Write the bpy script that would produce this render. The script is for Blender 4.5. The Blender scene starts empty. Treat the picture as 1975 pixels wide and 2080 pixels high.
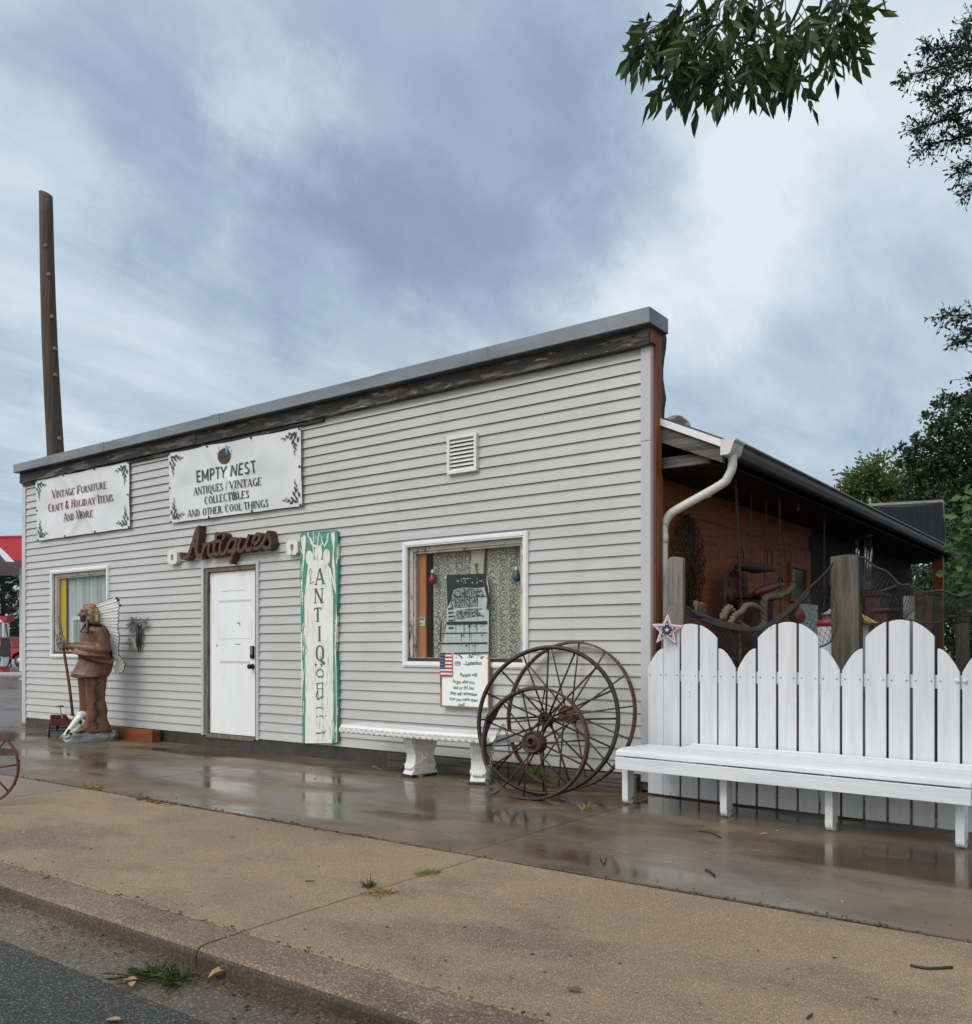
import bpy, math, random
import numpy as np
from mathutils import Vector, Matrix
R = math.radians
rnd = random.Random(7)
sc = bpy.context.scene
COL = sc.collection

# ---------------------------------------------------------------- camera, sky, sun, exposure
YAW = R(36.6)
CF = Vector((-math.sin(YAW), math.cos(YAW), 0.0)); CR = Vector((math.cos(YAW), math.sin(YAW), 0.0))
CAMZ, FPX, CX, HZ = 1.2, 1826.0, 987.5, 1316.0
cd = bpy.data.cameras.new('camera'); cam = bpy.data.objects.new('camera', cd); COL.objects.link(cam)
cam.location = (0, 0, CAMZ); cam.rotation_euler = (R(90), 0, YAW)
cd.sensor_fit = 'HORIZONTAL'; cd.sensor_width = 36.0; cd.lens = 36.0 * FPX / 1975.0
cd.shift_y = (HZ - 1040.0) / 1975.0
cd.clip_start = 0.05; cd.clip_end = 3000
sc.camera = cam
sc.view_settings.view_transform = 'Standard'; sc.view_settings.look = 'None'
sc.view_settings.exposure = 0.0; sc.view_settings.gamma = 1.0
sc.cycles.max_bounces = 6; sc.cycles.transparent_max_bounces = 12
try: sc.cycles.use_denoising = True
except Exception: pass

def ray(u, v):
    a = (u - CX) / FPX
    return Vector((CF.x + CR.x * a, CF.y + CR.y * a, (HZ - v) / FPX))
def PY(u, v, Y): r = ray(u, v); t = Y / r.y; return Vector((r.x * t, Y, CAMZ + r.z * t))
def PXX(u, v, X): r = ray(u, v); t = X / r.x; return Vector((X, r.y * t, CAMZ + r.z * t))
def G(u, v, z=0.0): r = ray(u, v); t = (z - CAMZ) / r.z; return Vector((r.x * t, r.y * t, z))
def DP(u, v, t): r = ray(u, v); return Vector((r.x * t, r.y * t, CAMZ + r.z * t))

SUN_AZ, SUN_EL = R(197), R(48)     # the light comes from behind the camera, a little to the left
def build_world():
    w = bpy.data.worlds.new('World'); sc.world = w; w.use_nodes = True
    nt = w.node_tree; N = nt.nodes; L = nt.links
    for n in list(N): N.remove(n)
    out = N.new('ShaderNodeOutputWorld'); bg = N.new('ShaderNodeBackground'); bg.inputs['Strength'].default_value = 0.1
    L.new(bg.outputs[0], out.inputs[0])
    sky = N.new('ShaderNodeTexSky'); sky.sky_type = 'NISHITA'; sky.sun_disc = False
    sky.sun_elevation = SUN_EL; sky.sun_rotation = R(180) + R(17)
    tc = N.new('ShaderNodeTexCoord')
    sep = N.new('ShaderNodeSeparateXYZ'); L.new(tc.outputs['Generated'], sep.inputs[0])
    def math_(op, a, b=None, c=None):
        m = N.new('ShaderNodeMath'); m.operation = op
        for i, x in enumerate((a, b, c)):
            if x is None: continue
            if isinstance(x, (int, float)): m.inputs[i].default_value = x
            else: L.new(x, m.inputs[i])
        return m.outputs[0]
    # a flat cloud layer: project the direction on a plane overhead
    den = math_('MAXIMUM', math_('ADD', sep.outputs[2], 0.12), 0.05)
    px = math_('DIVIDE', sep.outputs[0], den); py = math_('DIVIDE', sep.outputs[1], den)
    cmb = N.new('ShaderNodeCombineXYZ'); L.new(px, cmb.inputs[0]); L.new(py, cmb.inputs[1])
    mp = N.new('ShaderNodeMapping'); mp.inputs['Rotation'].default_value = (0, 0, R(62)); mp.inputs['Scale'].default_value = (1.0, 0.36, 1)
    L.new(cmb.outputs[0], mp.inputs[0])
    def noise(vec, s, d, r=0.55, dist=0.0):
        n = N.new('ShaderNodeTexNoise'); n.inputs['Scale'].default_value = s; n.inputs['Detail'].default_value = d
        n.inputs['Roughness'].default_value = r; n.inputs['Distortion'].default_value = dist
        L.new(vec, n.inputs['Vector']); return n
    n1 = noise(mp.outputs[0], 1.5, 9, 0.58, 0.6)
    n2 = noise(mp.outputs[0], 4.2, 9, 0.6, 0.4)
    # warp the direction so the cloud masses get ragged edges
    nw = noise(tc.outputs['Generated'], 4.0, 8, 0.62)
    vs = N.new('ShaderNodeVectorMath'); vs.operation = 'SUBTRACT'; L.new(nw.outputs['Color'], vs.inputs[0]); vs.inputs[1].default_value = (.5, .5, .5)
    vm = N.new('ShaderNodeVectorMath'); vm.operation = 'SCALE'; L.new(vs.outputs[0], vm.inputs[0]); vm.inputs['Scale'].default_value = 0.36
    va = N.new('ShaderNodeVectorMath'); va.operation = 'ADD'; L.new(vm.outputs[0], va.inputs[0]); L.new(tc.outputs['Generated'], va.inputs[1])
    vn = N.new('ShaderNodeVectorMath'); vn.operation = 'NORMALIZE'; L.new(va.outputs[0], vn.inputs[0])
    acc = None
    lobes = [(980, 160, 330, -.20), (1150, 290, 210, -.13), (420, 60, 230, -.10), (120, 300, 190, -.12), (470, 470, 150, -.13), (680, 500, 150, -.16),
             (850, 480, 150, -.14), (1010, 530, 150, -.10), (240, 240, 160, -.10), (150, 50, 110, .10), (500, 150, 90, .10), (650, 300, 110, .14), (560, 230, 110, .10),
             (1400, 330, 250, .17), (1600, 400, 330, .15), (1320, 480, 200, .10), (1650, 60, 300, .12), (200, 560, 230, .10), (40, 420, 150, .14), (1100, 640, 200, .08),
             (1530, 690, 220, -.06), (1300, 620, 160, .05), (60, 890, 70, .12), (700, 760, 300, -.02), (1850, 560, 180, -.07)]
    for (u, v, rad, wt) in lobes:
        d = ray(u, v).normalized(); a = math.atan(rad / FPX)
        dn = N.new('ShaderNodeVectorMath'); dn.operation = 'DOT_PRODUCT'; L.new(vn.outputs[0], dn.inputs[0]); dn.inputs[1].default_value = d
        mr = N.new('ShaderNodeMapRange'); mr.interpolation_type = 'SMOOTHSTEP'
        mr.inputs['From Min'].default_value = math.cos(a * 1.45); mr.inputs['From Max'].default_value = math.cos(a * 0.15)
        mr.inputs['To Min'].default_value = 0; mr.inputs['To Max'].default_value = wt
        L.new(dn.outputs['Value'], mr.inputs['Value'])
        acc = mr.outputs[0] if acc is None else math_('ADD', acc, mr.outputs[0])
    t = math_('ADD', math_('MULTIPLY', math_('SUBTRACT', n1.outputs[0], .5), .62), math_('MULTIPLY', math_('SUBTRACT', n2.outputs[0], .5), .60))
    t = math_('ADD', math_('ADD', t, acc), 0.42)
    # the cover is thinner and brighter towards the hidden sun behind the camera
    ysouth = N.new('ShaderNodeMapRange'); ysouth.interpolation_type = 'SMOOTHSTEP'
    ysouth.inputs['From Min'].default_value = 0.25; ysouth.inputs['From Max'].default_value = -0.7
    ysouth.inputs['To Min'].default_value = 0; ysouth.inputs['To Max'].default_value = 1
    L.new(sep.outputs[1], ysouth.inputs['Value'])
    ramp = N.new('ShaderNodeValToRGB'); e = ramp.color_ramp.elements
    e[0].position = 0.05; e[0].color = (.245, .335, .455, 1)
    e[1].position = 0.98; e[1].color = (.78, .86, .925, 1)
    for p, c in ((.28, (.305, .405, .535, 1)), (.5, (.405, .525, .65, 1)), (.74, (.575, .69, .79, 1))):
        k = ramp.color_ramp.elements.new(p); k.color = c
    t = math_('ADD', t, .225); L.new(t, ramp.inputs[0])
    high = N.new('ShaderNodeMapRange'); high.interpolation_type = 'SMOOTHSTEP'
    high.inputs['From Min'].default_value = 0.66; high.inputs['From Max'].default_value = 0.92; L.new(sep.outputs[2], high.inputs['Value'])
    warm = math_('MAXIMUM', ysouth.outputs[0], high.outputs[0])
    cover = N.new('ShaderNodeMix'); cover.data_type = 'RGBA'; L.new(warm, cover.inputs['Factor']); L.new(ramp.outputs[0], cover.inputs['A']); cover.inputs['B'].default_value = (.62, .625, .615, 1)
    gain = math_('ADD', math_('MULTIPLY', ysouth.outputs[0], 9.0), 10.0)
    vg = N.new('ShaderNodeVectorMath'); vg.operation = 'SCALE'; L.new(cover.outputs['Result'], vg.inputs[0]); L.new(gain, vg.inputs['Scale'])
    mix = N.new('ShaderNodeMix'); mix.data_type = 'RGBA'; mix.inputs['Factor'].default_value = 0.95
    L.new(sky.outputs[0], mix.inputs['A']); L.new(vg.outputs[0], mix.inputs['B'])
    L.new(mix.outputs['Result'], bg.inputs['Color'])
build_world()
sl = bpy.data.lights.new('sun', 'SUN'); sl.energy = 1.5; sl.angle = R(30); sl.color = (1.0, .965, .92)
so = bpy.data.objects.new('sun', sl); COL.objects.link(so)
sdir = Vector((math.sin(SUN_AZ) * math.cos(SUN_EL), math.cos(SUN_AZ) * math.cos(SUN_EL), math.sin(SUN_EL)))
so.rotation_euler = sdir.to_track_quat('Z', 'Y').to_euler(); so.location = (-5, -8, 12)

# ---------------------------------------------------------------- helpers
def tag(o, label=None, cat=None, group=None, kind=None):
    if label: o['label'] = label
    if cat: o['category'] = cat
    if group: o['group'] = group
    if kind: o['kind'] = kind
    return o
def thing(name, label, cat, loc=(0, 0, 0), rot=(0, 0, 0), group=None):
    o = bpy.data.objects.new(name, None); COL.objects.link(o); o.empty_display_size = .1
    o.location = loc; o.rotation_euler = rot
    o.matrix_basis = Matrix.LocRotScale(Vector(loc), __import__('mathutils').Euler(rot), None)
    return tag(o, label, cat, group)
def frame(p, d, up=Vector((0, 0, 1))):
    d = d.normalized()
    if abs(d.dot(up)) > .98: up = Vector((1, 0, 0))
    x = d.cross(up).normalized(); y = x.cross(d)
    return x, y
class MB:
    def __init__(s): s.v = []; s.f = []; s.m = []; s.sm = []
    def add(s, vs, fs, mi=0, smooth=False):
        b = len(s.v); s.v += [tuple(p) for p in vs]
        for f in fs: s.f.append(tuple(i + b for i in f)); s.m.append(mi); s.sm.append(smooth)
        return s
    def box(s, x0, x1, y0, y1, z0, z1, mi=0, X=None):
        vs = [Vector((x, y, z)) for z in (z0, z1) for y in (y0, y1) for x in (x0, x1)]
        if X is not None: vs = [X @ p for p in vs]
        return s.add(vs, [(0, 2, 3, 1), (4, 5, 7, 6), (0, 1, 5, 4), (2, 6, 7, 3), (0, 4, 6, 2), (1, 3, 7, 5)], mi)
    def bar(s, a, b, w, h, mi=0, up=Vector((0, 0, 1))):
        a = Vector(a); b = Vector(b); x, y = frame(a, b - a, up)
        vs = [p + x * i * w / 2 + y * j * h / 2 for p in (a, b) for (i, j) in ((-1, -1), (1, -1), (1, 1), (-1, 1))]
        return s.add(vs, [(3, 2, 1, 0), (4, 5, 6, 7), (0, 1, 5, 4), (1, 2, 6, 5), (2, 3, 7, 6), (3, 0, 4, 7)], mi)
    def tube(s, pts, r, n=8, closed=False, mi=0, flat=None, smooth=True):
        pts = [Vector(p) for p in pts]; k = len(pts)
        rr = r if isinstance(r, (list, tuple)) else [r] * k
        vs = []; px = None
        for i, p in enumerate(pts):
            a = pts[i - 1] if (i or closed) else p; b = pts[(i + 1) % k] if (i < k - 1 or closed) else p
            d = (b - a)
            d = d.normalized() if d.length > 1e-9 else Vector((0, 0, 1))
            if px is None: x, y = frame(p, d)
            else:
                x = (px - d * px.dot(d))
                x = x.normalized() if x.length > 1e-6 else frame(p, d)[0]
                y = x.cross(d)
            px = x
            for j in range(n):
                an = 2 * math.pi * j / n
                vs.append(p + x * math.cos(an) * rr[i] + y * math.sin(an) * rr[i] * (flat or 1))
        fs = [((i % k) * n + j, (i % k) * n + (j + 1) % n, ((i + 1) % k) * n + (j + 1) % n, ((i + 1) % k) * n + j)
              for i in range(k if closed else k - 1) for j in range(n)]
        if not closed: fs += [tuple(range(n))[::-1], tuple((k - 1) * n + j for j in range(n))]
        return s.add(vs, fs, mi, smooth)
    def lathe(s, prof, n=20, X=None, mi=0, smooth=True):
        vs = []
        for r_, z in prof:
            for j in range(n):
                a = 2 * math.pi * j / n; p = Vector((r_ * math.cos(a), r_ * math.sin(a), z)); vs.append(X @ p if X is not None else p)
        k = len(prof)
        fs = [(i * n + j, i * n + (j + 1) % n, (i + 1) * n + (j + 1) % n, (i + 1) * n + j) for i in range(k - 1) for j in range(n)]
        fs += [tuple(range(n))[::-1], tuple((k - 1) * n + j for j in range(n))]
        return s.add(vs, fs, mi, smooth)
    def prism(s, poly, fa, fb, mi=0):                    # poly of 2-D points; fa / fb turn them into the two end outlines
        n = len(poly); va = [fa(*p) for p in poly]; vb = [fb(*p) for p in poly]
        fs = [tuple(range(n)), tuple(range(2 * n - 1, n - 1, -1))] + [(i, i + n, (i + 1) % n + n, (i + 1) % n) for i in range(n)]
        return s.add(va + vb, fs, mi)
    def face(s, pts, mi=0): return s.add(pts, [tuple(range(len(pts)))], mi)
    def sphere(s, c, r, nu=14, nv=8, mi=0, sc_=(1, 1, 1), X=None):
        c = Vector(c); vs = []; fs = []
        for i in range(nv + 1):
            th = math.pi * i / nv
            for j in range(nu):
                ph = 2 * math.pi * j / nu
                p = Vector((r * math.sin(th) * math.cos(ph) * sc_[0], r * math.sin(th) * math.sin(ph) * sc_[1], r * math.cos(th) * sc_[2]))
                if X is not None: p = X @ p
                vs.append(c + p)
        for i in range(nv):
            for j in range(nu): fs.append((i * nu + j, (i + 1) * nu + j, (i + 1) * nu + (j + 1) % nu, i * nu + (j + 1) % nu))
        return s.add(vs, fs, mi, True)
    def build(s, name, mats, parent=None, local=False, bevel=0, seg=2, smooth=None, sub=0, remesh=0):
        me = bpy.data.meshes.new(name); me.from_pydata(s.v, [], s.f)
        if not isinstance(mats, (list, tuple)): mats = [mats]
        for m in mats: me.materials.append(m)
        me.polygons.foreach_set('material_index', [min(i, len(mats) - 1) for i in s.m])
        me.polygons.foreach_set('use_smooth', s.sm if smooth is None else [smooth] * len(s.f))
        me.validate(); me.update()
        o = bpy.data.objects.new(name, me); COL.objects.link(o)
        if parent is not None:
            o.parent = parent
            if not local and parent.parent is None: o.matrix_parent_inverse = parent.matrix_basis.inverted()
        if remesh:
            q = o.modifiers.new('remesh', 'REMESH'); q.mode = 'VOXEL'; q.voxel_size = remesh; q.use_smooth_shade = True
            q = o.modifiers.new('smooth', 'SMOOTH'); q.iterations = 3; q.factor = .5
        if bevel:
            q = o.modifiers.new('bevel', 'BEVEL'); q.width = bevel; q.segments = seg; q.limit_method = 'ANGLE'; q.angle_limit = R(40)
        if sub:
            q = o.modifiers.new('sub', 'SUBSURF'); q.levels = sub; q.render_levels = sub
        return o
def copy_tree(o, parent=None):
    c = o.copy(); COL.objects.link(c)
    if parent is not None: c.parent = parent
    for ch in list(o.children): copy_tree(ch, c)
    return c
_mats = {}
def mat(name, c1, c2=None, rough=.6, scale=6, metal=0.0, bump=0.0, bscale=None, stretch=(1, 1, 1), wear=None, coat=0.0, spec=.5, detail=7, lo=.35, hi=.65, extra=None, rvar=.0, dist=0.0):
    """base colour = two tones mixed by noise (object space), optional worn patches (colour, threshold, scale, softness), bump"""
    if name in _mats: return _mats[name]
    m = bpy.data.materials.new(name); m.use_nodes = True; nt = m.node_tree; N = nt.nodes; L = nt.links
    b = N['Principled BSDF']; b.inputs['Roughness'].default_value = rough; b.inputs['Metallic'].default_value = metal
    b.inputs['Specular IOR Level'].default_value = spec
    if coat: b.inputs['Coat Weight'].default_value = coat; b.inputs['Coat Roughness'].default_value = .12
    c2 = c2 or tuple(x * .75 for x in c1)
    tc = N.new('ShaderNodeTexCoord'); mp = N.new('ShaderNodeMapping'); mp.inputs['Scale'].default_value = stretch
    L.new(tc.outputs['Object'], mp.inputs[0])
    n = N.new('ShaderNodeTexNoise'); n.inputs['Scale'].default_value = scale; n.inputs['Detail'].default_value = detail; n.inputs['Roughness'].default_value = .62; n.inputs['Distortion'].default_value = dist
    L.new(mp.outputs[0], n.inputs['Vector'])
    r = N.new('ShaderNodeValToRGB'); r.color_ramp.elements[0].position = lo; r.color_ramp.elements[1].position = hi
    r.color_ramp.elements[0].color = (*c1, 1); r.color_ramp.elements[1].color = (*c2, 1); L.new(n.outputs[0], r.inputs[0])
    col = r.outputs[0]
    if wear:
        for (wc, th, ws, soft, wst) in (wear if isinstance(wear, list) else [wear]):
            mp2 = N.new('ShaderNodeMapping'); mp2.inputs['Scale'].default_value = wst; mp2.inputs['Location'].default_value = (3.1, 1.7, 5.3); L.new(tc.outputs['Object'], mp2.inputs[0])
            n2 = N.new('ShaderNodeTexNoise'); n2.inputs['Scale'].default_value = ws; n2.inputs['Detail'].default_value = 8; n2.inputs['Roughness'].default_value = .65; L.new(mp2.outputs[0], n2.inputs['Vector'])
            mr = N.new('ShaderNodeMapRange'); mr.inputs['From Min'].default_value = th; mr.inputs['From Max'].default_value = th + soft; L.new(n2.outputs[0], mr.inputs['Value'])
            mx = N.new('ShaderNodeMix'); mx.data_type = 'RGBA'; L.new(mr.outputs[0], mx.inputs['Factor']); L.new(col, mx.inputs['A']); mx.inputs['B'].default_value = (*wc, 1)
            col = mx.outputs['Result']
    L.new(col, b.inputs['Base Color'])
    if rvar:
        mr = N.new('ShaderNodeMapRange'); mr.inputs['To Min'].default_value = max(.02, rough - rvar); mr.inputs['To Max'].default_value = min(1, rough + rvar); L.new(n.outputs[0], mr.inputs['Value']); L.new(mr.outputs[0], b.inputs['Roughness'])
    if bump:
        nb = N.new('ShaderNodeTexNoise'); nb.inputs['Scale'].default_value = bscale or scale * 3; nb.inputs['Detail'].default_value = 6; L.new(mp.outputs[0], nb.inputs['Vector'])
        bp = N.new('ShaderNodeBump'); bp.inputs['Strength'].default_value = 1.0; bp.inputs['Distance'].default_value = bump; L.new(nb.outputs[0], bp.inputs['Height']); L.new(bp.outputs[0], b.inputs['Normal'])
    if extra: extra(m, N, L, b)
    _mats[name] = m; return m
def glass_mat():
    m = bpy.data.materials.new('window_glass'); m.use_nodes = True; N = m.node_tree.nodes; L = m.node_tree.links
    for q in list(N): N.remove(q)
    o = N.new('ShaderNodeOutputMaterial'); g = N.new('ShaderNodeBsdfGlossy'); g.inputs['Roughness'].default_value = .02
    t = N.new('ShaderNodeBsdfTransparent'); t.inputs['Color'].default_value = (.86, .9, .9, 1); x = N.new('ShaderNodeMixShader'); f = N.new('ShaderNodeFresnel'); f.inputs['IOR'].default_value = 1.5
    mm = N.new('ShaderNodeMath'); mm.operation = 'MULTIPLY_ADD'; mm.inputs[1].default_value = .22; mm.inputs[2].default_value = .0
    L.new(f.outputs[0], mm.inputs[0]); L.new(mm.outputs[0], x.inputs[0]); L.new(t.outputs[0], x.inputs[1]); L.new(g.outputs[0], x.inputs[2]); L.new(x.outputs[0], o.inputs[0])
    return m
GLASS = glass_mat()
def leaf_mat(name, c1, c2, trans=.35, scale=1.2):
    def ex(m, N, L, b):
        tr = N.new('ShaderNodeBsdfTranslucent'); mx = N.new('ShaderNodeMixShader'); mx.inputs[0].default_value = trans
        col = b.inputs['Base Color'].links[0].from_socket
        L.new(col, tr.inputs['Color']); L.new(b.outputs[0], mx.inputs[1]); L.new(tr.outputs[0], mx.inputs[2]); L.new(mx.outputs[0], N['Material Output'].inputs[0])
    return mat(name, c1, c2, rough=.5, scale=scale, extra=ex, detail=3)
def leaves(name, P, D, S, W, m, parent, local=False):
    """numpy leaf cloud: P base points, D direction (with length 1), S length, W width ratio"""
    P = np.asarray(P, float); D = np.asarray(D, float); n = len(P)
    rg = np.random.default_rng(n)
    D = D / (np.linalg.norm(D, axis=1, keepdims=True) + 1e-9)
    q = rg.normal(size=(n, 3)); Sd = np.cross(D, q); Sd /= (np.linalg.norm(Sd, axis=1, keepdims=True) + 1e-9)
    Nn = np.cross(Sd, D); S = np.asarray(S, float).reshape(-1, 1) * np.ones((n, 1))
    mid = P + D * S * .42 + Nn * S * .05
    V = np.stack([P, mid + Sd * S * W * .5, P + D * S * .75 + Sd * S * W * .27 , P + D * S, P + D * S * .75 - Sd * S * W * .27, mid - Sd * S * W * .5], 1).reshape(-1, 3)
    V[3::6] -= Nn * S * .06
    b = np.arange(n)[:, None] * 6
    F = np.concatenate([b + np.array([[0, 1, 2, 3]]), b + np.array([[0, 3, 4, 5]])], 1).reshape(-1, 4)
    me = bpy.data.meshes.new(name); me.from_pydata(V.tolist(), [], F.tolist()); me.materials.append(m); me.update()
    o = bpy.data.objects.new(name, me); COL.objects.link(o)
    if parent is not None:
        o.parent = parent
        if not local: o.matrix_parent_inverse = parent.matrix_basis.inverted()
    return o
def arc(cx, cz, rx, rz, a0, a1, n=16): return [(cx + rx * math.cos(R(a0 + (a1 - a0) * i / n)), cz + rz * math.sin(R(a0 + (a1 - a0) * i / n))) for i in range(n + 1)]
def ribbon(mb, pts, w, place, y0, y1, mi=0):
    """a flat stroke of width w along 2-D pts; place(x,z,y) -> 3-D; y0 front, y1 back (None = no thickness)"""
    ws = w if isinstance(w, (list, tuple)) else [w] * len(pts)
    Lp = []; Rp = []
    for i, p in enumerate(pts):
        a = pts[max(0, i - 1)]; b = pts[min(len(pts) - 1, i + 1)]
        dx, dz = b[0] - a[0], b[1] - a[1]; l = math.hypot(dx, dz) or 1; nx, nz = -dz / l, dx / l
        Lp.append((p[0] + nx * ws[i] / 2, p[1] + nz * ws[i] / 2)); Rp.append((p[0] - nx * ws[i] / 2, p[1] - nz * ws[i] / 2))
    k = len(pts)
    if y1 is None:
        vs = [place(*p, y0) for p in Lp] + [place(*p, y0) for p in Rp]
        return mb.add(vs, [(i, i + 1, k + i + 1, k + i) for i in range(k - 1)], mi)
    vs = [place(*p, y0) for p in Lp] + [place(*p, y0) for p in Rp] + [place(*p, y1) for p in Lp] + [place(*p, y1) for p in Rp]
    fs = []
    for i in range(k - 1):
        fs += [(i, i + 1, k + i + 1, k + i), (i, 2 * k + i, 2 * k + i + 1, i + 1), (k + i, k + i + 1, 3 * k + i + 1, 3 * k + i)]
    fs += [(0, k, 3 * k, 2 * k), (k - 1, 3 * k - 1, 4 * k - 1, 2 * k - 1)]
    return mb.add(vs, fs, mi)
# a serif alphabet made of strokes: T thick, t thin
TH, TN = .155, .075
def _letters():
    V = lambda x, th=TH, a=0, b=1, s=True: ('l', x, a, x, b, th, s)
    H = lambda y, x0, x1, th=TN: ('l', x0, y, x1, y, th, False)
    Dg = lambda x0, y0, x1, y1, th, s=True: ('l', x0, y0, x1, y1, th, s)
    A = lambda cx, cy, rx, ry, a0, a1: ('a', cx, cy, rx, ry, a0, a1)
    return {'A': (.74, [Dg(.06, 0, .37, 1, TN), Dg(.37, 1, .68, 0, TH), H(.33, .18, .56)]), 'B': (.62, [V(.12), A(.2, .75, .3, .25, -90, 90), A(.2, .26, .36, .26, -90, 90), H(.97, .12, .25), H(.5, .12, .25), H(.03, .12, .25)]),
            'C': (.7, [A(.4, .5, .34, .5, 50, 310)]), 'D': (.72, [V(.12), A(.22, .5, .42, .48, -90, 90), H(.97, .12, .25), H(.03, .12, .25)]),
            'E': (.6, [V(.12), H(.97, .12, .55), H(.51, .12, .44), H(.03, .12, .57), ('l', .55, .99, .55, .82, TN, False), ('l', .57, .01, .57, .2, TN, False)]),
            'F': (.56, [V(.12), H(.97, .12, .53), H(.51, .12, .42), ('l', .53, .99, .53, .8, TN, False)]), 'G': (.76, [A(.4, .5, .34, .5, 50, 325), V(.66, TH, 0, .42, False), H(.42, .52, .74)]),
            'H': (.76, [V(.12), V(.64), H(.51, .12, .64)]), 'I': (.28, [V(.14)]), 'L': (.56, [V(.12), H(.03, .12, .54), ('l', .54, .01, .54, .22, TN, False)]),
            'M': (.9, [V(.1, TN), Dg(.1, 1, .44, .02, TH, False), Dg(.44, .02, .78, 1, TN, False), V(.78)]), 'N': (.76, [V(.1, TN), Dg(.1, 1, .66, 0, TH, False), V(.66, TN)]),
            'O': (.78, [A(.39, .5, .34, .5, 0, 360)]), 'Q': (.8, [A(.39, .5, .34, .5, 0, 360), Dg(.4, .05, .8, -.2, TH, False)]),
            'R': (.68, [V(.12), A(.2, .74, .32, .26, -90, 90), H(.98, .12, .25), H(.48, .12, .25), Dg(.3, .48, .62, 0, TH)]),
            'S': (.54, [A(.27, .74, .2, .25, 20, 260), A(.27, .25, .22, .25, 80, -160)]), 'T': (.62, [V(.31), H(.97, .02, .6), ('l', .03, .99, .03, .8, TN, False), ('l', .59, .99, .59, .8, TN, False)]),
            'U': (.74, [V(.12, TH, .3, 1), V(.62, TN, .3, 1), A(.37, .31, .25, .3, 180, 360)]), 'V': (.72, [Dg(.06, 1, .37, 0, TH), Dg(.37, 0, .66, 1, TN)]),
            'Y': (.7, [Dg(.05, 1, .34, .48, TH), Dg(.65, 1, .34, .48, TN), V(.34, TH, 0, .5)]),
            '&': (.8, [A(.32, .77, .18, .22, -50, 230), Dg(.18, .66, .68, 0, TH, False), A(.3, .27, .26, .27, 120, 330), Dg(.52, .16, .68, .5, TN, False)]), '/': (.4, [Dg(.04, -.1, .36, 1.08, TN, False)]), ' ': (.34, [])}
LET = _letters()
SANS = {'E': (.58, [(.1, 0, .1, 1), (.1, .94, .54, .94), (.1, .51, .48, .51), (.1, .06, .55, .06)]), 'M': (.86, [(.1, 0, .1, 1), (.1, .97, .43, .2), (.43, .2, .76, .97), (.76, 0, .76, 1)]), 'T': (.6, [(.3, 0, .3, .93), (.02, .94, .58, .94)]), 'Y': (.62, [(.04, 1, .31, .45), (.58, 1, .31, .45), (.31, 0, .31, .47)]),
        'N': (.76, [(.1, 0, .1, 1), (.1, .97, .64, .03), (.64, 0, .64, 1)]), 'P': (.58, [(.1, 0, .1, 1), 'P']), 'S': (.56, ['S']), ' ': (.30, [])}
def sans_caps(mb, s, xc, z, h, place, y, cond=1.0, mi=0, th=.125):
    w = sum(SANS[c][0] + .1 for c in s) * h * cond; x = xc - w / 2; k = 0
    for ch in s:
        for q in SANS[ch][1]:
            yy = y - .00012 * (k % 7); k += 1; T = lambda a, b, c: place(x + a * cond * h, z + b * h, yy)
            if q == 'P': pts = [(.1, .94), (.28, .94)] + arc(.28, .70, .22, .24, 90, -90, 10) + [(.1, .46)]
            elif q == 'S': pts = arc(.28, .735, .19, .21, 35, 270, 12) + arc(.28, .265, .21, .21, 90, -150, 12)[1:]
            else: pts = [q[:2], q[2:]]
            ribbon(mb, pts, th, T, yy, None, mi)
        x += (SANS[ch][0] + .1) * h * cond
def serif_line(mb, s, x, z, h, place, y, small=1.0, cond=1.0, mi=0, measure=False, slant=0.0):
    """one line of serif capitals; small < 1 gives small capitals after each word's first letter"""
    first = True; k = 0
    for ch in s:
        hh = h if (first or small == 1.0 or ch in '&/') else h * small
        first = ch == ' '
        w, st = LET[ch]
        if not measure:
            for q in st:
                yy = y - .00012 * (k % 7); k += 1
                T = lambda a, b, yy_=None: place(x + (a * cond + b * slant) * hh, z + b * hh, yy)
                if q[0] == 'l':
                    _, x0, y0, x1, y1, th, sf = q
                    ribbon(mb, [(x0, y0), (x1, y1)], th, lambda a, b, c: T(a, b), yy, None, mi)
                    if sf:
                        for (ex, ey) in ((x0, y0), (x1, y1)):
                            if ey in (0, 1) and not (ch in 'AV' and 0.3 < ex < .45):
                                yy = y - .00012 * (k % 7); k += 1
                                e2 = ey + (.025 if ey == 0 else -.025)
                                ribbon(mb, [(ex - .13, e2), (ex + .13, e2)], .05, lambda a, b, c: T(a, b), yy, None, mi)
                else:
                    _, cx, cy, rx, ry, a0, a1 = q; n = 18
                    pts = []; ws = []
                    for i in range(n + 1):
                        a = R(a0 + (a1 - a0) * i / n); th = TN + (TH - TN) * abs(math.cos(a)) ** 1.3
                        pts.append((cx + (rx - th / 2) * math.cos(a), cy + (ry - TN / 2) * math.sin(a))); ws.append(th)
                    ribbon(mb, pts, ws, lambda a, b, c: T(a, b), yy, None, mi)
        x += (w + .06) * hh * cond
    return x
def serif_center(mb, s, xc, z, h, place, y, **k):
    w = serif_line(None, s, 0, 0, h, None, 0, measure=True, **k); return serif_line(mb, s, xc - w / 2, z, h, place, y, **k)
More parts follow.
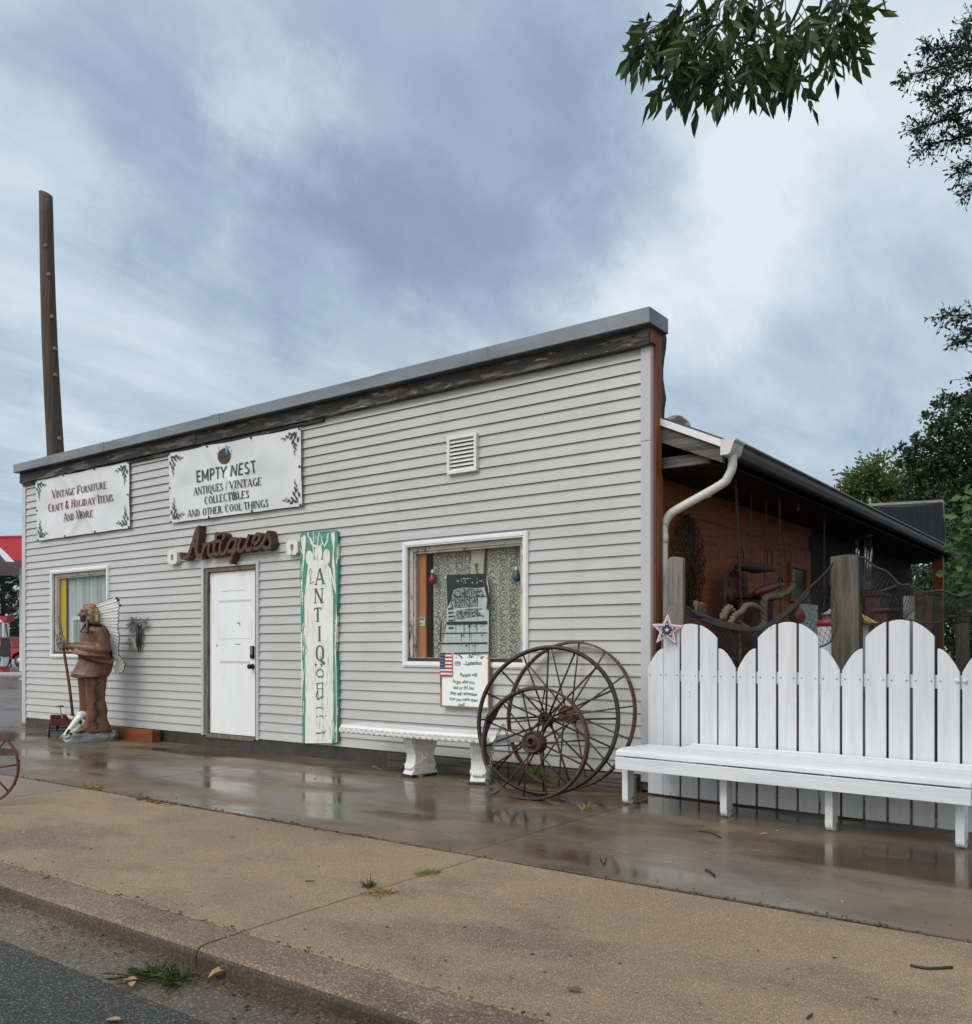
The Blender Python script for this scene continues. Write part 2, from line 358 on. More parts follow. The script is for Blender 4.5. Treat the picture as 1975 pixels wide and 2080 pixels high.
def sans(mb, s, xc, z, h, place, y, sx=1.0, shear=0.0, mi=0, jit=0.0, align='CENTER', wt=0.0):
    """the built-in sans letters, flat"""
    cu = bpy.data.curves.new('lettering', 'FONT'); cu.body = s; cu.size = h * 1.4; cu.align_x = align; cu.shear = shear; cu.offset = wt
    cu.resolution_u = 4
    o = bpy.data.objects.new('lettering', cu); COL.objects.link(o); bpy.context.view_layer.update()
    me = bpy.data.meshes.new_from_object(o.evaluated_get(bpy.context.evaluated_depsgraph_get()))
    vs = [place(xc + v.co.x * sx, z + v.co.y + (jit * math.sin(v.co.x * 31) if jit else 0), y) for v in me.vertices]
    mb.add(vs, [tuple(p.vertices) for p in me.polygons], mi)
    bpy.data.objects.remove(o); bpy.data.curves.remove(cu); bpy.data.meshes.remove(me)

WHITE = mat('white_vinyl', (.78, .79, .80), (.70, .71, .73), rough=.45, scale=3)
BLACK = mat('black_paint', (.012, .012, .014), (.02, .02, .022), rough=.5)
# ---------------------------------------------------------------- ground, street, walk
def wet_concrete(name, c1, c2, agg, wet_lo, wet_hi, rough_dry, rough_wet, dark=.55, speck=0.0, wscale=.55, bump=.002, tint=None):
    m = bpy.data.materials.new(name); m.use_nodes = True; N = m.node_tree.nodes; L = m.node_tree.links; b = N['Principled BSDF']
    tc = N.new('ShaderNodeTexCoord')
    def nz(s, d=6, rg=.6, st=(1, 1, 1)):
        mp = N.new('ShaderNodeMapping'); mp.inputs['Scale'].default_value = st; L.new(tc.outputs['Object'], mp.inputs[0])
        n = N.new('ShaderNodeTexNoise'); n.inputs['Scale'].default_value = s; n.inputs['Detail'].default_value = d; n.inputs['Roughness'].default_value = rg; L.new(mp.outputs[0], n.inputs['Vector']); return n.outputs[0]
    def mr(x, a, bb, c=0, d=1):
        q = N.new('ShaderNodeMapRange'); q.inputs['From Min'].default_value = a; q.inputs['From Max'].default_value = bb; q.inputs['To Min'].default_value = c; q.inputs['To Max'].default_value = d; L.new(x, q.inputs['Value']); return q.outputs[0]
    def mx(f, A, B, bt='MIX'):
        q = N.new('ShaderNodeMix'); q.data_type = 'RGBA'; q.blend_type = bt
        for i, x in (('Factor', f), ('A', A), ('B', B)):
            if isinstance(x, (int, float)): q.inputs[i].default_value = x
            elif isinstance(x, tuple): q.inputs[i].default_value = (*x, 1)
            else: L.new(x, q.inputs[i])
        return q.outputs['Result']
    blot = nz(.9, 8, .65)
    col = mx(mr(blot, .35, .65), c1, c2)
    if tint: col = mx(mr(nz(.75, 8, .62, (1, 1.6, 1)), .49, .62, 0, .95), col, tint)
    grain = nz(agg, 3, .7)
    col = mx(mr(grain, .38, .64, 0, .75 if speck else .35), col, tuple(x * .30 for x in c2))
    if speck:
        vo = N.new('ShaderNodeTexVoronoi'); vo.inputs['Scale'].default_value = agg * 1.25; L.new(tc.outputs['Object'], vo.inputs['Vector'])
        sp = N.new('ShaderNodeSeparateColor'); L.new(vo.outputs['Color'], sp.inputs[0])
        col = mx(mr(sp.outputs[0], .78, .9, 0, speck), col, tuple(min(.75, x * 1.9) for x in c1))
        col = mx(mr(sp.outputs[1], .84, .92, 0, speck), col, tuple(x * .3 for x in c1))
    streak = nz(wscale, 7, .55, (.6, 1.5, 1))
    wet = mr(streak, wet_lo, wet_hi)
    col = mx(wet, col, mx(1.0, col, (dark, dark * .96, dark * .9), 'MULTIPLY'))
    L.new(col, b.inputs['Base Color'])
    rgh = mx(wet, (rough_dry,) * 3, (rough_wet,) * 3); L.new(rgh, b.inputs['Roughness'])
    L.new(mr(wet, 0, 1, .25, .6), b.inputs['Specular IOR Level'])
    bp = N.new('ShaderNodeBump'); bp.inputs['Distance'].default_value = bump
    L.new(mr(wet, 0, 1, 1, .12), bp.inputs['Strength']); L.new(nz(agg * .5, 4, .65), bp.inputs['Height']); L.new(bp.outputs[0], b.inputs['Normal'])
    return m
WALKM = wet_concrete('wet_walk_concrete', (.235, .178, .118), (.145, .107, .07), 90, .38, .58, .50, .08, .50, 0, .85, .0020, (.085, .068, .048))
SIDEM = wet_concrete('aggregate_concrete', (.385, .292, .190), (.295, .22, .146), 175, .56, .76, .8, .4, .62, .34, .6, .004, (.185, .150, .118))
GREYW = wet_concrete('grey_walk_concrete', (.30, .25, .205), (.23, .195, .16), 110, .5, .66, .7, .12, .7, .25, .6, .0015)
CURBM = wet_concrete('curb_concrete', (.285, .215, .16), (.195, .145, .105), 130, .56, .74, .8, .35, .5, .4, .9, .006, (.10, .075, .055))
GUTM = wet_concrete('gutter_concrete', (.20, .165, .125), (.12, .098, .075), 100, .36, .6, .7, .16, .55, .5, .7, .003)
ASPH = wet_concrete('asphalt', (.080, .079, .077), (.056, .055, .054), 150, .5, .72, .85, .35, .6, 1.0, .7, .006)
LOTM = wet_concrete('lot_concrete', (.24, .225, .21), (.17, .16, .15), 60, .36, .6, .6, .08, .6, .2, .25, .001)
DIRT = mat('soil', (.045, .032, .02), (.02, .015, .01), rough=.95, scale=20, bump=.01)
def slab(name, x0, x1, y0, y1, z, m, th=.1, bev=.006, sub=1):
    b = MB(); b.box(x0, x1, y0, y1, z - th, z); o = b.build(name, m, bevel=bev); return tag(o, kind='structure')
mb = MB(); mb.face([(-400, -60, -.112), (300, -60, -.112), (300, 500, -.112), (-400, 500, -.112)])
tag(mb.build('ground', mat('ground_earth', (.09, .085, .07), (.06, .06, .045), rough=.95, scale=3, bump=.01)), kind='structure')
mb = MB(); mb.face([(-60, -14, -.104), (40, -14, -.104), (40, 1.93, -.104), (-60, 1.93, -.104)])
tag(mb.build('street', ASPH), kind='structure')
mb = MB()
gx = [-60, 40]
mb.add([(-60, 1.925, -.1), (40, 1.925, -.1), (-60, 2.21, -.082), (40, 2.21, -.082), (-60, 1.925, -.2), (40, 1.925, -.2)], [(0, 1, 3, 2), (4, 5, 1, 0)])
tag(mb.build('gutter', GUTM), kind='structure')
# curb: a rounded profile in lengths with open joints
mb = MB()
prof = [(2.2, -.15), (2.2, -.035), (2.206, -.014), (2.222, -.003), (2.25, .001), (2.41, .003), (2.425, 0), (2.425, -.15)]
xs = [-40, -24.1, -20, -15.7, -11.5, -7.3, -3.08, 1.1, 5.3, 9.5, 40]
for a, c in zip(xs, xs[1:]):
    n = len(prof); a += .006; c -= .006
    mb.add([(a, y, z) for y, z in prof] + [(c, y, z) for y, z in prof], [(i, i + n, i + n + 1, i + 1) for i in range(2, n - 1)] + [tuple(range(n)), tuple(range(2 * n - 1, n - 1, -1))])
    mb.add([(a, y, z) for y, z in prof[:3]] + [(c, y, z) for y, z in prof[:3]], [(0, 3, 4, 1), (1, 4, 5, 2)], 1)
CURBF = wet_concrete('splashed_curb_face', (.15, .112, .082), (.085, .062, .045), 110, .45, .62, .7, .3, .6, .35, 1.2, .006, (.06, .042, .03))
tag(mb.build('curb', [CURBM, CURBF]), kind='structure')
mb = MB(); mb.face([(-14.2, 2.2, -.03), (40, 2.2, -.03), (40, 6.6, -.03), (-14.2, 6.6, -.03)])
tag(mb.build('joint_soil', mat('joint_dirt', (.016, .012, .008), (.008, .006, .004), rough=1)), kind='structure')
for (x0, x1, m) in ((-24, -11.52, GREYW), (-11.51, -7.36, GREYW), (-7.35, -3.105, SIDEM), (-3.1, 1.0, SIDEM), (1.01, 20, SIDEM)):
    slab('sidewalk', x0, x1, 2.43, 4.118, 0.0, m, bev=.012)
for (x0, x1) in ((-14.2, -11.52), (-11.51, -7.4), (-7.393, -3.235), (-3.228, .95), (.957, 20)):
    slab('walkway', x0, x1, 4.152, 7.3 if x0 > -3.3 else 6.9, 0.0, WALKM, bev=.006)
mb = MB(); mb.face([(-3.46, 7.3, -.01), (20, 7.3, -.01), (20, 40, -.01), (-3.46, 40, -.01)])
tag(mb.build('yard', DIRT), kind='structure')
mb = MB(); mb.box(-150, -14.2, 4.15, 60, -.3, -.002)
tag(mb.build('parking_lot', LOTM), kind='structure')

# ---------------------------------------------------------------- the shop
WY = 6.78; XL, XR = -13.74, -3.327; SB, ST = .15, 3.70
def rect(us, vs, Y=WY):
    pts = [PY(u, v, Y) for u, v in zip(us, vs)]
    return (pts[0].x + pts[2].x) / 2, (pts[1].x + pts[3].x) / 2, None if False else (pts[2].z + pts[3].z) / 2, (pts[0].z + pts[1].z) / 2
# rectangles on the wall: (x0, x1, z0, z1); corners in the order TL, TR, BL, BR
WLo = rect((105, 223.9, 106.3, 224), (1159, 1148.3, 1334.8, 1338)); WRo = rect((821.2, 1075.7, 821.9, 1076), (1103.5, 1076.7, 1354, 1358.4))
DRo = rect((411, 529, 414, 529), (1148.7, 1137.2, 1494, 1502)); DRp = rect((426, 520.5, 427, 521), (1157, 1151, 1493, 1499.5))
VNT = rect((913.7, 973.7, 914.7, 973.7), (889.5, 880, 965, 958))
print('rects', WLo, WRo, DRo, DRp, VNT)
shop = thing('shop_building', 'single storey shop with grey lap siding and a tall false front', 'building', (-8.5, 6.78, 0))
SIDING = mat('grey_siding', (.47, .48, .477), (.43, .438, .436), rough=.42, scale=1.3, stretch=(1, 1, 1.6), wear=[((.395, .40, .396), .56, 2.2, .25, (1.6, 1, .45)), ((.38, .375, .36), .68, 9, .1, (1, 1, .3))])
TRIMG = mat('grey_trim', (.50, .505, .52), (.45, .455, .47), rough=.4, scale=2)
openings = [(r[0] + .02, r[1] - .02, r[2] + .02, r[3] - .02) for r in (WLo, WRo, DRo)]
mb = MB(); p = .1016; nrow = int((ST - SB) / p) + 1
for k in range(nrow):
    z0, z1 = SB + k * p, min(ST, SB + (k + 1) * p)
    prof_y = lambda z: -.019 + .018 * (z - z0) / p
    cuts = sorted(set([z0, z1] + [z for o in openings for z in o[2:] if z0 < z < z1]))
    for za, zb in zip(cuts, cuts[1:]):
        blk = sorted((o[0], o[1]) for o in openings if o[2] < (za + zb) / 2 < o[3])
        x = XL; segs = []
        for a, c in blk: segs.append((x, a)); x = c
        segs.append((x, XR - .06))
        for a, c in segs:
            # vinyl comes in lengths: break the courses at staggered laps
            for q in range(max(1, int((c - a) // 2.2) + 1)):
                n_ = max(1, int((c - a) // 2.2) + 1); xa = a + (c - a) * q / n_; xb = a + (c - a) * (q + 1) / n_
                xa, xb = (xa + (.55 * ((k * 37 % 11) / 11 - .5) if q else 0), xb + (.55 * ((k * 37 % 11) / 11 - .5) if q < n_ - 1 else 0)); lap = .0011 * (q % 2); wob = .0022 * math.sin(k * 2.1 + xa * 1.7) - lap; wob2 = .0022 * math.sin(k * 2.1 + xb * 1.7) - lap
                vs = [(xa, WY + prof_y(za) + wob, za), (xb, WY + prof_y(za) + wob2, za), (xb, WY + prof_y(zb) + wob2 * (zb < z1), zb), (xa, WY + prof_y(zb) + wob * (zb < z1), zb)]
                fs = [(0, 1, 2, 3)]
                if za == z0:
                    vs += [(xa, WY + .0, za + .010), (xb, WY + .0, za + .010)]; fs.append((4, 5, 1, 0))
                mb.add(vs, fs)
siding = mb.build('facade_siding', SIDING, shop)
# carcass behind the siding
CARC = mat('wall_sheathing', (.12, .11, .10), (.09, .08, .07), rough=.9)
mb = MB()
bx = sorted(openings)
x = XL + .003
for o in bx:
    mb.box(x, o[0] - .003, WY + .004, WY + .14, .02, ST); mb.box(o[0] - .003, o[1] + .003, WY + .004, WY + .14, o[3] + .003, ST)
    mb.box(o[0] - .003, o[1] + .003, WY + .004, WY + .14, .02, o[2] - .003); x = o[1] + .003
mb.box(x, XR - .004, WY + .004, WY + .14, .02, ST)
mb.build('false_front', CARC, shop)
FOUND = mat('foundation', (.045, .040, .032), (.02, .018, .015), rough=.4, scale=5, bump=.004, wear=((.02, .02, .018), .55, 2.5, .15, (1, 1, .6)))
mb = MB(); mb.box(XL + .03, XR - .09, WY - .03 + .022, WY + .003, -.02, SB + .02); mb.build('foundation', FOUND, shop)
OLDW = mat('weathered_timber', (.15, .135, .12), (.05, .044, .038), rough=.85, scale=5, stretch=(.35, 6, 9), bump=.004, lo=.4, hi=.62)
mb = MB()
for a, c, y in ((-6.25, -4.75, -.055), (-4.74, XR - .12, -.05), ): mb.box(a, c, WY + y, WY - .01, -.01, .135)
mb.build('sill_beam', OLDW, shop, bevel=.006)
# corner boards
mb = MB(); mb.box(XR - .09, XR, WY - .026, WY + .003, .09, 2.91); mb.box(XR - .09, XR + .001, WY - .028, WY + .003, 2.912, ST); mb.box(XR - .006, XR + .002, WY + .0035, WY + .03, .09, ST)
mb.build('corner_board', TRIMG, shop, bevel=.004)
mb = MB(); mb.box(XL - .06, XL + .05, WY - .026, WY + .003, .07, ST); mb.box(XL - .06, XL - .045, WY + .003, WY + .09, .07, ST)
mb.build('corner_board', TRIMG, shop, bevel=.004)
ORANGE = mat('cedar_stain', (.27, .088, .026), (.15, .045, .013), rough=.65, scale=4, stretch=(6, 6, .5), bump=.002, wear=((.05, .02, .01), .62, 6, .12, (3, 3, .6)))
mb = MB(); mb.box(XR - .003, XR + .02, WY + .032, WY + .145, .05, ST + .22); mb.box(XR - .003, XR + .03, WY - .065, WY + .03, ST + .004, ST + .14); mb.box(XR + .021, XR + .027, WY + .05, WY + .15, 1.2, 2.65)
mb.build('end_trim', ORANGE, shop, bevel=.003)
# weathered fascia and sheet-metal coping
FASC = mat('peeling_fascia', (.030, .027, .025), (.012, .011, .011), rough=.7, scale=3, stretch=(.6, 4, 4), bump=.003,
           wear=[((.13, .115, .10), .53, 2.2, .06, (1.0, 4, 7)), ((.30, .28, .26), .63, 7, .03, (.8, 3, 4)), ((.10, .06, .035), .62, .8, .08, (1, 1, 1))])
mb = MB(); xs = [XL - .03, -12.15, -9.4, -6.9, XR + .02]
for i, (a, c) in enumerate(zip(xs, xs[1:])): mb.box(a, c - .004, WY - .075 - .004 * (i % 2), WY - .0005, ST - .015 + .004 * (i % 2), ST + .128)
mb.box(XL, -7.2, WY - .045, WY - .0005, ST - .055, ST - .018)
mb.build('fascia_board', FASC, shop, bevel=.003)
METAL = mat('coping_metal', (.20, .225, .245), (.135, .15, .165), rough=.38, metal=.65, scale=1.2, stretch=(1, 1, 3), wear=[((.33, .36, .385), .6, 3, .12, (.5, 1, 8)), ((.09, .095, .10), .64, 2.2, .05, (2, 1, .3))])
mb = MB(); xs = [XL - .03, -12.9, -11.3, -8.97, -8.82, -6.3, XR + .055]
for i, (a, c) in enumerate(zip(xs, xs[1:])):
    e = .006 * (i % 2); mb.box(a, c + .01, WY - .17 - e, WY + .17 + e, ST + .13 - e * .6, ST + .255 + e * .4)
mb.build('coping', METAL, shop, bevel=.006)
# torn roofing felt behind the parapet end
mb = MB(); rr = random.Random(3); pts = []
for i in range(13): pts.append((ST + .2 - i * .085, .165 + (.03 * rr.random() + .018 * math.sin(i * 1.3))))
vs = []
for i, (z, y) in enumerate(pts): vs += [(XR + .004, WY + .15, z), (XR + .012 + .01 * math.sin(i), WY + y + .04, z), (XR - .25, WY + y + .06, z)]
mb.add(vs, [(i * 3 + j, i * 3 + j + 1, i * 3 + j + 4, i * 3 + j + 3) for i in range(12) for j in range(2)]); mb.build('roofing_felt', BLACK, shop)

# windows ------------------------------------------------
CREAM = mat('peeling_sash', (.56, .52, .45), (.42, .38, .31), rough=.7, scale=6, bump=.002, wear=[((.16, .12, .085), .56, 9, .06, (1.5, 1, .5)), ((.05, .04, .03), .64, 14, .04, (1, 1, .4))])
DARKW = mat('rotten_sill', (.07, .055, .04), (.03, .024, .02), rough=.9, scale=12, bump=.004)
def window(o):
    x0, x1, z0, z1 = o; w = .055
    tr = MB()
    for a, c, e, f in ((x0, x0 + w, z0, z1), (x1 - w, x1, z0, z1), (x0 + w, x1 - w, z1 - w, z1), (x0 + w, x1 - w, z0, z0 + w)): tr.box(a, c, WY - .032, WY + .003, e, f)
    for a, c, e, f in ((x0 + .012, x0 + w - .014, z0 + .012, z1 - .012), (x1 - w + .014, x1 - .012, z0 + .012, z1 - .012)): tr.box(a, c, WY - .039, WY - .033, e, f)
    for e, f in ((z1 - w + .014, z1 - .012), (z0 + .012, z0 + w - .014)): tr.box(x0 + w - .012, x1 - w + .012, WY - .039, WY - .033, e, f)
    win = tr.build('window', WHITE, shop, bevel=.003)
    fr = MB(); s = .045; a0, a1, b0, b1 = x0 + w + .001, x1 - w - .001, z0 + w + .001, z1 - w - .001
    for a, c, e, f, y in ((a0, a0 + s, b0, b1, .012), (a1 - s, a1, b0, b1, .012), (a0 + s, a1 - s, b1 - s, b1, .014), (a0 + s, a1 - s, b0, b0 + s * .8, .01)): fr.box(a, c, WY + y, WY + .1, e, f)
    for a, c, e, f in ((a0 + s, a0 + s + .02, b0 + s * .8, b1 - s), (a1 - s - .02, a1 - s, b0 + s * .8, b1 - s), (a0 + s + .02, a1 - s - .02, b1 - s - .02, b1 - s)): fr.box(a, c, WY + .03, WY + .09, e, f)
    fr.build('sash', CREAM, win, bevel=.003)
    si = MB(); si.box(a0 + .002, a1 - .002, WY - .012, WY + .009, b0 + .002, b0 + s * .75); si.build('sill', DARKW, win, bevel=.004)
    gl = MB(); gl.face([(a0 + s, WY + .05, b0 + .03), (a1 - s, WY + .05, b0 + .03), (a1 - s, WY + .05, b1 - s), (a0 + s, WY + .05, b1 - s)]); gl.build('pane', GLASS, win)
    return a0 + s, a1 - s, b0 + s * .8, b1 - s
wl = window(WLo); wr = window(WRo)
# the room behind the glass
mb = MB(); IN = mat('interior_wall', (.16, .14, .12), (.10, .09, .08), rough=.9)
mb.box(XL + .2, XR - .3, 9.3, 9.34, 0, 3.4); mb.box(XL + .2, XR - .3, WY + .2, 9.3, 3.0, 3.04); mb.box(XL + .2, XR - .3, WY + .2, 9.3, .0, .04)
mb.build('interior', IN, shop)
# door ------------------------------------------------
mb = MB(); x0, x1, z0, z1 = DRo; w = .045
for a, c, e, f in ((x0, x0 + w, z0, z1), (x1 - w, x1, z0, z1), (x0 + w, x1 - w, z1 - w, z1)): mb.box(a, c, WY - .03, WY + .003, e, f)
dt = mb.build('door_trim', TRIMG, shop, bevel=.004)
WOODJ = mat('bare_jamb', (.21, .17, .125), (.10, .08, .06), rough=.85, scale=6, stretch=(5, 5, .6), bump=.002)
mb = MB(); a0, a1, b1 = x0 + w + .001, x1 - w - .001, z1 - w - .001; j = .05
for a, c, e, f in ((a0, a0 + j + .01, z0, b1), (a1 - j * .7, a1, z0, b1), (a0 + j + .01, a1 - j * .7, b1 - j, b1)): mb.box(a, c, WY - .012, WY + .09, e, f)
mb.box(a0 + j, a1 - j * .7, WY - .03, WY + .09, z0 - .02, z0 + .025)
mb.build('door_frame', WOODJ, dt, bevel=.003)
DOORW = mat('door_paint', (.80, .82, .85), (.74, .76, .79), rough=.38, scale=2, stretch=(2, 1, .6), wear=[((.60, .60, .58), .6, 3, .12, (2.5, 1, .35)), ((.5, .47, .42), .70, 6, .06, (2, 1, .4))])
d0, d1, e0, e1 = a0 + j + .014, a1 - j * .7 - .004, z0 + .028, b1 - j - .006
mb = MB(); mb.box(d0, d1, WY + .022, WY + .066, e0, e1)
door = mb.build('door', DOORW, shop, bevel=.003)
GR = mat('door_stain', (.50, .51, .50), (.58, .59, .59), rough=.5); DK = mat('tape_residue', (.09, .09, .09), (.05, .05, .05), rough=.7)
dw, dh = d1 - d0, e1 - e0; mb = MB()
def dq(u0, v0, u1, v1, mi, k=0):
    mb = MB(); mb.box(d0 + u0 * dw, d0 + u1 * dw, WY + .0205 - k * .0004, WY + .0215, e1 - v1 * dh, e1 - v0 * dh); mb.build('scuff' if mi == 0 else 'tape_scrap', GR if mi == 0 else DK, door)
DOORQ = 1
for q in ((.24, .115, .75, .121), (.19, .175, .88, .188), (.07, .165, .075, .31), (.92, .155, .926, .25), (.2, .325, .205, .43), (.88, .31, .886, .42), (.22, .41, .86, .4135), (.22, .548, .86, .562)): dq(*q, 0)
for q in ((.59, .314, .65, .320), (.64, .320, .65, .336), (.55, .444, .655, .448), (.145, .447, .165, .46), (.06, .012, .075, .022)): dq(*q, 1, 1)
mb = MB(); X = Matrix.Translation((d1 - .075, WY + .02, 0)) @ Matrix.Rotation(R(90), 4, 'X')
kz = PY(513.7, 1354, WY).z; kx = d1 - .075
X = Matrix.Translation((kx, WY + .022, kz)) @ Matrix.Rotation(R(90), 4, 'X')
mb.lathe([(.033, 0), (.033, .008), (.014, .014), (.012, .03), (.026, .036), (.031, .05), (.027, .064), (.012, .07)], 20, X)
mb.build('door_knob', mat('black_metal', (.012, .012, .012), (.02, .02, .02), rough=.35, metal=.6), door)
kz2 = PY(516, 1325, WY).z; mb = MB(); mb.box(kx - .033, kx + .033, WY - .002, WY + .0215, kz2 - .075, kz2 + .075); kp = mb.build('keypad_lock', _mats['black_metal'], door, bevel=.012, seg=3)
mb = MB()
for i in range(2):
    for j_ in range(5): mb.box(kx - .02 + i * .024, kx - .004 + i * .024, WY - .005, WY - .0025, kz2 + .05 - j_ * .018, kz2 + .061 - j_ * .018)
mb.build('key_button', mat('key_grey', (.35, .35, .36), (.3, .3, .3), rough=.5), kp)
for zz in (.25, 1.0, 1.75):
    mb = MB(); mb.box(d0 - .016, d0 + .004, WY + .012, WY + .0215, e0 + zz - .05, e0 + zz + .05); mb.build('hinge', mat('rusty_hinge', (.10, .035, .02), (.05, .02, .015), rough=.8), door)
# attic vent
mb = MB(); x0, x1, z0, z1 = VNT; w = .03; VW = mat('vent_white', (.74, .74, .72), (.66, .66, .63), rough=.5, scale=5)
for a, c, e, f in ((x0, x0 + w, z0, z1), (x1 - w, x1, z0, z1), (x0 + w, x1 - w, z1 - w, z1), (x0 + w, x1 - w, z0, z0 + w)): mb.box(a, c, WY - .05, WY - .002, e, f)
nl = 8
for i in range(nl):
    z = z0 + w + (z1 - z0 - 2 * w) * (i + .5) / nl; h = (z1 - z0 - 2 * w) / nl
    mb.add([(x0 + w, WY - .046, z - h * .5), (x1 - w, WY - .046, z - h * .5), (x1 - w, WY - .008, z + h * .62), (x0 + w, WY - .008, z + h * .62), (x0 + w, WY - .04, z - h * .5), (x1 - w, WY - .04, z - h * .5), (x1 - w, WY - .003, z + h * .6), (x0 + w, WY - .003, z + h * .6)],
           [(0, 1, 2, 3), (7, 6, 5, 4), (4, 5, 1, 0)])
mb.box(x0 + .01, x1 - .01, WY - .0155, WY - .002, z0 + .01, z1 - .01, 1)
mb.build('attic_vent', [VW, mat('vent_dark', (.10, .10, .10), (.08, .08, .08), rough=.9)], shop, bevel=.002)

# ---------------------------------------------------------------- side of the shop: plywood wall, eave, gutter
SX = -3.47; EX = -2.78; EZ = 2.86; YB = 17.4; YF = WY + .17
def groove(m, N, L, b): pass
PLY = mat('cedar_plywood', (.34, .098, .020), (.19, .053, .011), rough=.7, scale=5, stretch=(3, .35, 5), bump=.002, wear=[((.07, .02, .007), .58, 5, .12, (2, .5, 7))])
mb = MB(); n = 0; y = YF
side = thing('side_wing_cladding', None, None) if False else None
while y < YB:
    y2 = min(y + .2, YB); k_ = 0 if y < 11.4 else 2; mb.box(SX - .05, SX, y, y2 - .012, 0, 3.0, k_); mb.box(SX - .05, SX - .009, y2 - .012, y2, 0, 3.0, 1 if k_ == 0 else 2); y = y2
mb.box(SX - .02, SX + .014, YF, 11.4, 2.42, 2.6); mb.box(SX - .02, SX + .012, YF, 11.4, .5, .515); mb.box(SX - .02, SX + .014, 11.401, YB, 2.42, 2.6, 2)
mb.build('side_wall', [PLY, mat('groove_dark', (.24, .10, .035), (.15, .06, .025), rough=.9), mat('shaded_far_boards', (.030, .014, .010), (.016, .009, .007), rough=.85)], shop)  # far boards near-black: the porch shade is put into their colour
mb = MB()  # remaining shell: left wall, back wall, low roof
mb.box(XL, XL + .1, YF, YB, -.02, 3.2); mb.box(XL + .11, SX - .06, YB - .1, YB, -.02, 3.2)
mb.build('shell_wall', SIDING, shop)
SHING = mat('shingles', (.10, .10, .105), (.055, .055, .06), rough=.9, scale=30, bump=.006)
mb = MB()
za = EZ; xb = SX - 1.0; zb = EZ + (EX - xb) * .47
mb.add([(EX, YF, za), (xb, YF, zb), (XL, YF, zb + .02), (EX, YB, za), (xb, YB, zb), (XL, YB, zb + .02), (EX, YF, za + .03), (xb, YF, zb + .03), (XL, YF, zb + .05), (EX, YB, za + .03), (xb, YB, zb + .03), (XL, YB, zb + .05)],
       [(0, 1, 4, 3), (1, 2, 5, 4), (6, 9, 10, 7), (7, 10, 11, 8), (0, 6, 7, 1), (1, 7, 8, 2), (3, 4, 10, 9), (0, 3, 9, 6), (4, 5, 11, 10), (2, 8, 11, 5)])
roof = mb.build('roof', SHING, shop)
mb = MB()
sl = lambda x: EZ + (EX - x) * .47
# barge board: grey rafter, white drip edge above it
mb.add([(EX + .0, YF - .03, sl(EX) - .17), (SX + .1, YF - .03, sl(SX + .1) - .19), (SX + .1, YF - .03, sl(SX + .1) - .055), (EX, YF - .03, sl(EX) - .05), (EX + .0, YF + .03, sl(EX) - .17), (SX + .1, YF + .03, sl(SX + .1) - .19), (SX + .1, YF + .03, sl(SX + .1) - .055), (EX, YF + .03, sl(EX) - .05)],
       [(0, 1, 2, 3), (7, 6, 5, 4), (0, 4, 5, 1), (3, 2, 6, 7), (0, 3, 7, 4), (1, 5, 6, 2)])
mb.box(SX + .1, EX - .13, YF + .02, YF + .07, 2.71, 2.80)
mb.build('barge_rafter', OLDW, roof)
mb = MB()
mb.add([(EX + .0, YF - .06, sl(EX) - .049), (XR + .02, YF - .06, sl(XR + .02) - .049), (XR + .02, YF - .06, sl(XR + .02) + .01), (EX, YF - .06, sl(EX) + .01), (EX, YF - .005, sl(EX) - .049), (XR + .02, YF - .005, sl(XR + .02) - .049), (XR + .02, YF - .005, sl(XR + .02) + .01), (EX, YF - .005, sl(EX) + .01)],
       [(0, 1, 2, 3), (7, 6, 5, 4), (0, 4, 5, 1), (3, 2, 6, 7), (0, 3, 7, 4), (1, 5, 6, 2)])
mb.build('drip_edge', WHITE, roof)
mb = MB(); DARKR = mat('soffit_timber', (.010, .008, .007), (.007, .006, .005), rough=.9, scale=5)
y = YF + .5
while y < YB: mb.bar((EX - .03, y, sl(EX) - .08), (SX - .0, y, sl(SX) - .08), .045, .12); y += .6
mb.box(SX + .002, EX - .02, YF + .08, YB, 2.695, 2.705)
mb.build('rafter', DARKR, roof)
PIPEW = mat('aged_white_pipe', (.66, .66, .62), (.56, .56, .52), rough=.5, scale=4)
mb = MB()
gp = [(0, 0), (0, .115), (-.006, .12), (.075, .12), (.12, .118), (.118, .105), (.10, .085), (.092, .05), (.075, .012), (.06, 0)]
gp = [(0, 0), (0, .12), (.115, .12), (.118, .105), (.10, .085), (.092, .05), (.075, .012), (.06, 0)]
n = len(gp); ga = [(EX + a, YF - .05, EZ - .115 + z) for a, z in gp]; gb = [(EX + a, YB, EZ - .115 + z) for a, z in gp]
mb.add(ga + gb, [(i, i + n, (i + 1) % n + n, (i + 1) % n) for i in range(n) if i != 1] + [tuple(range(n)), tuple(range(2 * n - 1, n - 1, -1))])
GUTB = mat('gutter_brown', (.10, .095, .085), (.07, .066, .06), rough=.45, scale=3)
gut = mb.build('rain_gutter', GUTB, roof)
mb = MB(); ga = [(EX + a * 1.06 - .003, YF - .058, EZ - .118 + z * 1.05) for a, z in gp]; gb = [(EX + a * 1.06 - .003, YF + .16, EZ - .118 + z * 1.05) for a, z in gp]
mb.add(ga + gb, [(i, i + n, (i + 1) % n + n, (i + 1) % n) for i in range(n)] + [tuple(range(n)), tuple(range(2 * n - 1, n - 1, -1))])
mb.build('gutter_outlet', PIPEW, roof)
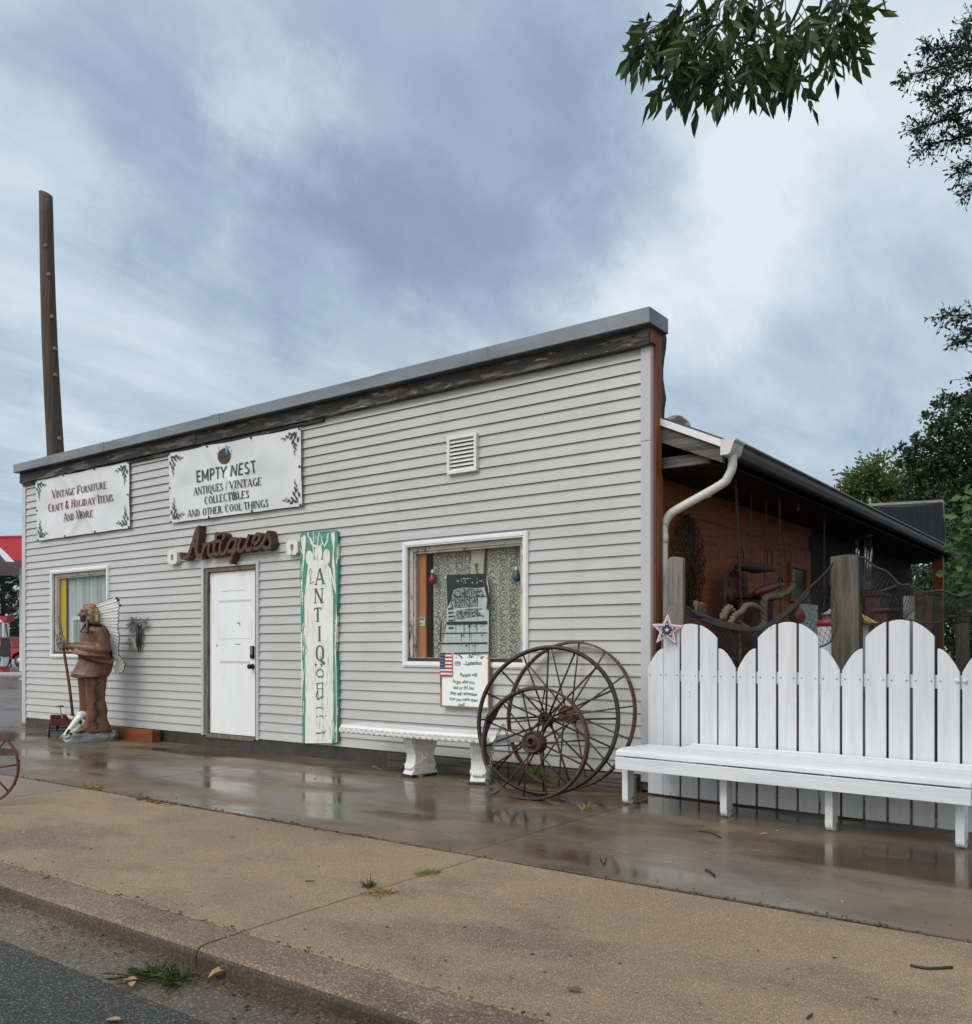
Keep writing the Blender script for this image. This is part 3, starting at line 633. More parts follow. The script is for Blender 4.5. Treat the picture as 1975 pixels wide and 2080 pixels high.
# downspout
def curve_pts(ctrl, n=6):
    out = []; P_ = [Vector(p) for p in ctrl]
    for i in range(len(P_) - 1):
        p0 = P_[max(0, i - 1)]; p1 = P_[i]; p2 = P_[i + 1]; p3 = P_[min(len(P_) - 1, i + 2)]
        for k in range(n):
            t = k / n; out.append(.5 * ((2 * p1) + (-p0 + p2) * t + (2 * p0 - 5 * p1 + 4 * p2 - p3) * t * t + (-p0 + 3 * p1 - 3 * p2 + p3) * t ** 3))
    out.append(P_[-1]); return out
dsx = PY(1348.5, 1150, WY + .2).x; dy = WY + .2
a = Vector((EX + .05, YF + .06, EZ - .11))
ctrl = [a, a + Vector((0, .0, -.09)), a + Vector((-.035, .0, -.165)), a + Vector((-.10, .0, -.225)), Vector((dsx + .13, dy, 2.36)), Vector((dsx + .05, dy, 2.31)), Vector((dsx + .008, dy, 2.24)), Vector((dsx, dy, 2.14)), Vector((dsx, dy, 1.2)), Vector((dsx, dy, .12))]
mb = MB(); mb.tube(curve_pts(ctrl, 5), .036, 10); mb.tube([(dsx, dy, 2.16), (dsx, dy, 2.08)], .0395, 10); mb.tube([a + Vector((-.2, 0, -.275)), a + Vector((-.22, 0, -.286))], .039, 10)
mb.build('downspout', PIPEW, shop)
mb = MB(); mb.box(dsx - .06, dsx + .045, dy - .045, dy + .05, 1.16, 1.18); mb.build('pipe_strap', PIPEW, shop)
# little window in the side wall
mb = MB(); p0 = PXX(1601, 1221, SX); p1 = PXX(1637, 1150, SX); ya, yb, za_, zb_ = p0.y, p1.y, p0.z, p1.z
for (a, c, e, f) in ((ya, ya + .06, za_, zb_), (yb - .06, yb, za_, zb_), (ya + .06, yb - .06, zb_ - .06, zb_), (ya + .06, yb - .06, za_, za_ + .05)): mb.box(SX + .001, SX + .04, a, c, e, f)
sw = mb.build('window', ORANGE, shop, bevel=.003)
mb = MB(); mb.box(SX + .003, SX + .012, ya + .06, yb - .06, za_ + .05, zb_ - .06); mb.build('pane', mat('dark_pane', (.012, .013, .015), (.01, .01, .012), rough=.4, spec=.2), sw)
mb = MB(); mb.box(SX + .0125, SX + .016, ya + .08, ya + .2, zb_ - .22, zb_ - .08); mb.box(SX + .0125, SX + .016, ya + .08, ya + .14, za_ + .1, zb_ - .25); mb.build('curtain', mat('window_cloth', (.35, .34, .32), (.25, .25, .24), rough=.9), sw)
# post under the far end of the eave
mb = MB(); q = PXX(1917, 1150, EX - .02); mb.box(EX - .16, EX - .02, q.y - .07, q.y + .07, 0, EZ - .13); mb.build('eave_post', ORANGE, shop, bevel=.005)
# roof jack seen over the rake
mb = MB(); mb.lathe([(.19, -.1), (.14, .07), (.07, .13), (.05, .14)], 10, Matrix.Translation((-3.77, 8.2, sl(-3.77) + .01))); mb.build('roof_vent', mat('vent_metal', (.30, .31, .32), (.05, .05, .05), rough=.6, scale=6, lo=.45, hi=.55), roof)

# tarp-covered dormer on the far roof
mb = MB(); A_ = PXX(1770, 1018, EX - .9); B_ = PXX(1928, 1017, EX - .15)
TARP = mat('black_tarp', (.009, .009, .012), (.016, .016, .02), rough=.7, scale=4, bump=.03, bscale=3, spec=.15)
tt = thing('tarp_shelter', 'black tarp stretched over a timber frame above the far end of the eave', 'tarp', (EX - .5, 14.5, sl(EX - .5) + .03))
y0, y1 = 12.3, 17.3; xa, xb2 = EX - 1.6, EX - .12
za1 = PXX(1770, 1028, EX - .12).z
ztop = CAMZ + (HZ - 1019) / FPX * (CF.x * xb2 + CF.y * y1)
nseg = 10; vs = []
for i in range(nseg + 1):
    f = i / nseg
    for j in range(7):
        g = j / 6; yy = y0 + (y1 - y0) * f; zt = 3.03 + (ztop - 3.03) * f - .04 * math.sin(f * math.pi)
        zb3 = sl(xb2) + .035
        vs.append((xb2 + .02 * math.sin(f * 19 + g * 4) * (1 - abs(2 * g - 1)) - .05 * g, yy, zb3 + (zt - zb3) * g))
mb.add(vs, [(i * 7 + j, (i + 1) * 7 + j, (i + 1) * 7 + j + 1, i * 7 + j + 1) for i in range(nseg) for j in range(6)], 0, True)
k0 = len(mb.v); vs = []
for i in range(nseg + 1):
    f = i / nseg; yy = y0 + (y1 - y0) * f; zt = 3.03 + (ztop - 3.03) * f - .04 * math.sin(f * math.pi)
    vs += [(xb2 - .05, yy, zt), (xa, yy, zt + .05)]
mb.add(vs, [(2 * i, 2 * i + 2, 2 * i + 3, 2 * i + 1) for i in range(nseg)], 0, True)
mb.build('tarp', TARP, tt)
mb = MB(); mb.bar((xb2 - .03, y1 + .04, sl(xb2) + .03), (xb2 - .06, y1 + .04, ztop + .03), .07, .05); mb.bar((xb2 - .05, y1 + .04, ztop + .02), (xa, y1 + .04, ztop + .07), .05, .05); mb.bar((xa, y1 + .04, sl(xa) - .1), (xa, y1 + .04, ztop + .05), .05, .05)
mb.build('frame', mat('pale_timber', (.33, .28, .22), (.22, .18, .14), rough=.8, scale=5), tt)
# ---------------------------------------------------------------- banners
BANW = mat('banner_vinyl', (.66, .67, .69), (.58, .59, .61), rough=.38, scale=2)
MAROON = mat('banner_maroon', (.16, .022, .035), (.13, .02, .03), rough=.5); CHAR = mat('banner_charcoal', (.022, .022, .025), (.03, .03, .033), rough=.5)
PLUM = mat('banner_plum', (.045, .016, .018), (.06, .02, .022), rough=.5); BLUEF = mat('feather_blue', (.07, .20, .48), (.14, .32, .6), rough=.5)
def banner(corners, label, kind):
    TL, TR, BR, BL = [PY(u, v, WY - .045) for u, v in corners]
    W_ = ((TR - TL).length + (BR - BL).length) / 2; H_ = ((TL - BL).length + (TR - BR).length) / 2
    def wr(s, t):   # vinyl rippled between its fixings
        e = min(s, 1 - s, .5) * 2; q = min(t, 1 - t, .5) * 2
        f = .008 * math.sin(s * 11 + t * 7) * q + .012 * math.sin(9 * (s - t) + 1.2) * e * q + .004 * math.sin(s * 23 - t * 9) * q ** 2 + .016 * math.exp(-((s - .5 - .5 * (t - .3)) / .05) ** 2) * (1 - t) + .014 * math.exp(-((s - .66 + .35 * t) / .035) ** 2)
        return f * .9
    def place(x, z, y):   # x, z in metres from the lower left corner
        s, t = x / W_, z / H_
        sag = .018 * H_ * (math.sin(s * math.pi * 3) ** 2)
        p = BL.lerp(BR, s).lerp(TL.lerp(TR, s), t)
        return Vector((p.x, WY - .048 - y * 1.5 - wr(s, t), p.z - sag * (t > .5) * (t - .5) * 1.2 + sag * (t < .5) * (.5 - t) * .5))
    mb = MB(); nx, nz = 120, 70
    vs = [place(W_ * i / nx, H_ * j / nz, 0) for j in range(nz + 1) for i in range(nx + 1)]
    mb.add(vs, [(j * (nx + 1) + i, j * (nx + 1) + i + 1, (j + 1) * (nx + 1) + i + 1, (j + 1) * (nx + 1) + i) for j in range(nz) for i in range(nx)], 0, True)
    o = thing('banner', label, 'banner', (BL.x, WY - .03, BL.z))
    mb.build('sheet', BANW, o)
    PM = [MAROON, CHAR, PLUM, mat('nest_brown', (.028, .02, .018), (.05, .035, .03), rough=.6, scale=30), BLACK, mat('nest_twig', (.09, .065, .05), (.07, .05, .04), rough=.6), BLUEF]
    def leaf(pr, x, z, a, l, w, mi):
        pts = []
        for i in range(13):
            t = i / 12; pts.append((t, math.sin(t * math.pi) ** .8))
        poly = [(t * l, w * h / 2) for t, h in pts] + [(t * l, -w * h / 2) for t, h in pts[::-1][1:-1]]
        ca, sa = math.cos(a), math.sin(a)
        pr.face([place(x + px * ca - pz * sa, z + px * sa + pz * ca, .006) for px, pz in poly], mi)
    mi_l = 2 if kind == 2 else 1
    S = H_ * .30
    for cx_, cz_, fx, fz in ((.02, .02, 1, 1), (W_ - .02, .02, -1, 1), (.02, H_ - .02, 1, -1), (W_ - .02, H_ - .02, -1, -1)):
        pr = MB()
        def pp(x, z): return cx_ + fx * x * S, cz_ + fz * z * S
        for st in ([(.12, .1), (.3, .28), (.34, .5), (.25, .75), (.3, 1.0)], [(.12, .1), (.35, .2), (.6, .14), (.85, .28), (1.08, .24)]):
            ribbon(pr, [pp(*q) for q in st], .006, lambda a, b, c: place(a, b, c), .0055, None, mi_l)
        def lf(x, z, a, l, w):
            X, Z = pp(x, z); leaf(pr, X, Z, math.atan2(fz * math.sin(R(a)), fx * math.cos(R(a))), l * S, w * S, mi_l)
        for q in ((.16, .14, 60, .3, .1), (.2, .1, 20, .32, .11), (.05, .3, 75, .26, .12), (.33, .36, 60, .28, .11), (.3, .52, 130, .24, .09), (.3, .6, 75, .2, .08), (.25, .75, 120, .14, .06), (.28, .85, 60, .14, .05), (.3, 1.0, 95, .1, .04),
                  (.4, .2, 40, .26, .11), (.45, .16, -25, .24, .1), (.62, .16, 40, .2, .08), (.7, .2, -15, .18, .06), (.85, .28, 50, .13, .05), (.92, .25, -20, .14, .05), (1.05, .24, 15, .1, .04)): lf(*q)
        pr.build('vine', PM, o)
    T = place
    def line(fn, s, xc, z, h, place, y, **k):      # every word is a part
        if fn is sans_caps: meas = lambda q: sum(SANS[c_][0] + .1 for c_ in q) * h * k['cond']
        else: meas = lambda q: serif_line(None, q, 0, 0, h, None, 0, measure=True, **k)
        x = xc - meas(s) / 2; words = s.split(' ')
        for i, w_ in enumerate(words):
            x0 = x + meas(' '.join(words[:i]) + ' ') if i else x; pr = MB()
            if fn is sans_caps: sans_caps(pr, w_, x0 + meas(w_) / 2, z, h, place, y, **k)
            else: serif_line(pr, w_, x0, z, h, place, y, **k)
            pr.build('lettering', PM, o)
    if kind == 1:
        c = W_ * .49
        line(serif_center, 'VINTAGE FURNITURE', c, H_ * .655, H_ * .135, T, .006, small=.80, cond=1.26, mi=0)
        line(serif_center, 'CRAFT & HOLIDAY ITEMS', c, H_ * .445, H_ * .135, T, .006, small=.80, cond=1.24, mi=0)
        line(serif_center, 'AND MORE', c * .97, H_ * .25, H_ * .135, T, .006, small=.80, cond=1.26, mi=0)
    else:
        c = W_ * .465
        line(sans_caps, 'EMPTY NEST', c, H_ * .515, H_ * .165, T, .006, cond=1.12, mi=1)
        line(serif_center, 'ANTIQUES / VINTAGE', c, H_ * .345, H_ * .105, T, .006, cond=1.18, mi=1)
        line(serif_center, 'COLLECTIBLES', c, H_ * .195, H_ * .105, T, .006, cond=1.18, mi=1)
        line(serif_center, 'AND OTHER COOL THINGS', c * 1.0, H_ * .045, H_ * .10, T, .006, cond=1.2, mi=1)
        nx_, nz_ = W_ * .455, H_ * .825; r_ = H_ * .12; pr = MB()
        pr.face([T(nx_ + r_ * 1.08 * math.cos(a), nz_ + r_ * (.95 if math.sin(a) < 0 else .82) * math.sin(a), .006) for a in [i * math.pi / 14 for i in range(28)]], 3)
        pr.face([T(nx_ - r_ * .05 + r_ * .62 * math.cos(a), nz_ + r_ * .1 + r_ * .36 * math.sin(a + .15), .0068) for a in [i * math.pi / 12 for i in range(24)]], 4)
        for i in range(12):
            a = R(10 + i * 30); ribbon(pr, [(nx_ + r_ * 1.05 * math.cos(a + j * .12), nz_ + r_ * (.78 + .05 * (i % 3)) * math.sin(a + j * .12)) for j in range(5)], r_ * .05, T, .0072, None, 5)
        fe = [(.45, .05), (.62, .35), (.66, .8), (.5, 1.25), (.33, 1.0), (.27, .6), (.33, .25)]
        pr.face([T(nx_ + r_ * (a + .05), nz_ + r_ * b, .0078) for a, b in fe], 6)
        for a, b, an in ((-1.0, .75, 60), (-1.3, .3, 20), (.95, .75, 50), (1.2, .4, 30), (1.15, .1, -20), (-.9, 1.0, 100)): leaf(pr, nx_ + r_ * a, nz_ + r_ * b, R(an), r_ * .22, r_ * .1, 1)
        pr.build('emblem', PM, o)
    for s, t in ((.008, .985), (.33, .985), (.66, .985), (.992, .985), (.008, .015), (.33, .015), (.66, .015), (.992, .015), (.008, .5), (.992, .5)):
        g = MB(); p = place(W_ * s, H_ * t, .004); g.lathe([(.014, 0), (.014, .006), (.006, .007), (.005, .004)], 10, Matrix.Translation(p) @ Matrix.Rotation(R(90), 4, 'X')); g.build('grommet', CHAR, o)
    return o
banner(((72.5, 976.5), (262.3, 937), (264.4, 1072.4), (77, 1099)), 'white vinyl banner reading Vintage Furniture Craft & Holiday Items above the small window', 1)
banner(((342.4, 921), (611, 867.7), (614.2, 1027.6), (346.7, 1062.8)), 'white vinyl banner with a nest emblem and EMPTY NEST lettering under the coping', 2)

# ---------------------------------------------------------------- brown script sign
SIGNB = mat('sign_brown', (.085, .034, .024), (.06, .024, .018), rough=.6, scale=14, bump=.0015)
Z4 = lambda x, y: (360 + x * 210 / 1876, 1060 + y * 100 / 893)
sg = thing('script_sign', 'chunky brown cut-out script sign reading Antiques over the door', 'sign', tuple(PY(450, 1120, WY)))
strokes = [('letter_a', [[(62, 590), (90, 650), (150, 650), (205, 590), (250, 470), (300, 310), (345, 160), (375, 105)], [(375, 105), (368, 250), (350, 420), (345, 550), (380, 620), (440, 620)], [(255, 430), (360, 415)]], 72),
           ('letter_n', [[(440, 600), (470, 500), (480, 410)], [(455, 560), (500, 440), (560, 395), (580, 430), (560, 540), (590, 610), (640, 600)]], 52),
           ('letter_t', [[(715, 215), (690, 360), (665, 500), (690, 585), (740, 580), (775, 520)], [(640, 370), (770, 345)], [(700, 230), (770, 225)]], 54),
           ('letter_i', [[(800, 370), (775, 500), (800, 575), (860, 560), (900, 500)], [(835, 225), (850, 260), (830, 300)]], 54),
           ('letter_q', [[(1070, 335), (1000, 305), (935, 385), (905, 480), (945, 545), (1010, 500), (1070, 345)], [(1075, 320), (1030, 500), (985, 640), (965, 735)], [(1010, 560), (1080, 500)]], 54),
           ('letter_u', [[(1150, 310), (1110, 440), (1120, 525), (1180, 510), (1250, 400), (1300, 255)], [(1300, 255), (1250, 420), (1270, 510), (1330, 490)]], 54),
           ('letter_e', [[(1360, 440), (1470, 350), (1500, 270), (1460, 220), (1400, 290), (1370, 400), (1395, 475), (1470, 470), (1540, 400)]], 54),
           ('letter_s', [[(1510, 450), (1590, 320), (1655, 185), (1670, 280), (1700, 370), (1680, 450), (1620, 480), (1570, 450)]], 56)]
k = 0
for nm, sts, w in strokes:
    mb = MB()
    for st in sts:
        pts = []
        for u, v in st:
            p = PY(*Z4(u, v), WY - .115); pts.append((p.x, p.z))
        sm = curve_pts([(a, 0, b) for a, b in pts], 5); pts = [(p.x, p.z) for p in sm]
        ww = w * 210 / 1876 * 10.8 / FPX * 1.15
        e = .0009 * (k % 9); k += 1
        ribbon(mb, pts, ww, lambda a, b, c: Vector((a, c, b)), WY - .115 - e, WY - .016)
        for q in (pts[0], pts[-1]):
            n_ = 12; mb.prism([(q[0] + ww / 2 * math.cos(2 * math.pi * i / n_), q[1] + ww / 2 * math.sin(2 * math.pi * i / n_)) for i in range(n_)], lambda a, b: Vector((a, WY - .1145 - e, b)), lambda a, b: Vector((a, WY - .0165, b)))
    mb.build(nm, SIGNB, sg)
# white blocky zeros either side of it
def zero(us, lab, broken):
    x0, x1, z0, z1 = rect(*us, Y=WY - .06); mb = MB(); c = (x1 - x0) * .22; cz = (z1 - z0) * .16
    ix0, ix1 = x0 + (x1 - x0) * .36, x1 - (x1 - x0) * .36; iz0, iz1 = z0 + (z1 - z0) * .3, z1 - (z1 - z0) * .3
    o8 = [(x0 + c, z0), (x1 - c, z0), (x1, z0 + cz), (x1, z1 - cz), (x1 - c, z1), (x0 + c, z1), (x0, z1 - cz), (x0, z0 + cz)]
    i8 = [(ix0 + .004, iz0), (ix1 - .004, iz0), (ix1, iz0 + .006), (ix1, iz1 - .006), (ix1 - .004, iz1), (ix0 + .004, iz1), (ix0, iz1 - .006), (ix0, iz0 + .006)]
    yf, yb = WY - .075, WY - .015
    for i in range(8):
        if broken and i == 0:
            xm = (x0 + x1) / 2
            quads = [((o8[0], (xm - .012, z0 + .012), (xm - .008, iz0), i8[0])), (((xm + .006, z0 - .0), o8[1], i8[1], (xm + .004, iz0)))]
        else: quads = [(o8[i], o8[(i + 1) % 8], i8[(i + 1) % 8], i8[i])]
        for qd in quads: mb.prism(qd, lambda a, b: Vector((a, yf, b)), lambda a, b: Vector((a, yb, b)))
    tag(mb.build('sign_numeral', mat('chipped_white', (.72, .71, .68), (.62, .60, .56), rough=.6, scale=9, wear=((.3, .28, .25), .66, 12, .05, (1, 1, 1)))), lab, 'sign')
zero(((342, 361, 342.5, 361.6), (1119, 1117, 1147, 1146)), 'small white block zero fixed left of the brown script sign', False)
zero(((583, 606, 584, 607), (1098, 1095.5, 1128.5, 1127)), 'white block zero with a cracked foot between the script sign and the green board', True)

# ---------------------------------------------------------------- tall green-and-white ANTIQUE board
GREENB = mat('teal_paint', (.060, .285, .205), (.050, .225, .165), rough=.55, scale=3, stretch=(5, 1, .8), wear=[((.72, .72, .69), .575, 6, .03, (5, 1, .7)), ((.03, .05, .04), .66, 11, .04, (3, 1, .5))])
PEELW = mat('peeling_white', (.78, .78, .76), (.70, .70, .67), rough=.6, scale=5, bump=.002, wear=[((.42, .41, .38), .56, 9, .07, (5, 1, .3)), ((.10, .09, .085), .635, 15, .03, (4, 1, .35))])
LETG = mat('letter_green', (.055, .10, .07), (.08, .13, .095), rough=.6, scale=16, wear=((.6, .6, .57), .66, 18, .05, (2, 1, .7)))
Z7 = lambda x, y: (560 + x * 180 / 711, 1060 + y * 500 / 1976)
bd = thing('painted_board', 'tall weathered teal and white plank with vertical ANTIQUE lettering beside the door', 'sign', tuple(PY(650, 1509, WY - .05)))
BY = WY - .055
def bp(x, y, yy=BY): p = PY(*Z7(x, y), BY); return (p.x, p.z)
out = [(195, 105), (212, 88), (470, 66), (490, 74), (495, 100), (498, 420), (490, 800), (484, 1010), (496, 1200), (498, 1500), (497, 1770), (440, 1788), (380, 1774), (215, 1780), (205, 1300), (200, 1000), (203, 800), (196, 500)]
mb = MB(); mb.prism([bp(*q) for q in out], lambda a, b: Vector((a, BY, b)), lambda a, b: Vector((a, WY - .02, b)))
mb.build('plank', GREENB, bd, bevel=.004)
mb = MB(); kk = 0
def paint(pts, mi=0):
    global kk
    kk += 1; e = BY - .0016 - .0004 * (kk % 6); q = [bp(*p) for p in pts]; mb.face([Vector((a, e, b)) for a, b in q], mi)
def ring(cx_, cy_, rx, ry, n=18): return [(cx_ + rx * math.cos(2 * math.pi * i / n), cy_ + ry * math.sin(2 * math.pi * i / n)) for i in range(n)]
paint([(232, 620), (262, 330), (330, 300), (400, 310), (440, 380), (462, 600), (462, 1100), (466, 1500), (452, 1776), (238, 1778), (240, 1300), (236, 1000)])
for c in ((272, 290, 30, 60), (345, 250, 31, 62), (412, 280, 30, 62)): paint(ring(*c))
for q in ([(205, 130), (235, 105), (246, 120), (238, 260), (222, 400), (215, 540), (204, 580), (216, 420), (222, 280)], [(196, 200), (222, 250), (226, 270), (205, 240)], [(262, 110), (285, 130), (302, 180), (330, 190), (345, 90), (352, 82), (340, 195), (310, 205), (285, 180)],
          [(352, 80), (372, 140), (392, 190), (410, 150), (418, 90), (428, 92), (420, 160), (396, 202), (376, 180)], [(447, 90), (470, 84), (478, 130), (468, 260), (480, 400), (486, 560), (470, 480), (455, 330), (462, 210), (450, 130)],
          [(428, 350), (445, 380), (480, 520), (488, 590), (470, 540)], [(486, 620), (494, 800), (484, 1000), (490, 1180), (494, 1770), (490, 1770), (484, 1200), (474, 1010), (484, 820)], [(204, 880), (216, 900), (212, 1100), (216, 1300), (212, 1600), (208, 1300), (203, 1000)]): paint(q)
mb.build('white_paint', PEELW, bd)
ct = lambda x, y, c: Vector((x, c, y))
for ch, x0, y1, y0, hh in (('A', 318, 378, 505, 0), ('N', 312, 535, 655, 0), ('T', 312, 690, 805, 0), ('I', 340, 838, 960, 0), ('Q', 318, 990, 1115, 0)):
    mb = MB(); a = bp(x0, y0); b_ = bp(x0, y1); serif_line(mb, ch, a[0], a[1], b_[1] - a[1], ct, BY - .0042, cond=1.15); mb.build('letter', LETG, bd)
# what is left of the lower letters
for st, w in (([(322, 1145), (328, 1165)], 10), ([(316, 1142), (336, 1142)], 6), ([(372, 1145), (370, 1165)], 10), ([(362, 1142), (388, 1142)], 6), ([(340, 1195), (360, 1180), (382, 1200), (385, 1230), (370, 1250)], 10), ([(345, 1185), (325, 1215), (345, 1245), (385, 1245)], 11),
              ([(335, 1290), (335, 1340)], 9), ([(380, 1290), (380, 1425)], 8), ([(330, 1300), (385, 1292)], 6), ([(335, 1340), (380, 1340)], 6), ([(340, 1350), (328, 1400), (340, 1425), (385, 1400)], 10), ([(330, 1425), (352, 1425)], 6), ([(340, 1360), (345, 1425)], 6),
              ([(326, 1497), (345, 1490), (380, 1494), (380, 1505)], 8), ([(330, 1565), (340, 1560)], 9), ([(352, 1560), (382, 1558), (382, 1580)], 8), ([(325, 1700), (345, 1695), (360, 1700)], 9), ([(370, 1675), (385, 1705), (405, 1675)], 6), ([(355, 1695), (400, 1685)], 5),
              ([(283, 375), (272, 400), (280, 440), (292, 410), (283, 375)], 4), ([(285, 440), (280, 500), (310, 480)], 8), ([(246, 1000), (236, 1030), (248, 1068), (258, 1030), (246, 1000)], 3), ([(474, 980), (468, 1010), (480, 1030), (482, 990)], 3)):
    mb = MB(); pts = [bp(*q) for q in st]; ribbon(mb, pts, w * .2532 * 9.7 / FPX, ct, BY - .0046 - .0003 * (len(st) % 3), None); mb.build('letter_remnant', LETG, bd)

# ---------------------------------------------------------------- behind the panes
def cmat(name, c1, c2, kind):
    m = bpy.data.materials.new(name); m.use_nodes = True; N = m.node_tree.nodes; L = m.node_tree.links; b = N['Principled BSDF']; b.inputs['Roughness'].default_value = .9
    tc = N.new('ShaderNodeTexCoord'); mp = N.new('ShaderNodeMapping'); L.new(tc.outputs['Object'], mp.inputs[0])
    if kind == 'lace':
        mp.inputs['Scale'].default_value = (1, 0, 1)
        v = N.new('ShaderNodeTexVoronoi'); v.inputs['Scale'].default_value = 17; v.inputs['Randomness'].default_value = .25; L.new(mp.outputs[0], v.inputs['Vector'])
        v2 = N.new('ShaderNodeTexVoronoi'); v2.inputs['Scale'].default_value = 62; L.new(mp.outputs[0], v2.inputs['Vector'])
        w = N.new('ShaderNodeMath'); w.operation = 'SINE'; q = N.new('ShaderNodeMath'); q.operation = 'MULTIPLY'; q.inputs[1].default_value = 16; L.new(v.outputs['Distance'], q.inputs[0]); L.new(q.outputs[0], w.inputs[0])
        s = N.new('ShaderNodeMath'); s.operation = 'MULTIPLY_ADD'; s.inputs[1].default_value = .3; L.new(w.outputs[0], s.inputs[0]); L.new(v2.outputs['Distance'], s.inputs[2]); fac = s.outputs[0]; lo, hi = .25, .6
    else:
        mp.inputs['Scale'].default_value = (26, 1, .6); n = N.new('ShaderNodeTexNoise'); n.inputs['Scale'].default_value = 1; n.inputs['Detail'].default_value = 5; L.new(mp.outputs[0], n.inputs['Vector']); fac = n.outputs[0]; lo, hi = .35, .65
    r = N.new('ShaderNodeValToRGB'); r.color_ramp.elements[0].position = lo; r.color_ramp.elements[1].position = hi; r.color_ramp.elements[0].color = (*c1, 1); r.color_ramp.elements[1].color = (*c2, 1); L.new(fac, r.inputs[0]); L.new(r.outputs[0], b.inputs['Base Color'])
    return m
def curtain(x0, x1, z0, z1, Y, m, label, amp=.02, waves=9):
    mb = MB(); nx = 110; vs = []
    for i in range(nx + 1):
        s = i / nx; y = Y + amp * math.sin(s * waves * 2 * math.pi + .6 * math.sin(s * 9)) + amp * .4 * math.sin(s * waves * 4.7)
        vs += [(x0 + (x1 - x0) * s, y + .01, z0), (x0 + (x1 - x0) * s, y, z1)]
    mb.add(vs, [(2 * i, 2 * i + 2, 2 * i + 3, 2 * i + 1) for i in range(nx)], 0, True)
    return tag(mb.build('curtain', m), label, 'curtain')
x0, x1, z0, z1 = wl
curtain(x0 - .0, x1 + .05, z0 - .02, z1 + .02, WY + .105, cmat('sheer_cloth', (.62, .65, .64), (.36, .40, .41), 'sheer'), 'grey sheer curtain behind the pane of the small window', .009, 12)
mb = MB(); mb.box(x0 + .0, x0 + .16, WY + .07, WY + .08, z0, z1 - .02); tag(mb.build('yellow_strip', mat('yellow_card', (.68, .47, .02), (.60, .40, .02), rough=.5)), 'bright yellow strip standing at the left inside the small window', 'panel')
mb = MB(); a, c = x0 + .42, x0 + .86; e, f = z0 - .01, z0 + .5
for q in ((a, a + .05, e, f), (c - .05, c, e, f), (a + .05, c - .05, f - .05, f), (a + .05, c - .05, e, e + .05)): mb.box(q[0] - .1, q[1] - .1, WY + .066, WY + .078, q[2], q[3])
for i in range(4): mb.bar((a - .01 + i * .08, WY + .072, e + .05), (a + .02 + i * .08, WY + .072, f - .06), .025, .010)
tag(mb.build('chair_back', mat('white_enamel', (.7, .72, .7), (.62, .65, .63), rough=.4), bevel=.003), 'white slatted chair back showing inside the small window', 'chair')
x0, x1, z0, z1 = wr; dx = x1 - x0
mb = MB(); mb.box(x0 - .01, x0 + .09 * dx, WY + .075, WY + .10, z0, z1); mb.box(x0 + .03 * dx, x0 + .035 * dx, WY + .072, WY + .0755, z0, z1)
sp = tag(mb.build('door_edge', mat('orange_timber', (.55, .22, .09), (.46, .17, .065), rough=.55, scale=3, stretch=(8, 1, .5))), 'orange wooden board standing at the left inside the large window', 'board')
mb = MB(); mb.box(x0 + .035 * dx, x0 + .085 * dx, WY + .068, WY + .0715, z0 + .3 * (z1 - z0), z0 + .38 * (z1 - z0)); mb.box(x0 + .042 * dx, x0 + .075 * dx, WY + .066, WY + .0675, z0 + .355 * (z1 - z0), z0 + .37 * (z1 - z0), 1); mb.box(x0 + .042 * dx, x0 + .055 * dx, WY + .066, WY + .0675, z0 + .315 * (z1 - z0), z0 + .33 * (z1 - z0), 1)
tag(mb.build('sticker', [mat('pale_sticker', (.55, .66, .62), (.5, .6, .57), rough=.4), CHAR]), 'pale alarm sticker on the orange board in the large window', 'sticker')
mb = MB(); mb.box(x0 + .085 * dx, x0 + .125 * dx, WY + .104, WY + .112, z0, z1); tag(mb.build('gap_dark_sheet', mat('gap_shade', (.02, .008, .012), (.012, .01, .012), rough=.9)), 'dark sheet standing in for the unlit gap beside the lace curtain', 'curtain')  # near-black sheet paints the darkness of the open gap
curtain(x0 + .07 * dx, x1 + .1, z0 - .02, z1 + .05, WY + .135, cmat('lace_cloth', (.66, .63, .55), (.24, .23, .20), 'lace'), 'cream floral lace curtain filling the large window', .014, 10)
def bulb(u, v, c, lab):
    p = PY(u, v, WY + .085); o = thing('bulb_ornament', lab, 'ornament', tuple(p))
    mb = MB(); mb.lathe([(.002, -.075), (.02, -.07), (.036, -.05), (.04, -.03), (.034, -.005), (.02, .02), (.016, .03)], 18, Matrix.Translation(p))
    def ex(m, N, L, b): b.inputs['Transmission Weight'].default_value = .35
    mb.build('glass_bulb', mat('bulb_' + lab.split()[0], c, tuple(x * .7 for x in c), rough=.08, extra=ex), o)
    mb = MB(); mb.lathe([(.017, .03), (.019, .034), (.019, .062), (.008, .07)], 12, Matrix.Translation(p)); mb.build('cap', mat('bulb_cap', (.7, .7, .68), (.6, .6, .6), rough=.35, metal=.4), o)
    mb = MB(); mb.tube([p + Vector((0, 0, .07)), p + Vector((.008, 0, .14)), p + Vector((-.006, 0, .22)), Vector((p.x, p.y, z1 + .02))], .0022, 5); mb.build('string', BLACK, o)
bulb(879.5, 1171.5, (.6, .02, .04), 'red glass bulb ornament hanging in the large window'); bulb(1049.5, 1166, (.06, .16, .22), 'blue glass bulb ornament hanging at the right of the large window')
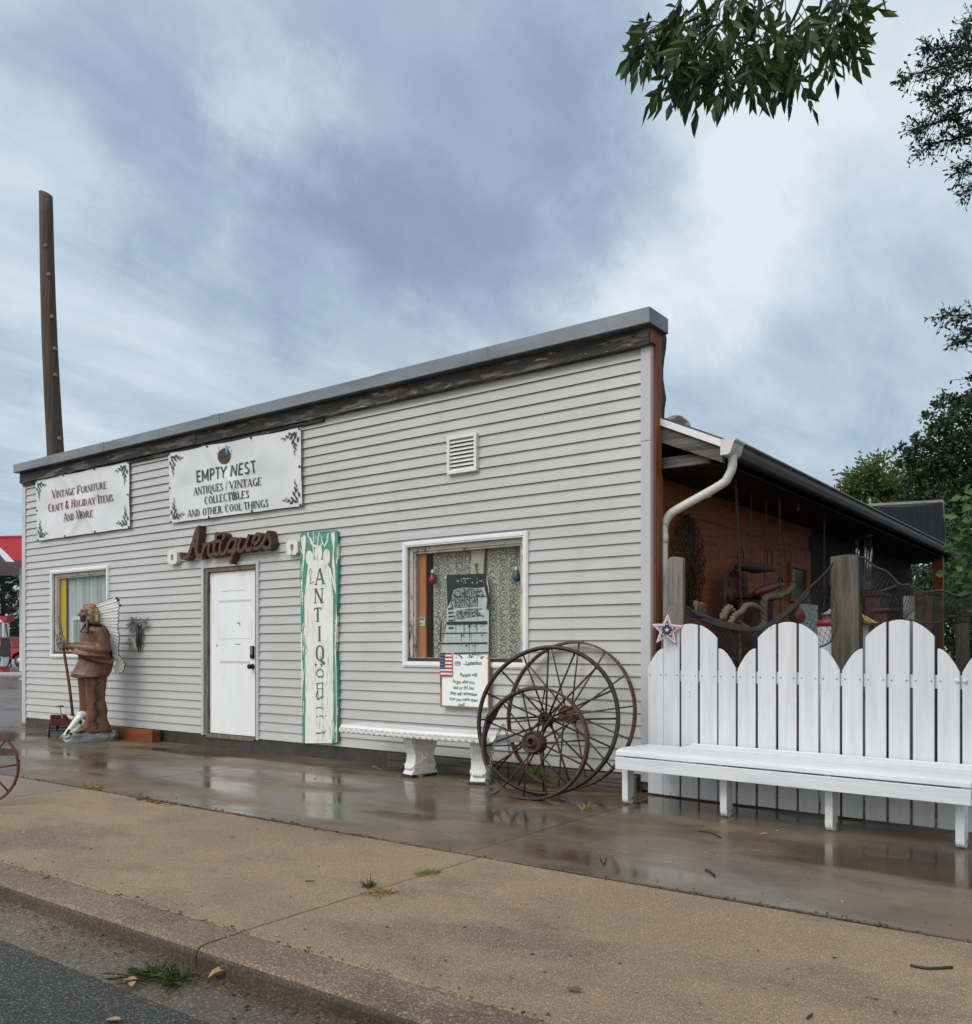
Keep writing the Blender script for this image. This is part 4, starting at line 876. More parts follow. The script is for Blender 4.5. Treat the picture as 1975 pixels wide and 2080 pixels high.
# cream drape and the tall rain-streaked poster inside the pane
Z5 = lambda x, y: (780 + x * 340 / 1527, 1040 + y * 440 / 1976)
p5 = lambda x, y, Y: PY(*Z5(x, y), Y)
mb = MB(); Y = WY + .098; q = [p5(800, 345, Y), p5(920, 335, Y), p5(905, 565, Y), p5(868, 565, Y), p5(862, 470, Y), p5(828, 472, Y), p5(845, 565, Y), p5(790, 565, Y)]
vs = [Vector((a.x, Y + .012 * (i % 2), a.z)) for i, a in enumerate(q)]; mb.prism([(a.x, a.z) for a in q], lambda a, b: Vector((a, Y, b)), lambda a, b: Vector((a, Y + .012, b)))
tag(mb.build('ribbon', mat('cream_cloth', (.55, .50, .37), (.45, .41, .30), rough=.85, scale=9)), 'cream ribbon bow hanging at the top of the large window', 'ribbon')
po = thing('poster', 'tall black and white notice with dripping ink inside the large window', 'poster', tuple(p5(750, 1250, WY + .08)))
PAPER = mat('wet_paper', (.66, .69, .68), (.56, .60, .60), rough=.6, scale=5, stretch=(3, 1, 1), wear=[((.10, .11, .11), .60, 9, .06, (3.5, 1, .6))])
LACEP = mat('lace_print', (.44, .45, .43), (.05, .055, .055), rough=.7, scale=55, detail=2, lo=.46, hi=.54)
INK = mat('running_ink', (.016, .018, .019), (.03, .033, .034), rough=.6, scale=14)
Y = WY + .079
def pq(mb, pts, mi, k): mb.face([Vector((p5(a, b, Y).x, Y - .0008 * k, p5(a, b, Y).z)) for a, b in pts], mi)
mb = MB(); pq(mb, [(572, 575), (935, 562), (960, 700), (955, 1300), (520, 1300), (575, 1000)], 0, 0)
mb.build('sheet', PAPER, po)
mb = MB()
pq(mb, [(572, 575), (935, 562), (940, 680), (860, 695), (720, 690), (640, 705), (620, 800), (580, 870)], 2, 2)
pq(mb, [(640, 705), (720, 695), (860, 700), (905, 705), (915, 770), (620, 775)], 1, 3); pq(mb, [(620, 785), (860, 782), (862, 860), (600, 880)], 1, 3); pq(mb, [(660, 900), (860, 890), (900, 950), (660, 980)], 1, 3)
pq(mb, [(918, 690), (945, 660), (965, 800), (955, 900), (935, 880), (945, 800)], 2, 4)
for y0, y1, x0_, x1_ in ((768, 776, 640, 930), (995, 1025, 575, 945), (1098, 1108, 520, 945), (1188, 1204, 500, 945), (1278, 1290, 640, 955), (880, 886, 740, 900)): pq(mb, [(x0_, y0 + 6), (x1_, y0), (x1_, y1), (x0_, y1 + 5)], 2, 5)
r5 = random.Random(11)
for i in range(34):
    x = r5.uniform(650, 940); y = r5.choice((700, 775, 885, 1000, 1025, 1105, 1200)); l = r5.uniform(20, 120); w = r5.uniform(1.5, 6); pq(mb, [(x, y), (x + w, y), (x + w * .7, y + l), (x, y + l)], 2, 6)
for i in range(46):
    x = r5.uniform(655, 915); y = r5.choice((605, 625, 640, 920, 945, 1040, 1120, 1215)); w = r5.uniform(4, 14); h = r5.uniform(4, 12); pq(mb, [(x, y), (x + w, y - 2), (x + w, y + h), (x, y + h)], 0 if y < 660 else 2, 7)
for i in range(6): pq(mb, [(585 + i * 3, 880 + i * 34), (640 + r5.uniform(-14, 10), 872 + i * 36), (635, 884 + i * 36), (590, 895 + i * 34)], 2, 6)
pq(mb, [(520, 1000), (532, 1000), (528, 1180), (512, 1190)], 2, 6)
mb.build('ink', [PAPER, LACEP, INK], po)
# whiteboard below the window
wb = thing('whiteboard', 'small framed whiteboard with a handwritten quote and flag below the large window', 'whiteboard', tuple(p5(740, 1790, WY - .06)))
Y = WY - .06; bx0, bx1 = p5(520, 1500, Y).x, p5(966, 1500, Y).x; bz0, bz1 = p5(740, 1788, Y).z, p5(740, 1300, Y).z
mb = MB(); mb.box(bx0 + .012, bx1 - .012, Y - .004, Y + .012, bz0 + .012, bz1 - .002); mb.build('panel', mat('whiteboard_face', (.80, .82, .82), (.76, .79, .79), rough=.22, scale=3), wb)
mb = MB(); FRW = mat('oak_frame', (.34, .19, .10), (.24, .13, .07), rough=.6, scale=8, stretch=(1, 1, .3))
for q in ((bx0, bx0 + .016, bz0, bz1), (bx1 - .016, bx1, bz0, bz1), (bx0 + .016, bx1 - .016, bz0, bz0 + .016)): mb.box(q[0], q[1], Y - .012, Y + .014, q[2], q[3])
mb.build('frame', FRW, wb, bevel=.002)
mb = MB(); WPL = lambda x, z, y: Vector((x, y, z)); W_ = bx1 - bx0; cxm = bx0 + W_ * .55
INKS = [mat('marker_green', (.05, .16, .12), (.07, .2, .15), rough=.5), mat('marker_teal', (.02, .09, .10), (.04, .15, .14), rough=.5), BLACK]
lines = [('People will', 1500, .60, .50, 1), ('forget what you', 1565, .50, .52, 0), ('said or did, but', 1618, .50, .50, 0), ('they will remember', 1672, .50, .52, 1), ('how you made them', 1725, .50, .50, 0), ('feel!', 1775, .46, .46, 0)]
for s, yy, xx, sc_, mi in lines:
    mb = MB(); z = p5(740, yy, Y).z; sans(mb, s, bx0 + W_ * (xx - .02), z, .034, WPL, Y - .0055, wt=.0010, sx=.86 if len(s) > 14 else .98, shear=.08, mi=mi, jit=.004); mb.build('handwriting', INKS, wb)
mb = MB(); z = p5(740, 1395, Y).z; sans(mb, '..Laitesion', bx0 + W_ * .66, z, .040, WPL, Y - .0055, wt=.001, sx=.95, shear=.2, mi=2, jit=.004); mb.build('handwriting', INKS, wb)
mb = MB(); ribbon(mb, [(bx0 + W_ * .36 + .036 * math.cos(a * .5), z + .012 + .02 * math.sin(a * .5)) for a in range(13)], .004, WPL, Y - .0056, None, 2)
for i in range(3): ribbon(mb, [(bx0 + W_ * .30, z + .005 + i * .008), (bx0 + W_ * .43, z + .008 + i * .008)], .003, WPL, Y - .0058, None, 2)
for i in range(30):
    pq2 = (bx0 + W_ * r5.uniform(.28, .95), bz1 - r5.uniform(.0, .035)); ribbon(mb, [pq2, (pq2[0] + r5.uniform(.004, .03), pq2[1] - r5.uniform(-.004, .01))], r5.uniform(.003, .012), WPL, Y - .0060 - i * .00004, None, 2)
mb.build('doodle', INKS, wb)
fl = MB(); fx0, fx1 = p5(522, 1400, Y).x, p5(632, 1400, Y).x; fz1, fz0 = p5(580, 1285, Y).z, p5(580, 1500, Y).z; fy = Y - .016
fh = (fz1 - fz0) / 13
for i in range(13):
    n_ = 8; vs = []
    for j in range(n_ + 1): s = j / n_; vs += [(fx0 + (fx1 - fx0) * s, fy - .003 * math.sin(s * 7), fz0 + fh * i), (fx0 + (fx1 - fx0) * s, fy - .003 * math.sin(s * 7), fz0 + fh * (i + 1))]
    fl.add(vs, [(2 * j, 2 * j + 2, 2 * j + 3, 2 * j + 1) for j in range(n_)], i % 2)
vs = []
for j in range(5): s = j / 4 * .42; vs += [(fx0 + (fx1 - fx0) * s, fy - .0015 - .003 * math.sin(s * 7), fz0 + fh * 4), (fx0 + (fx1 - fx0) * s, fy - .0015 - .003 * math.sin(s * 7), fz1 + .001)]
fl.add(vs, [(2 * j, 2 * j + 2, 2 * j + 3, 2 * j + 1) for j in range(4)], 2)
for i in range(5):
    for j in range(4): sx_, sz_ = fx0 + (fx1 - fx0) * (.06 + .1 * j), fz0 + fh * (5 + i * 1.7); fl.face([(sx_ + .0035 * math.cos(a), fy - .0045, sz_ + .0035 * math.sin(a)) for a in [k_ * math.pi / 3 for k_ in range(6)]], 1)
o = thing('hand_flag', 'small red white and blue flag on a stick at the whiteboard corner', 'flag', (fx0, fy, fz0))
fl.build('cloth', [mat('flag_red', (.45, .02, .04), (.38, .02, .03), rough=.8), mat('flag_white', (.7, .7, .7), (.65, .65, .66), rough=.8), mat('flag_blue', (.02, .035, .13), (.025, .04, .11), rough=.8)], o)
mb = MB(); mb.tube([(fx0 - .004, fy + .002, fz1 + .01), (fx0 + .006, fy + .002, fz0 - .11)], .004, 6); mb.build('stick', FRW, o)

# ---------------------------------------------------------------- wall ornament of feathers and horn
wo = thing('wall_ornament', 'hanging bunch of grey feathers and black horn on the siding right of the statue', 'ornament', tuple(PY(277, 1325, WY - .05)))
Z3 = lambda x, y: (x * .253, 1140 + y * .253)
w3 = lambda x, y, d=.04: PY(*Z3(x, y), WY - d)
HORN = mat('black_horn', (.012, .012, .012), (.03, .03, .03), rough=.35); FEA = mat('grey_feather', (.42, .42, .42), (.17, .17, .18), rough=.85, scale=24, stretch=(3, 1, 1)); BONE = mat('old_bone', (.55, .53, .46), (.4, .38, .32), rough=.7, scale=10)
mb = MB(); mb.tube([w3(1105, 500), w3(1112, 560, .06), w3(1105, 640, .06), w3(1112, 730)], [.016, .026, .02, .006], 8); mb.tube([w3(1135, 505), w3(1130, 580, .06), w3(1128, 660, .05), w3(1130, 725)], [.012, .022, .018, .005], 8); mb.build('horn', HORN, wo)
mb = MB(); mb.tube([w3(1060, 610), w3(1078, 640, .06), w3(1090, 690, .05), w3(1110, 725)], [.012, .022, .018, .006], 8); mb.tube([w3(1010, 515), w3(1025, 500), w3(1048, 500)], [.004, .007, .01], 6); mb.build('bone', BONE, wo)
P_, D_, S_ = [], [], []
rr = random.Random(5)
for i in range(150):
    if rr.random() < .6: c = w3(rr.uniform(1060, 1105), rr.uniform(480, 560), rr.uniform(.03, .07)); d = Vector((rr.gauss(0, .5), -.2, rr.uniform(-.3, 1)))
    elif rr.random() < .7: c = w3(rr.uniform(1140, 1185), rr.uniform(480, 515), rr.uniform(.03, .06)); d = Vector((rr.gauss(.2, .4), -.2, rr.gauss(0, .6)))
    else: c = w3(rr.uniform(1035, 1060), rr.uniform(620, 690), .04); d = Vector((rr.gauss(0, .4), -.2, rr.gauss(0, .6)))
    P_.append(c); D_.append(d); S_.append(rr.uniform(.05, .11))
leaves('feathers', P_, D_, S_, .22, FEA, wo)
# ---------------------------------------------------------------- carved chief statue
SC_ = Vector((-11.05, 6.31, 0)); SF = Vector((-.495, -.869, 0)); SLt = Vector((.869, -.495, 0))
SK = .001607
def S3(x, y, l=0.0):          # profile pixel of the photograph -> forward / up in metres on the statue's own mid-plane, l = towards the street
    f = -(x - 740) * SK; z = (1440 - y) * SK * 1.0
    return SC_ + SF * f + SLt * l + Vector((0, 0, z))
def S1(x, y, l=0.0): return S3((100 + .1012 * x) / .253, (1190 + .1012 * y - 1140) / .253, l)
st = thing('statue', 'life size brown carved chief statue in a feathered headdress holding a spear', 'statue', tuple(SC_))
CARV = mat('carved_brown', (.185, .080, .038), (.095, .039, .018), rough=.36, scale=5, stretch=(2, 2, .5), bump=.006, bscale=22, wear=[((.42, .30, .22), .68, 9, .05, (1, 1, 1)), ((.06, .026, .014), .56, 3, .2, (1.5, 1.5, .5))])
mb = MB()
def loft(rows, n=20, mi=0):   # rows of (x_front, x_back, y_pixel, half width, lateral centre)
    vs = []
    for xf, xb_, y, hw, lc in rows:
        for j in range(n):
            a = 2 * math.pi * j / n; c = math.cos(a); s_ = math.sin(a)
            x = (xf + xb_) / 2 + (xf - xb_) / 2 * -c * -1
            vs.append(S3(x, y, lc + hw * s_))
    k = len(rows)
    fs = [(i * n + j, i * n + (j + 1) % n, (i + 1) * n + (j + 1) % n, (i + 1) * n + j) for i in range(k - 1) for j in range(n)] + [tuple(range(n))[::-1], tuple((k - 1) * n + j for j in range(n))]
    mb.add(vs, fs, mi, True)
# torso and shirt with its flared hem
loft([(690, 770, 490, .06, 0), (690, 800, 510, .13, 0), (672, 845, 530, .20, 0), (652, 860, 570, .225, 0), (645, 862, 640, .22, 0), (640, 868, 700, .215, 0), (638, 890, 760, .215, 0), (632, 905, 800, .22, 0), (612, 895, 850, .225, 0), (588, 885, 890, .235, 0), (580, 872, 905, .24, 0), (590, 868, 925, .235, 0), (640, 850, 930, .2, 0)])
# legs: near and far, boots
loft([(690, 858, 900, .10, .09), (684, 852, 960, .105, .09), (690, 840, 1050, .10, .09), (690, 838, 1110, .095, .09), (697, 850, 1160, .10, .09), (700, 858, 1200, .10, .09), (692, 850, 1250, .095, .09), (684, 868, 1300, .10, .09), (660, 885, 1340, .11, .09), (640, 890, 1368, .115, .09)])
loft([(628, 780, 900, .09, -.10), (632, 770, 960, .09, -.10), (640, 765, 1050, .085, -.10), (645, 762, 1120, .085, -.10), (645, 770, 1200, .085, -.10), (625, 780, 1300, .09, -.10), (600, 790, 1368, .1, -.10)])
loft([(600, 700, 1385, .075, .09), (606, 720, 1365, .08, .09), (630, 740, 1345, .08, .09), (670, 760, 1325, .07, .09)])
# neck and head with a face in profile
mb.tube([S3(735, 525), S3(728, 480), S3(728, 450)], .065, 14)
mb.sphere(S3(722, 415), .105, 20, 14, 0, (1, .82, 1.22), Matrix.Rotation(math.atan2(SF.y, SF.x), 4, 'Z'))
mb.sphere(S3(685, 440), .062, 16, 10, 0, (1, .9, 1.05)); mb.sphere(S3(672, 466), .034, 12, 8, 0, (1, 1, .8))
mb.tube([S1(690, 480), S1(650, 540), S1(624, 580), S1(655, 592)], [.014, .02, .027, .014], 8)          # nose
mb.sphere(S1(675, 625), .02, 10, 6, 0, (.9, 1.5, .55)); mb.sphere(S1(676, 650), .02, 10, 6, 0, (.9, 1.5, .6)); mb.sphere(S1(690, 690), .028, 10, 6)
for l in (.035, -.035): mb.sphere(S1(688, 480, l), .02, 10, 6, 0, (1, 1.3, .55)); mb.sphere(S1(715, 590, l * 1.6), .032, 10, 6)
# arms: near arm bent to the spear, far arm behind it
for l, dx_, dy_ in ((.23, 0, 0), (-.21, -6, -8)):
    mb.tube(curve_pts([S3(790 + dx_, 545, l * .86), S3(815, 610, l), S3(830, 690, l * 1.05), S3(828, 715, l * 1.05)], 4), [.075] * 5 + [.08] * 4 + [.082] * 4, 12)
    mb.tube(curve_pts([S3(835, 712, l * 1.05), S3(740, 705 + dy_, l * .95), S3(640, 690 + dy_, l * .62), S3(575, 682 + dy_, l * .3)], 4), [.082, .08, .078, .075, .072, .068, .064, .06, .056, .05, .045, .04, .036], 12)
    hand = S3(535, 690 + dy_ * 3, l * .12)
    mb.tube([S3(578, 682 + dy_, l * .3), S3(555, 686 + dy_ * 2, l * .2), hand], [.036, .036, .03], 10)
    for i in range(4):
        z = hand + Vector((0, 0, .028 - .02 * i)); sgn = 1 if l > 0 else -1
        mb.tube([z + SLt * .034 * sgn, z + SF * .022 + SLt * .03 * sgn, z + SF * .034 + SLt * .004, z + SF * .024 - SLt * .026 * sgn], [.0105, .0105, .0095, .008], 6)
    mb.tube([hand + Vector((0, 0, .03)) - SF * .02, hand + Vector((0, 0, .048)) + SF * .006, hand + Vector((0, 0, .044)) + SF * .028 - SLt * .01 * sgn], [.012, .011, .009], 6)
# the near sleeve hangs as a fringed wedge
poly = [(575, 700), (700, 735), (850, 760), (905, 800), (880, 830), (800, 815), (700, 785), (610, 740)]
mb.prism(poly, lambda x, y: S3(x, y, .19 + .05 * (x > 700)), lambda x, y: S3(x, y, .27 - .10 * (x < 640)))
mb.tube([S3(585, 912, .12), S3(640, 925, .23), S3(760, 918, .25), S3(868, 905, .15)], .022, 8); mb.tube([S3(590, 735, .2), S3(700, 752, .285), S3(850, 762, .29)], .012, 6)
mb.tube([S3(735, 572, .2), S3(790, 580, .235), S3(840, 580, .2)], .012, 6)
mb.build('body', CARV, st, remesh=.013)
# painted detail: fringes and laces are separate carved strips
mb = MB(); rr = random.Random(4)
for i in range(46):
    y = 945 + i * 9.2; x = 768 + 8 * math.sin(i * .5) + rr.uniform(-6, 6); mb.bar(S3(x - 12, y + rr.uniform(-4, 8), .194), S3(x + 14, y - 4, .196), .009, .010)
for i in range(26): x = 600 + i * 10.5; y = 905 + 10 * math.sin(i * .12); mb.bar(S3(x, y - 6, .235), S3(x - 3, y + 12, .238), .006, .007)
for i in range(34): x = 640 + i * 7; y0_ = 742 + i * .9; mb.bar(S3(x, y0_ + 6, .272), S3(x + 6, y0_ + 40 + i * .6, .262), .005, .006)
for i in range(30): x = 660 + i * 6.6; mb.bar(S3(x, 560 + 6 * math.sin(i * .4), .222), S3(x + 2, 576, .226), .004, .006)
for i in range(8): x = 625 + i * 12; mb.bar(S3(x, 1352 + rr.uniform(-3, 3), .176), S3(x - 5, 1380, .165), .006, .01)
mb.build('fringe', mat('carved_dark', (.05, .02, .011), (.03, .012, .008), rough=.7, scale=9), st)
# hair
mb = MB(); HAIR = mat('statue_hair', (.010, .010, .013), (.02, .02, .026), rough=.35, scale=12, stretch=(1, 1, .3))
for l in (.10, -.10):
    mb.tube(curve_pts([S1(800, 600, l * .8), S1(790, 690, l), S1(750, 760, l * 1.25), S1(690, 850, l * 1.35), S1(650, 930, l * 1.3)], 4), [.034] * 6 + [.022] * 4 + [.016, .013, .011, .009, .008, .006, .005], 10)
    mb.tube(curve_pts([S1(790, 690, l), S1(775, 800, l * 1.7), S1(785, 900, l * 2.0), S1(775, 960, l * 2.0)], 4), [.024, .022, .02, .018, .017, .016, .015, .014, .012, .010, .009, .008, .005], 8)
mb.tube(curve_pts([S1(820, 730, .13), S1(900, 760, .15), S1(1000, 790, .13), S1(1060, 830, .05)], 4), .026, 8)
mb.tube(curve_pts([S1(1060, 800, .12), S1(1150, 930, .12), S1(1180, 1150, .10), S1(1230, 1380, .08), S1(1300, 1480, .05)], 4), .017, 6)
mb.build('hair', HAIR, st)
# headdress: beaded crown, side panel, fan of white feathers
mb = MB()
BEAD = mat('bead_band', (.42, .25, .15), (.07, .045, .04), rough=.6, scale=26, lo=.42, hi=.58, detail=3, wear=[((.5, .13, .05), .60, 14, .05, (1, 1, 1)), ((.6, .5, .3), .62, 30, .04, (1, 1, 1))])
for l in (1, -1):
    o_ = [(750, 410), (830, 355), (890, 350), (940, 400), (975, 500), (990, 620), (1000, 760), (930, 740), (860, 720), (800, 715), (785, 640), (790, 560), (770, 480)]
    mb.prism(o_, lambda x, y: S1(x, y, l * (.06 + .05 * (y > 430))), lambda x, y: S1(x, y, l * (.085 + .05 * (y > 430))))
mb.prism([(740, 415), (830, 350), (895, 345), (945, 400), (975, 500), (985, 620), (900, 620), (800, 470)], lambda x, y: S1(x, y, .085), lambda x, y: S1(x, y, -.085))
mb.build('beaded_band', BEAD, st, bevel=.008)
PL = mat('painted_feather', (.88, .87, .84), (.82, .80, .76), rough=.55, scale=7, bump=.002); TIP = mat('feather_tip', (.012, .012, .012), (.02, .02, .02), rough=.6)
inner = [(905, 362), (925, 390), (945, 425), (960, 465), (975, 510), (982, 555), (988, 600), (992, 650), (996, 700), (1005, 745), (1045, 790), (1090, 835), (1125, 885), (1150, 940), (1168, 1000), (1176, 1060), (1180, 1120), (1186, 1180), (1195, 1245), (1205, 1310), (1220, 1370), (1250, 1420), (1285, 1470), (1300, 1530), (1290, 1590), (1250, 1640)]
outer = [(1265, 232), (1300, 262), (1325, 305), (1345, 360), (1345, 420), (1335, 490), (1330, 560), (1335, 630), (1330, 700), (1325, 770), (1325, 830), (1330, 885), (1345, 945), (1350, 1010), (1355, 1090), (1345, 1160), (1340, 1230), (1340, 1310), (1350, 1380), (1380, 1430), (1420, 1475), (1460, 1530), (1455, 1620), (1435, 1700), (1375, 1750), (1330, 1785)]
fl_ = lambda x, y: .07 + .00040 * max(0, x - (930 + max(0, y - 400) * .27))     # the fan spreads towards the street
for i in range(len(inner) - 1):
    (a0_, b0_), (a1_, b1_) = inner[i], inner[i + 1]; (c0_, d0_), (c1_, d1_) = outer[i], outer[i + 1]
    mid = lambda p, q, t: (p[0] + (q[0] - p[0]) * t, p[1] + (q[1] - p[1]) * t)
    A0, A1, C0, C1 = inner[i], inner[i + 1], outer[i], outer[i + 1]
    A0, A1 = mid(A0, A1, .01), mid(A0, A1, .99); C0, C1 = mid(C0, C1, .01), mid(C0, C1, .99)
    tip = mid(C0, C1, .5); tip = (tip[0] + (tip[0] - (A0[0] + A1[0]) / 2) * .06, tip[1] + (tip[1] - (A0[1] + A1[1]) / 2) * .06)
    B0, B1 = mid(A0, C0, .97), mid(A1, C1, .97)
    poly = [A0, mid(A0, C0, .45), B0, mid(B0, tip, .55), tip, mid(B1, tip, .55), B1, mid(A1, C1, .45), A1]
    e = .008 * math.sin(i * 2.3)
    fm = MB(); th = .016
    fm.prism(poly, lambda x, y: S1(x, y, fl_(x, y) + e), lambda x, y: S1(x, y, fl_(x, y) - .02 + e))
    
    fm.prism([mid(A0, C0, .02), C0, mid(C0, C1, .055), mid(A0, A1, .055)], lambda x, y: S1(x, y, fl_(x, y) + .0025 + e), lambda x, y: S1(x, y, fl_(x, y) - .025 + e), 1)
    fm.prism([mid(B0, tip, -.25), mid(B0, tip, .55), tip, mid(B1, tip, .55), mid(B1, tip, -.25), (mid(B1, tip, -.25)[0] + 16, mid(B1, tip, -.25)[1]), (mid(B1, tip, .55)[0] + 17, mid(B1, tip, .55)[1] + 2), (tip[0] + 18, tip[1]), (mid(B0, tip, .55)[0] + 17, mid(B0, tip, .55)[1] - 2), (mid(B0, tip, -.25)[0] + 16, mid(B0, tip, -.25)[1])], lambda x, y: S1(x, y, fl_(x, y) - .003 + e), lambda x, y: S1(x, y, fl_(x, y) - .018 + e), 1)
    if i in (0, 1, 3): fm.sphere(S1(tip[0] + 8, tip[1] + 6, fl_(*tip) + e), .018, 8, 6, 1)
    fm.build('feather', [PL, TIP], st)
# mirrored fan on the wall side, one carved sheet
mb = MB(); vs = [S1(*p, .03) for p in inner] + [S1(p[0] * .97 + 25, p[1], -.03) for p in outer] ; k = len(inner)
vs += [S1(*p, .015) for p in inner] + [S1(p[0] * .97 + 25, p[1], -.05) for p in outer]
mb.add(vs, [(i, i + 1, k + i + 1, k + i) for i in range(k - 1)] + [(2 * k + i, 3 * k + i, 3 * k + i + 1, 2 * k + i + 1) for i in range(k - 1)] + [(k + i, k + i + 1, 3 * k + i + 1, 3 * k + i) for i in range(k - 1)]); mb.build('feather_backing', PL, st)
# rock base
mb = MB(); rr = random.Random(8); n = 26; rows = []
outl = [(512, 1385), (590, 1372), (935, 1350)]
for k_, (sc1, z) in enumerate(((1.0, 0.0), (1.03, .045), (.97, .085), (.86, .108), (.0, .115))):
    for j in range(n):
        a = 2 * math.pi * j / n; f = .335 * math.cos(a) * sc1; l = .225 * math.sin(a) * sc1
        jf = 1 + .09 * rr.uniform(-1, 1) * (k_ < 4)
        rows.append(SC_ + SF * (f * jf + .03) + SLt * l * jf + Vector((0, 0, z + .018 * rr.uniform(-1, 1) * (0 < k_ < 4) + (.0 if k_ == 0 else -.012 * math.cos(a)))))
mb.add(rows, [(i * n + j, i * n + (j + 1) % n, (i + 1) * n + (j + 1) % n, (i + 1) * n + j) for i in range(4) for j in range(n)])
mb.build('rock_base', mat('painted_rock', (.30, .34, .355), (.15, .18, .19), rough=.5, scale=8, bump=.012, bscale=16, wear=((.5, .53, .54), .6, 12, .08, (1, 1, 1))), st, smooth=False)
# spear
sp = thing('spear', 'long brown spear with a grey blade and feather tassels held by the statue', 'spear', tuple(S3(600, 1228, .03)))
mb = MB(); mb.tube([S3(606, 1300, .02), S3(575, 1000, .02), S3(538, 740, .02), S3(514, 555, .02)], [.018, .018, .017, .016], 10); mb.build('shaft', mat('spear_wood', (.155, .062, .033), (.10, .04, .02), rough=.5, scale=10), sp)
mb = MB(); mb.prism([(506, 560), (494, 500), (492, 450), (499, 428), (512, 470), (522, 555)], lambda x, y: S3(x, y, .028), lambda x, y: S3(x, y, .012)); mb.build('blade', mat('blade_grey', (.17, .20, .20), (.10, .12, .12), rough=.5, scale=9), sp, bevel=.004)
P_, D_, S_ = [], [], []
for i in range(26):
    t = rr.random(); P_.append(S3(514 + 10 * t + rr.uniform(-4, 4), 560 + 60 * t, .02 + rr.uniform(-.02, .03))); D_.append(-SF * rr.uniform(-.45, .35) + SLt * rr.uniform(-.3, .4) + Vector((0, 0, -1))); S_.append(rr.uniform(.1, .2))
leaves('tassel', P_, D_, S_, .24, mat('tassel_feather', (.5, .45, .36), (.10, .07, .05), rough=.8, scale=20, lo=.44, hi=.56), sp)
# cow skull leaning at the statue's boot
sk = thing('cow_skull', 'bleached cow skull leaning against the boot of the statue', 'skull', tuple(S3(600, 1385, .26)))
ZB = lambda x, y: ((100 + x * 230 / 1876) / .253, (1350 + y * 180 / 1468 - 1140) / .253)
def K(x, y, l=.27): return S3(*ZB(x, y), l)
SKB = mat('bleached_bone', (.76, .76, .73), (.62, .61, .57), rough=.6, scale=7, bump=.002)
mb = MB()
mb.tube([K(560, 815), K(500, 880), K(440, 960), K(380, 1040), K(320, 1115), K(300, 1135)], [.055, .078, .068, .055, .042, .03], 14, flat=.62)
mb.tube([K(610, 800, .22), K(560, 800, .24), K(500, 830, .27)], [.035, .045, .05], 10); mb.tube([K(590, 880, .30), K(570, 950, .30), K(480, 1000, .30)], [.02, .024, .018], 8); mb.tube([K(540, 960, .29), K(470, 1040, .30), K(400, 1090, .30)], [.026, .03, .02], 8)
mb.build('cranium', SKB, sk, remesh=.008)
mb = MB(); mb.tube(curve_pts([K(440, 860, .25), K(380, 840, .22), K(345, 790, .2), K(322, 735, .19)], 4), [.026, .025, .024, .023, .021, .019, .017, .015, .013, .011, .009, .006, .003], 10); mb.build('horn', BONE, sk)
mb = MB(); mb.sphere(K(537, 912, .325), .023, 10, 8, 0, (1, .8, 1.4)); mb.tube([K(378, 1030, .315), K(335, 1098, .315)], [.016, .014], 8); mb.sphere(K(400, 1110, .30), .02, 8, 6); mb.build('socket', BLACK, sk)
# red toy wagon
wg = thing('toy_wagon', 'small rusty red toy wagon with a raised pull handle at the corner of the shop', 'wagon', tuple(G(112, 1493)))
RUSTR = mat('rusty_red', (.16, .025, .018), (.09, .022, .014), rough=.6, scale=9, wear=((.09, .045, .025), .6, 12, .06, (1, 1, 1)))
wa = G(104, 1494); wb_ = G(101, 1491)
ax = Vector((.80, -.42, 0)).normalized(); ay = Vector((-ax.y, ax.x, 0)); oc = G(110, 1493) + ay * .12
TM = Matrix(((ax.x, ay.x, 0, oc.x), (ax.y, ay.y, 0, oc.y), (0, 0, 1, 0), (0, 0, 0, 1)))
mb = MB(); hl, hw = .42, .165
mb.box(-hl, hl, -hw, hw, .155, .165, 0, TM)
for q in ((-hl, hl, -hw, -hw + .008, .166, .245), (-hl, hl, hw - .008, hw, .166, .245), (-hl, -hl + .008, -hw + .009, hw - .009, .166, .245), (hl - .008, hl, -hw + .009, hw - .009, .166, .245)): mb.box(*q, 0, TM)
mb.tube([TM @ Vector(p) for p in ((-hl, -hw, .245), (hl, -hw, .245), (hl, hw, .245), (-hl, hw, .245))], .009, 6, closed=True); mb.build('tray', RUSTR, wg, bevel=.004)
for x in (-.24, .24):
    mb = MB(); mb.bar(TM @ Vector((x, -hw - .01, .075)), TM @ Vector((x, hw + .01, .075)), .014, .014); mb.bar(TM @ Vector((x, -.09, .075)), TM @ Vector((x * .8, -.06, .155)), .012, .02); mb.bar(TM @ Vector((x, .09, .075)), TM @ Vector((x * .8, .06, .155)), .012, .02); mb.build('axle', BLACK, wg)
    for y in (-hw - .02, hw + .02):
        X = TM @ Matrix.Translation((x, y, .075)) @ Matrix.Rotation(R(90), 4, 'X')
        mb = MB(); mb.lathe([(.045, -.012), (.06, -.014), (.073, -.01), (.075, 0), (.073, .01), (.06, .014), (.045, .012)], 20, X); wh = mb.build('wheel', mat('tyre_rubber', (.03, .028, .026), (.05, .045, .04), rough=.8), wg)
        mb = MB(); mb.lathe([(.002, -.016), (.02, -.017), (.044, -.013), (.044, .013), (.02, .017), (.002, .016)], 16, X); mb.build('hub', mat('pale_hub', (.5, .47, .42), (.35, .3, .26), rough=.6, scale=20), wh)
h0 = TM @ Vector((-.0, -.02, .12)); h1 = PY(121.5, 1434.5, h0.y - .02)
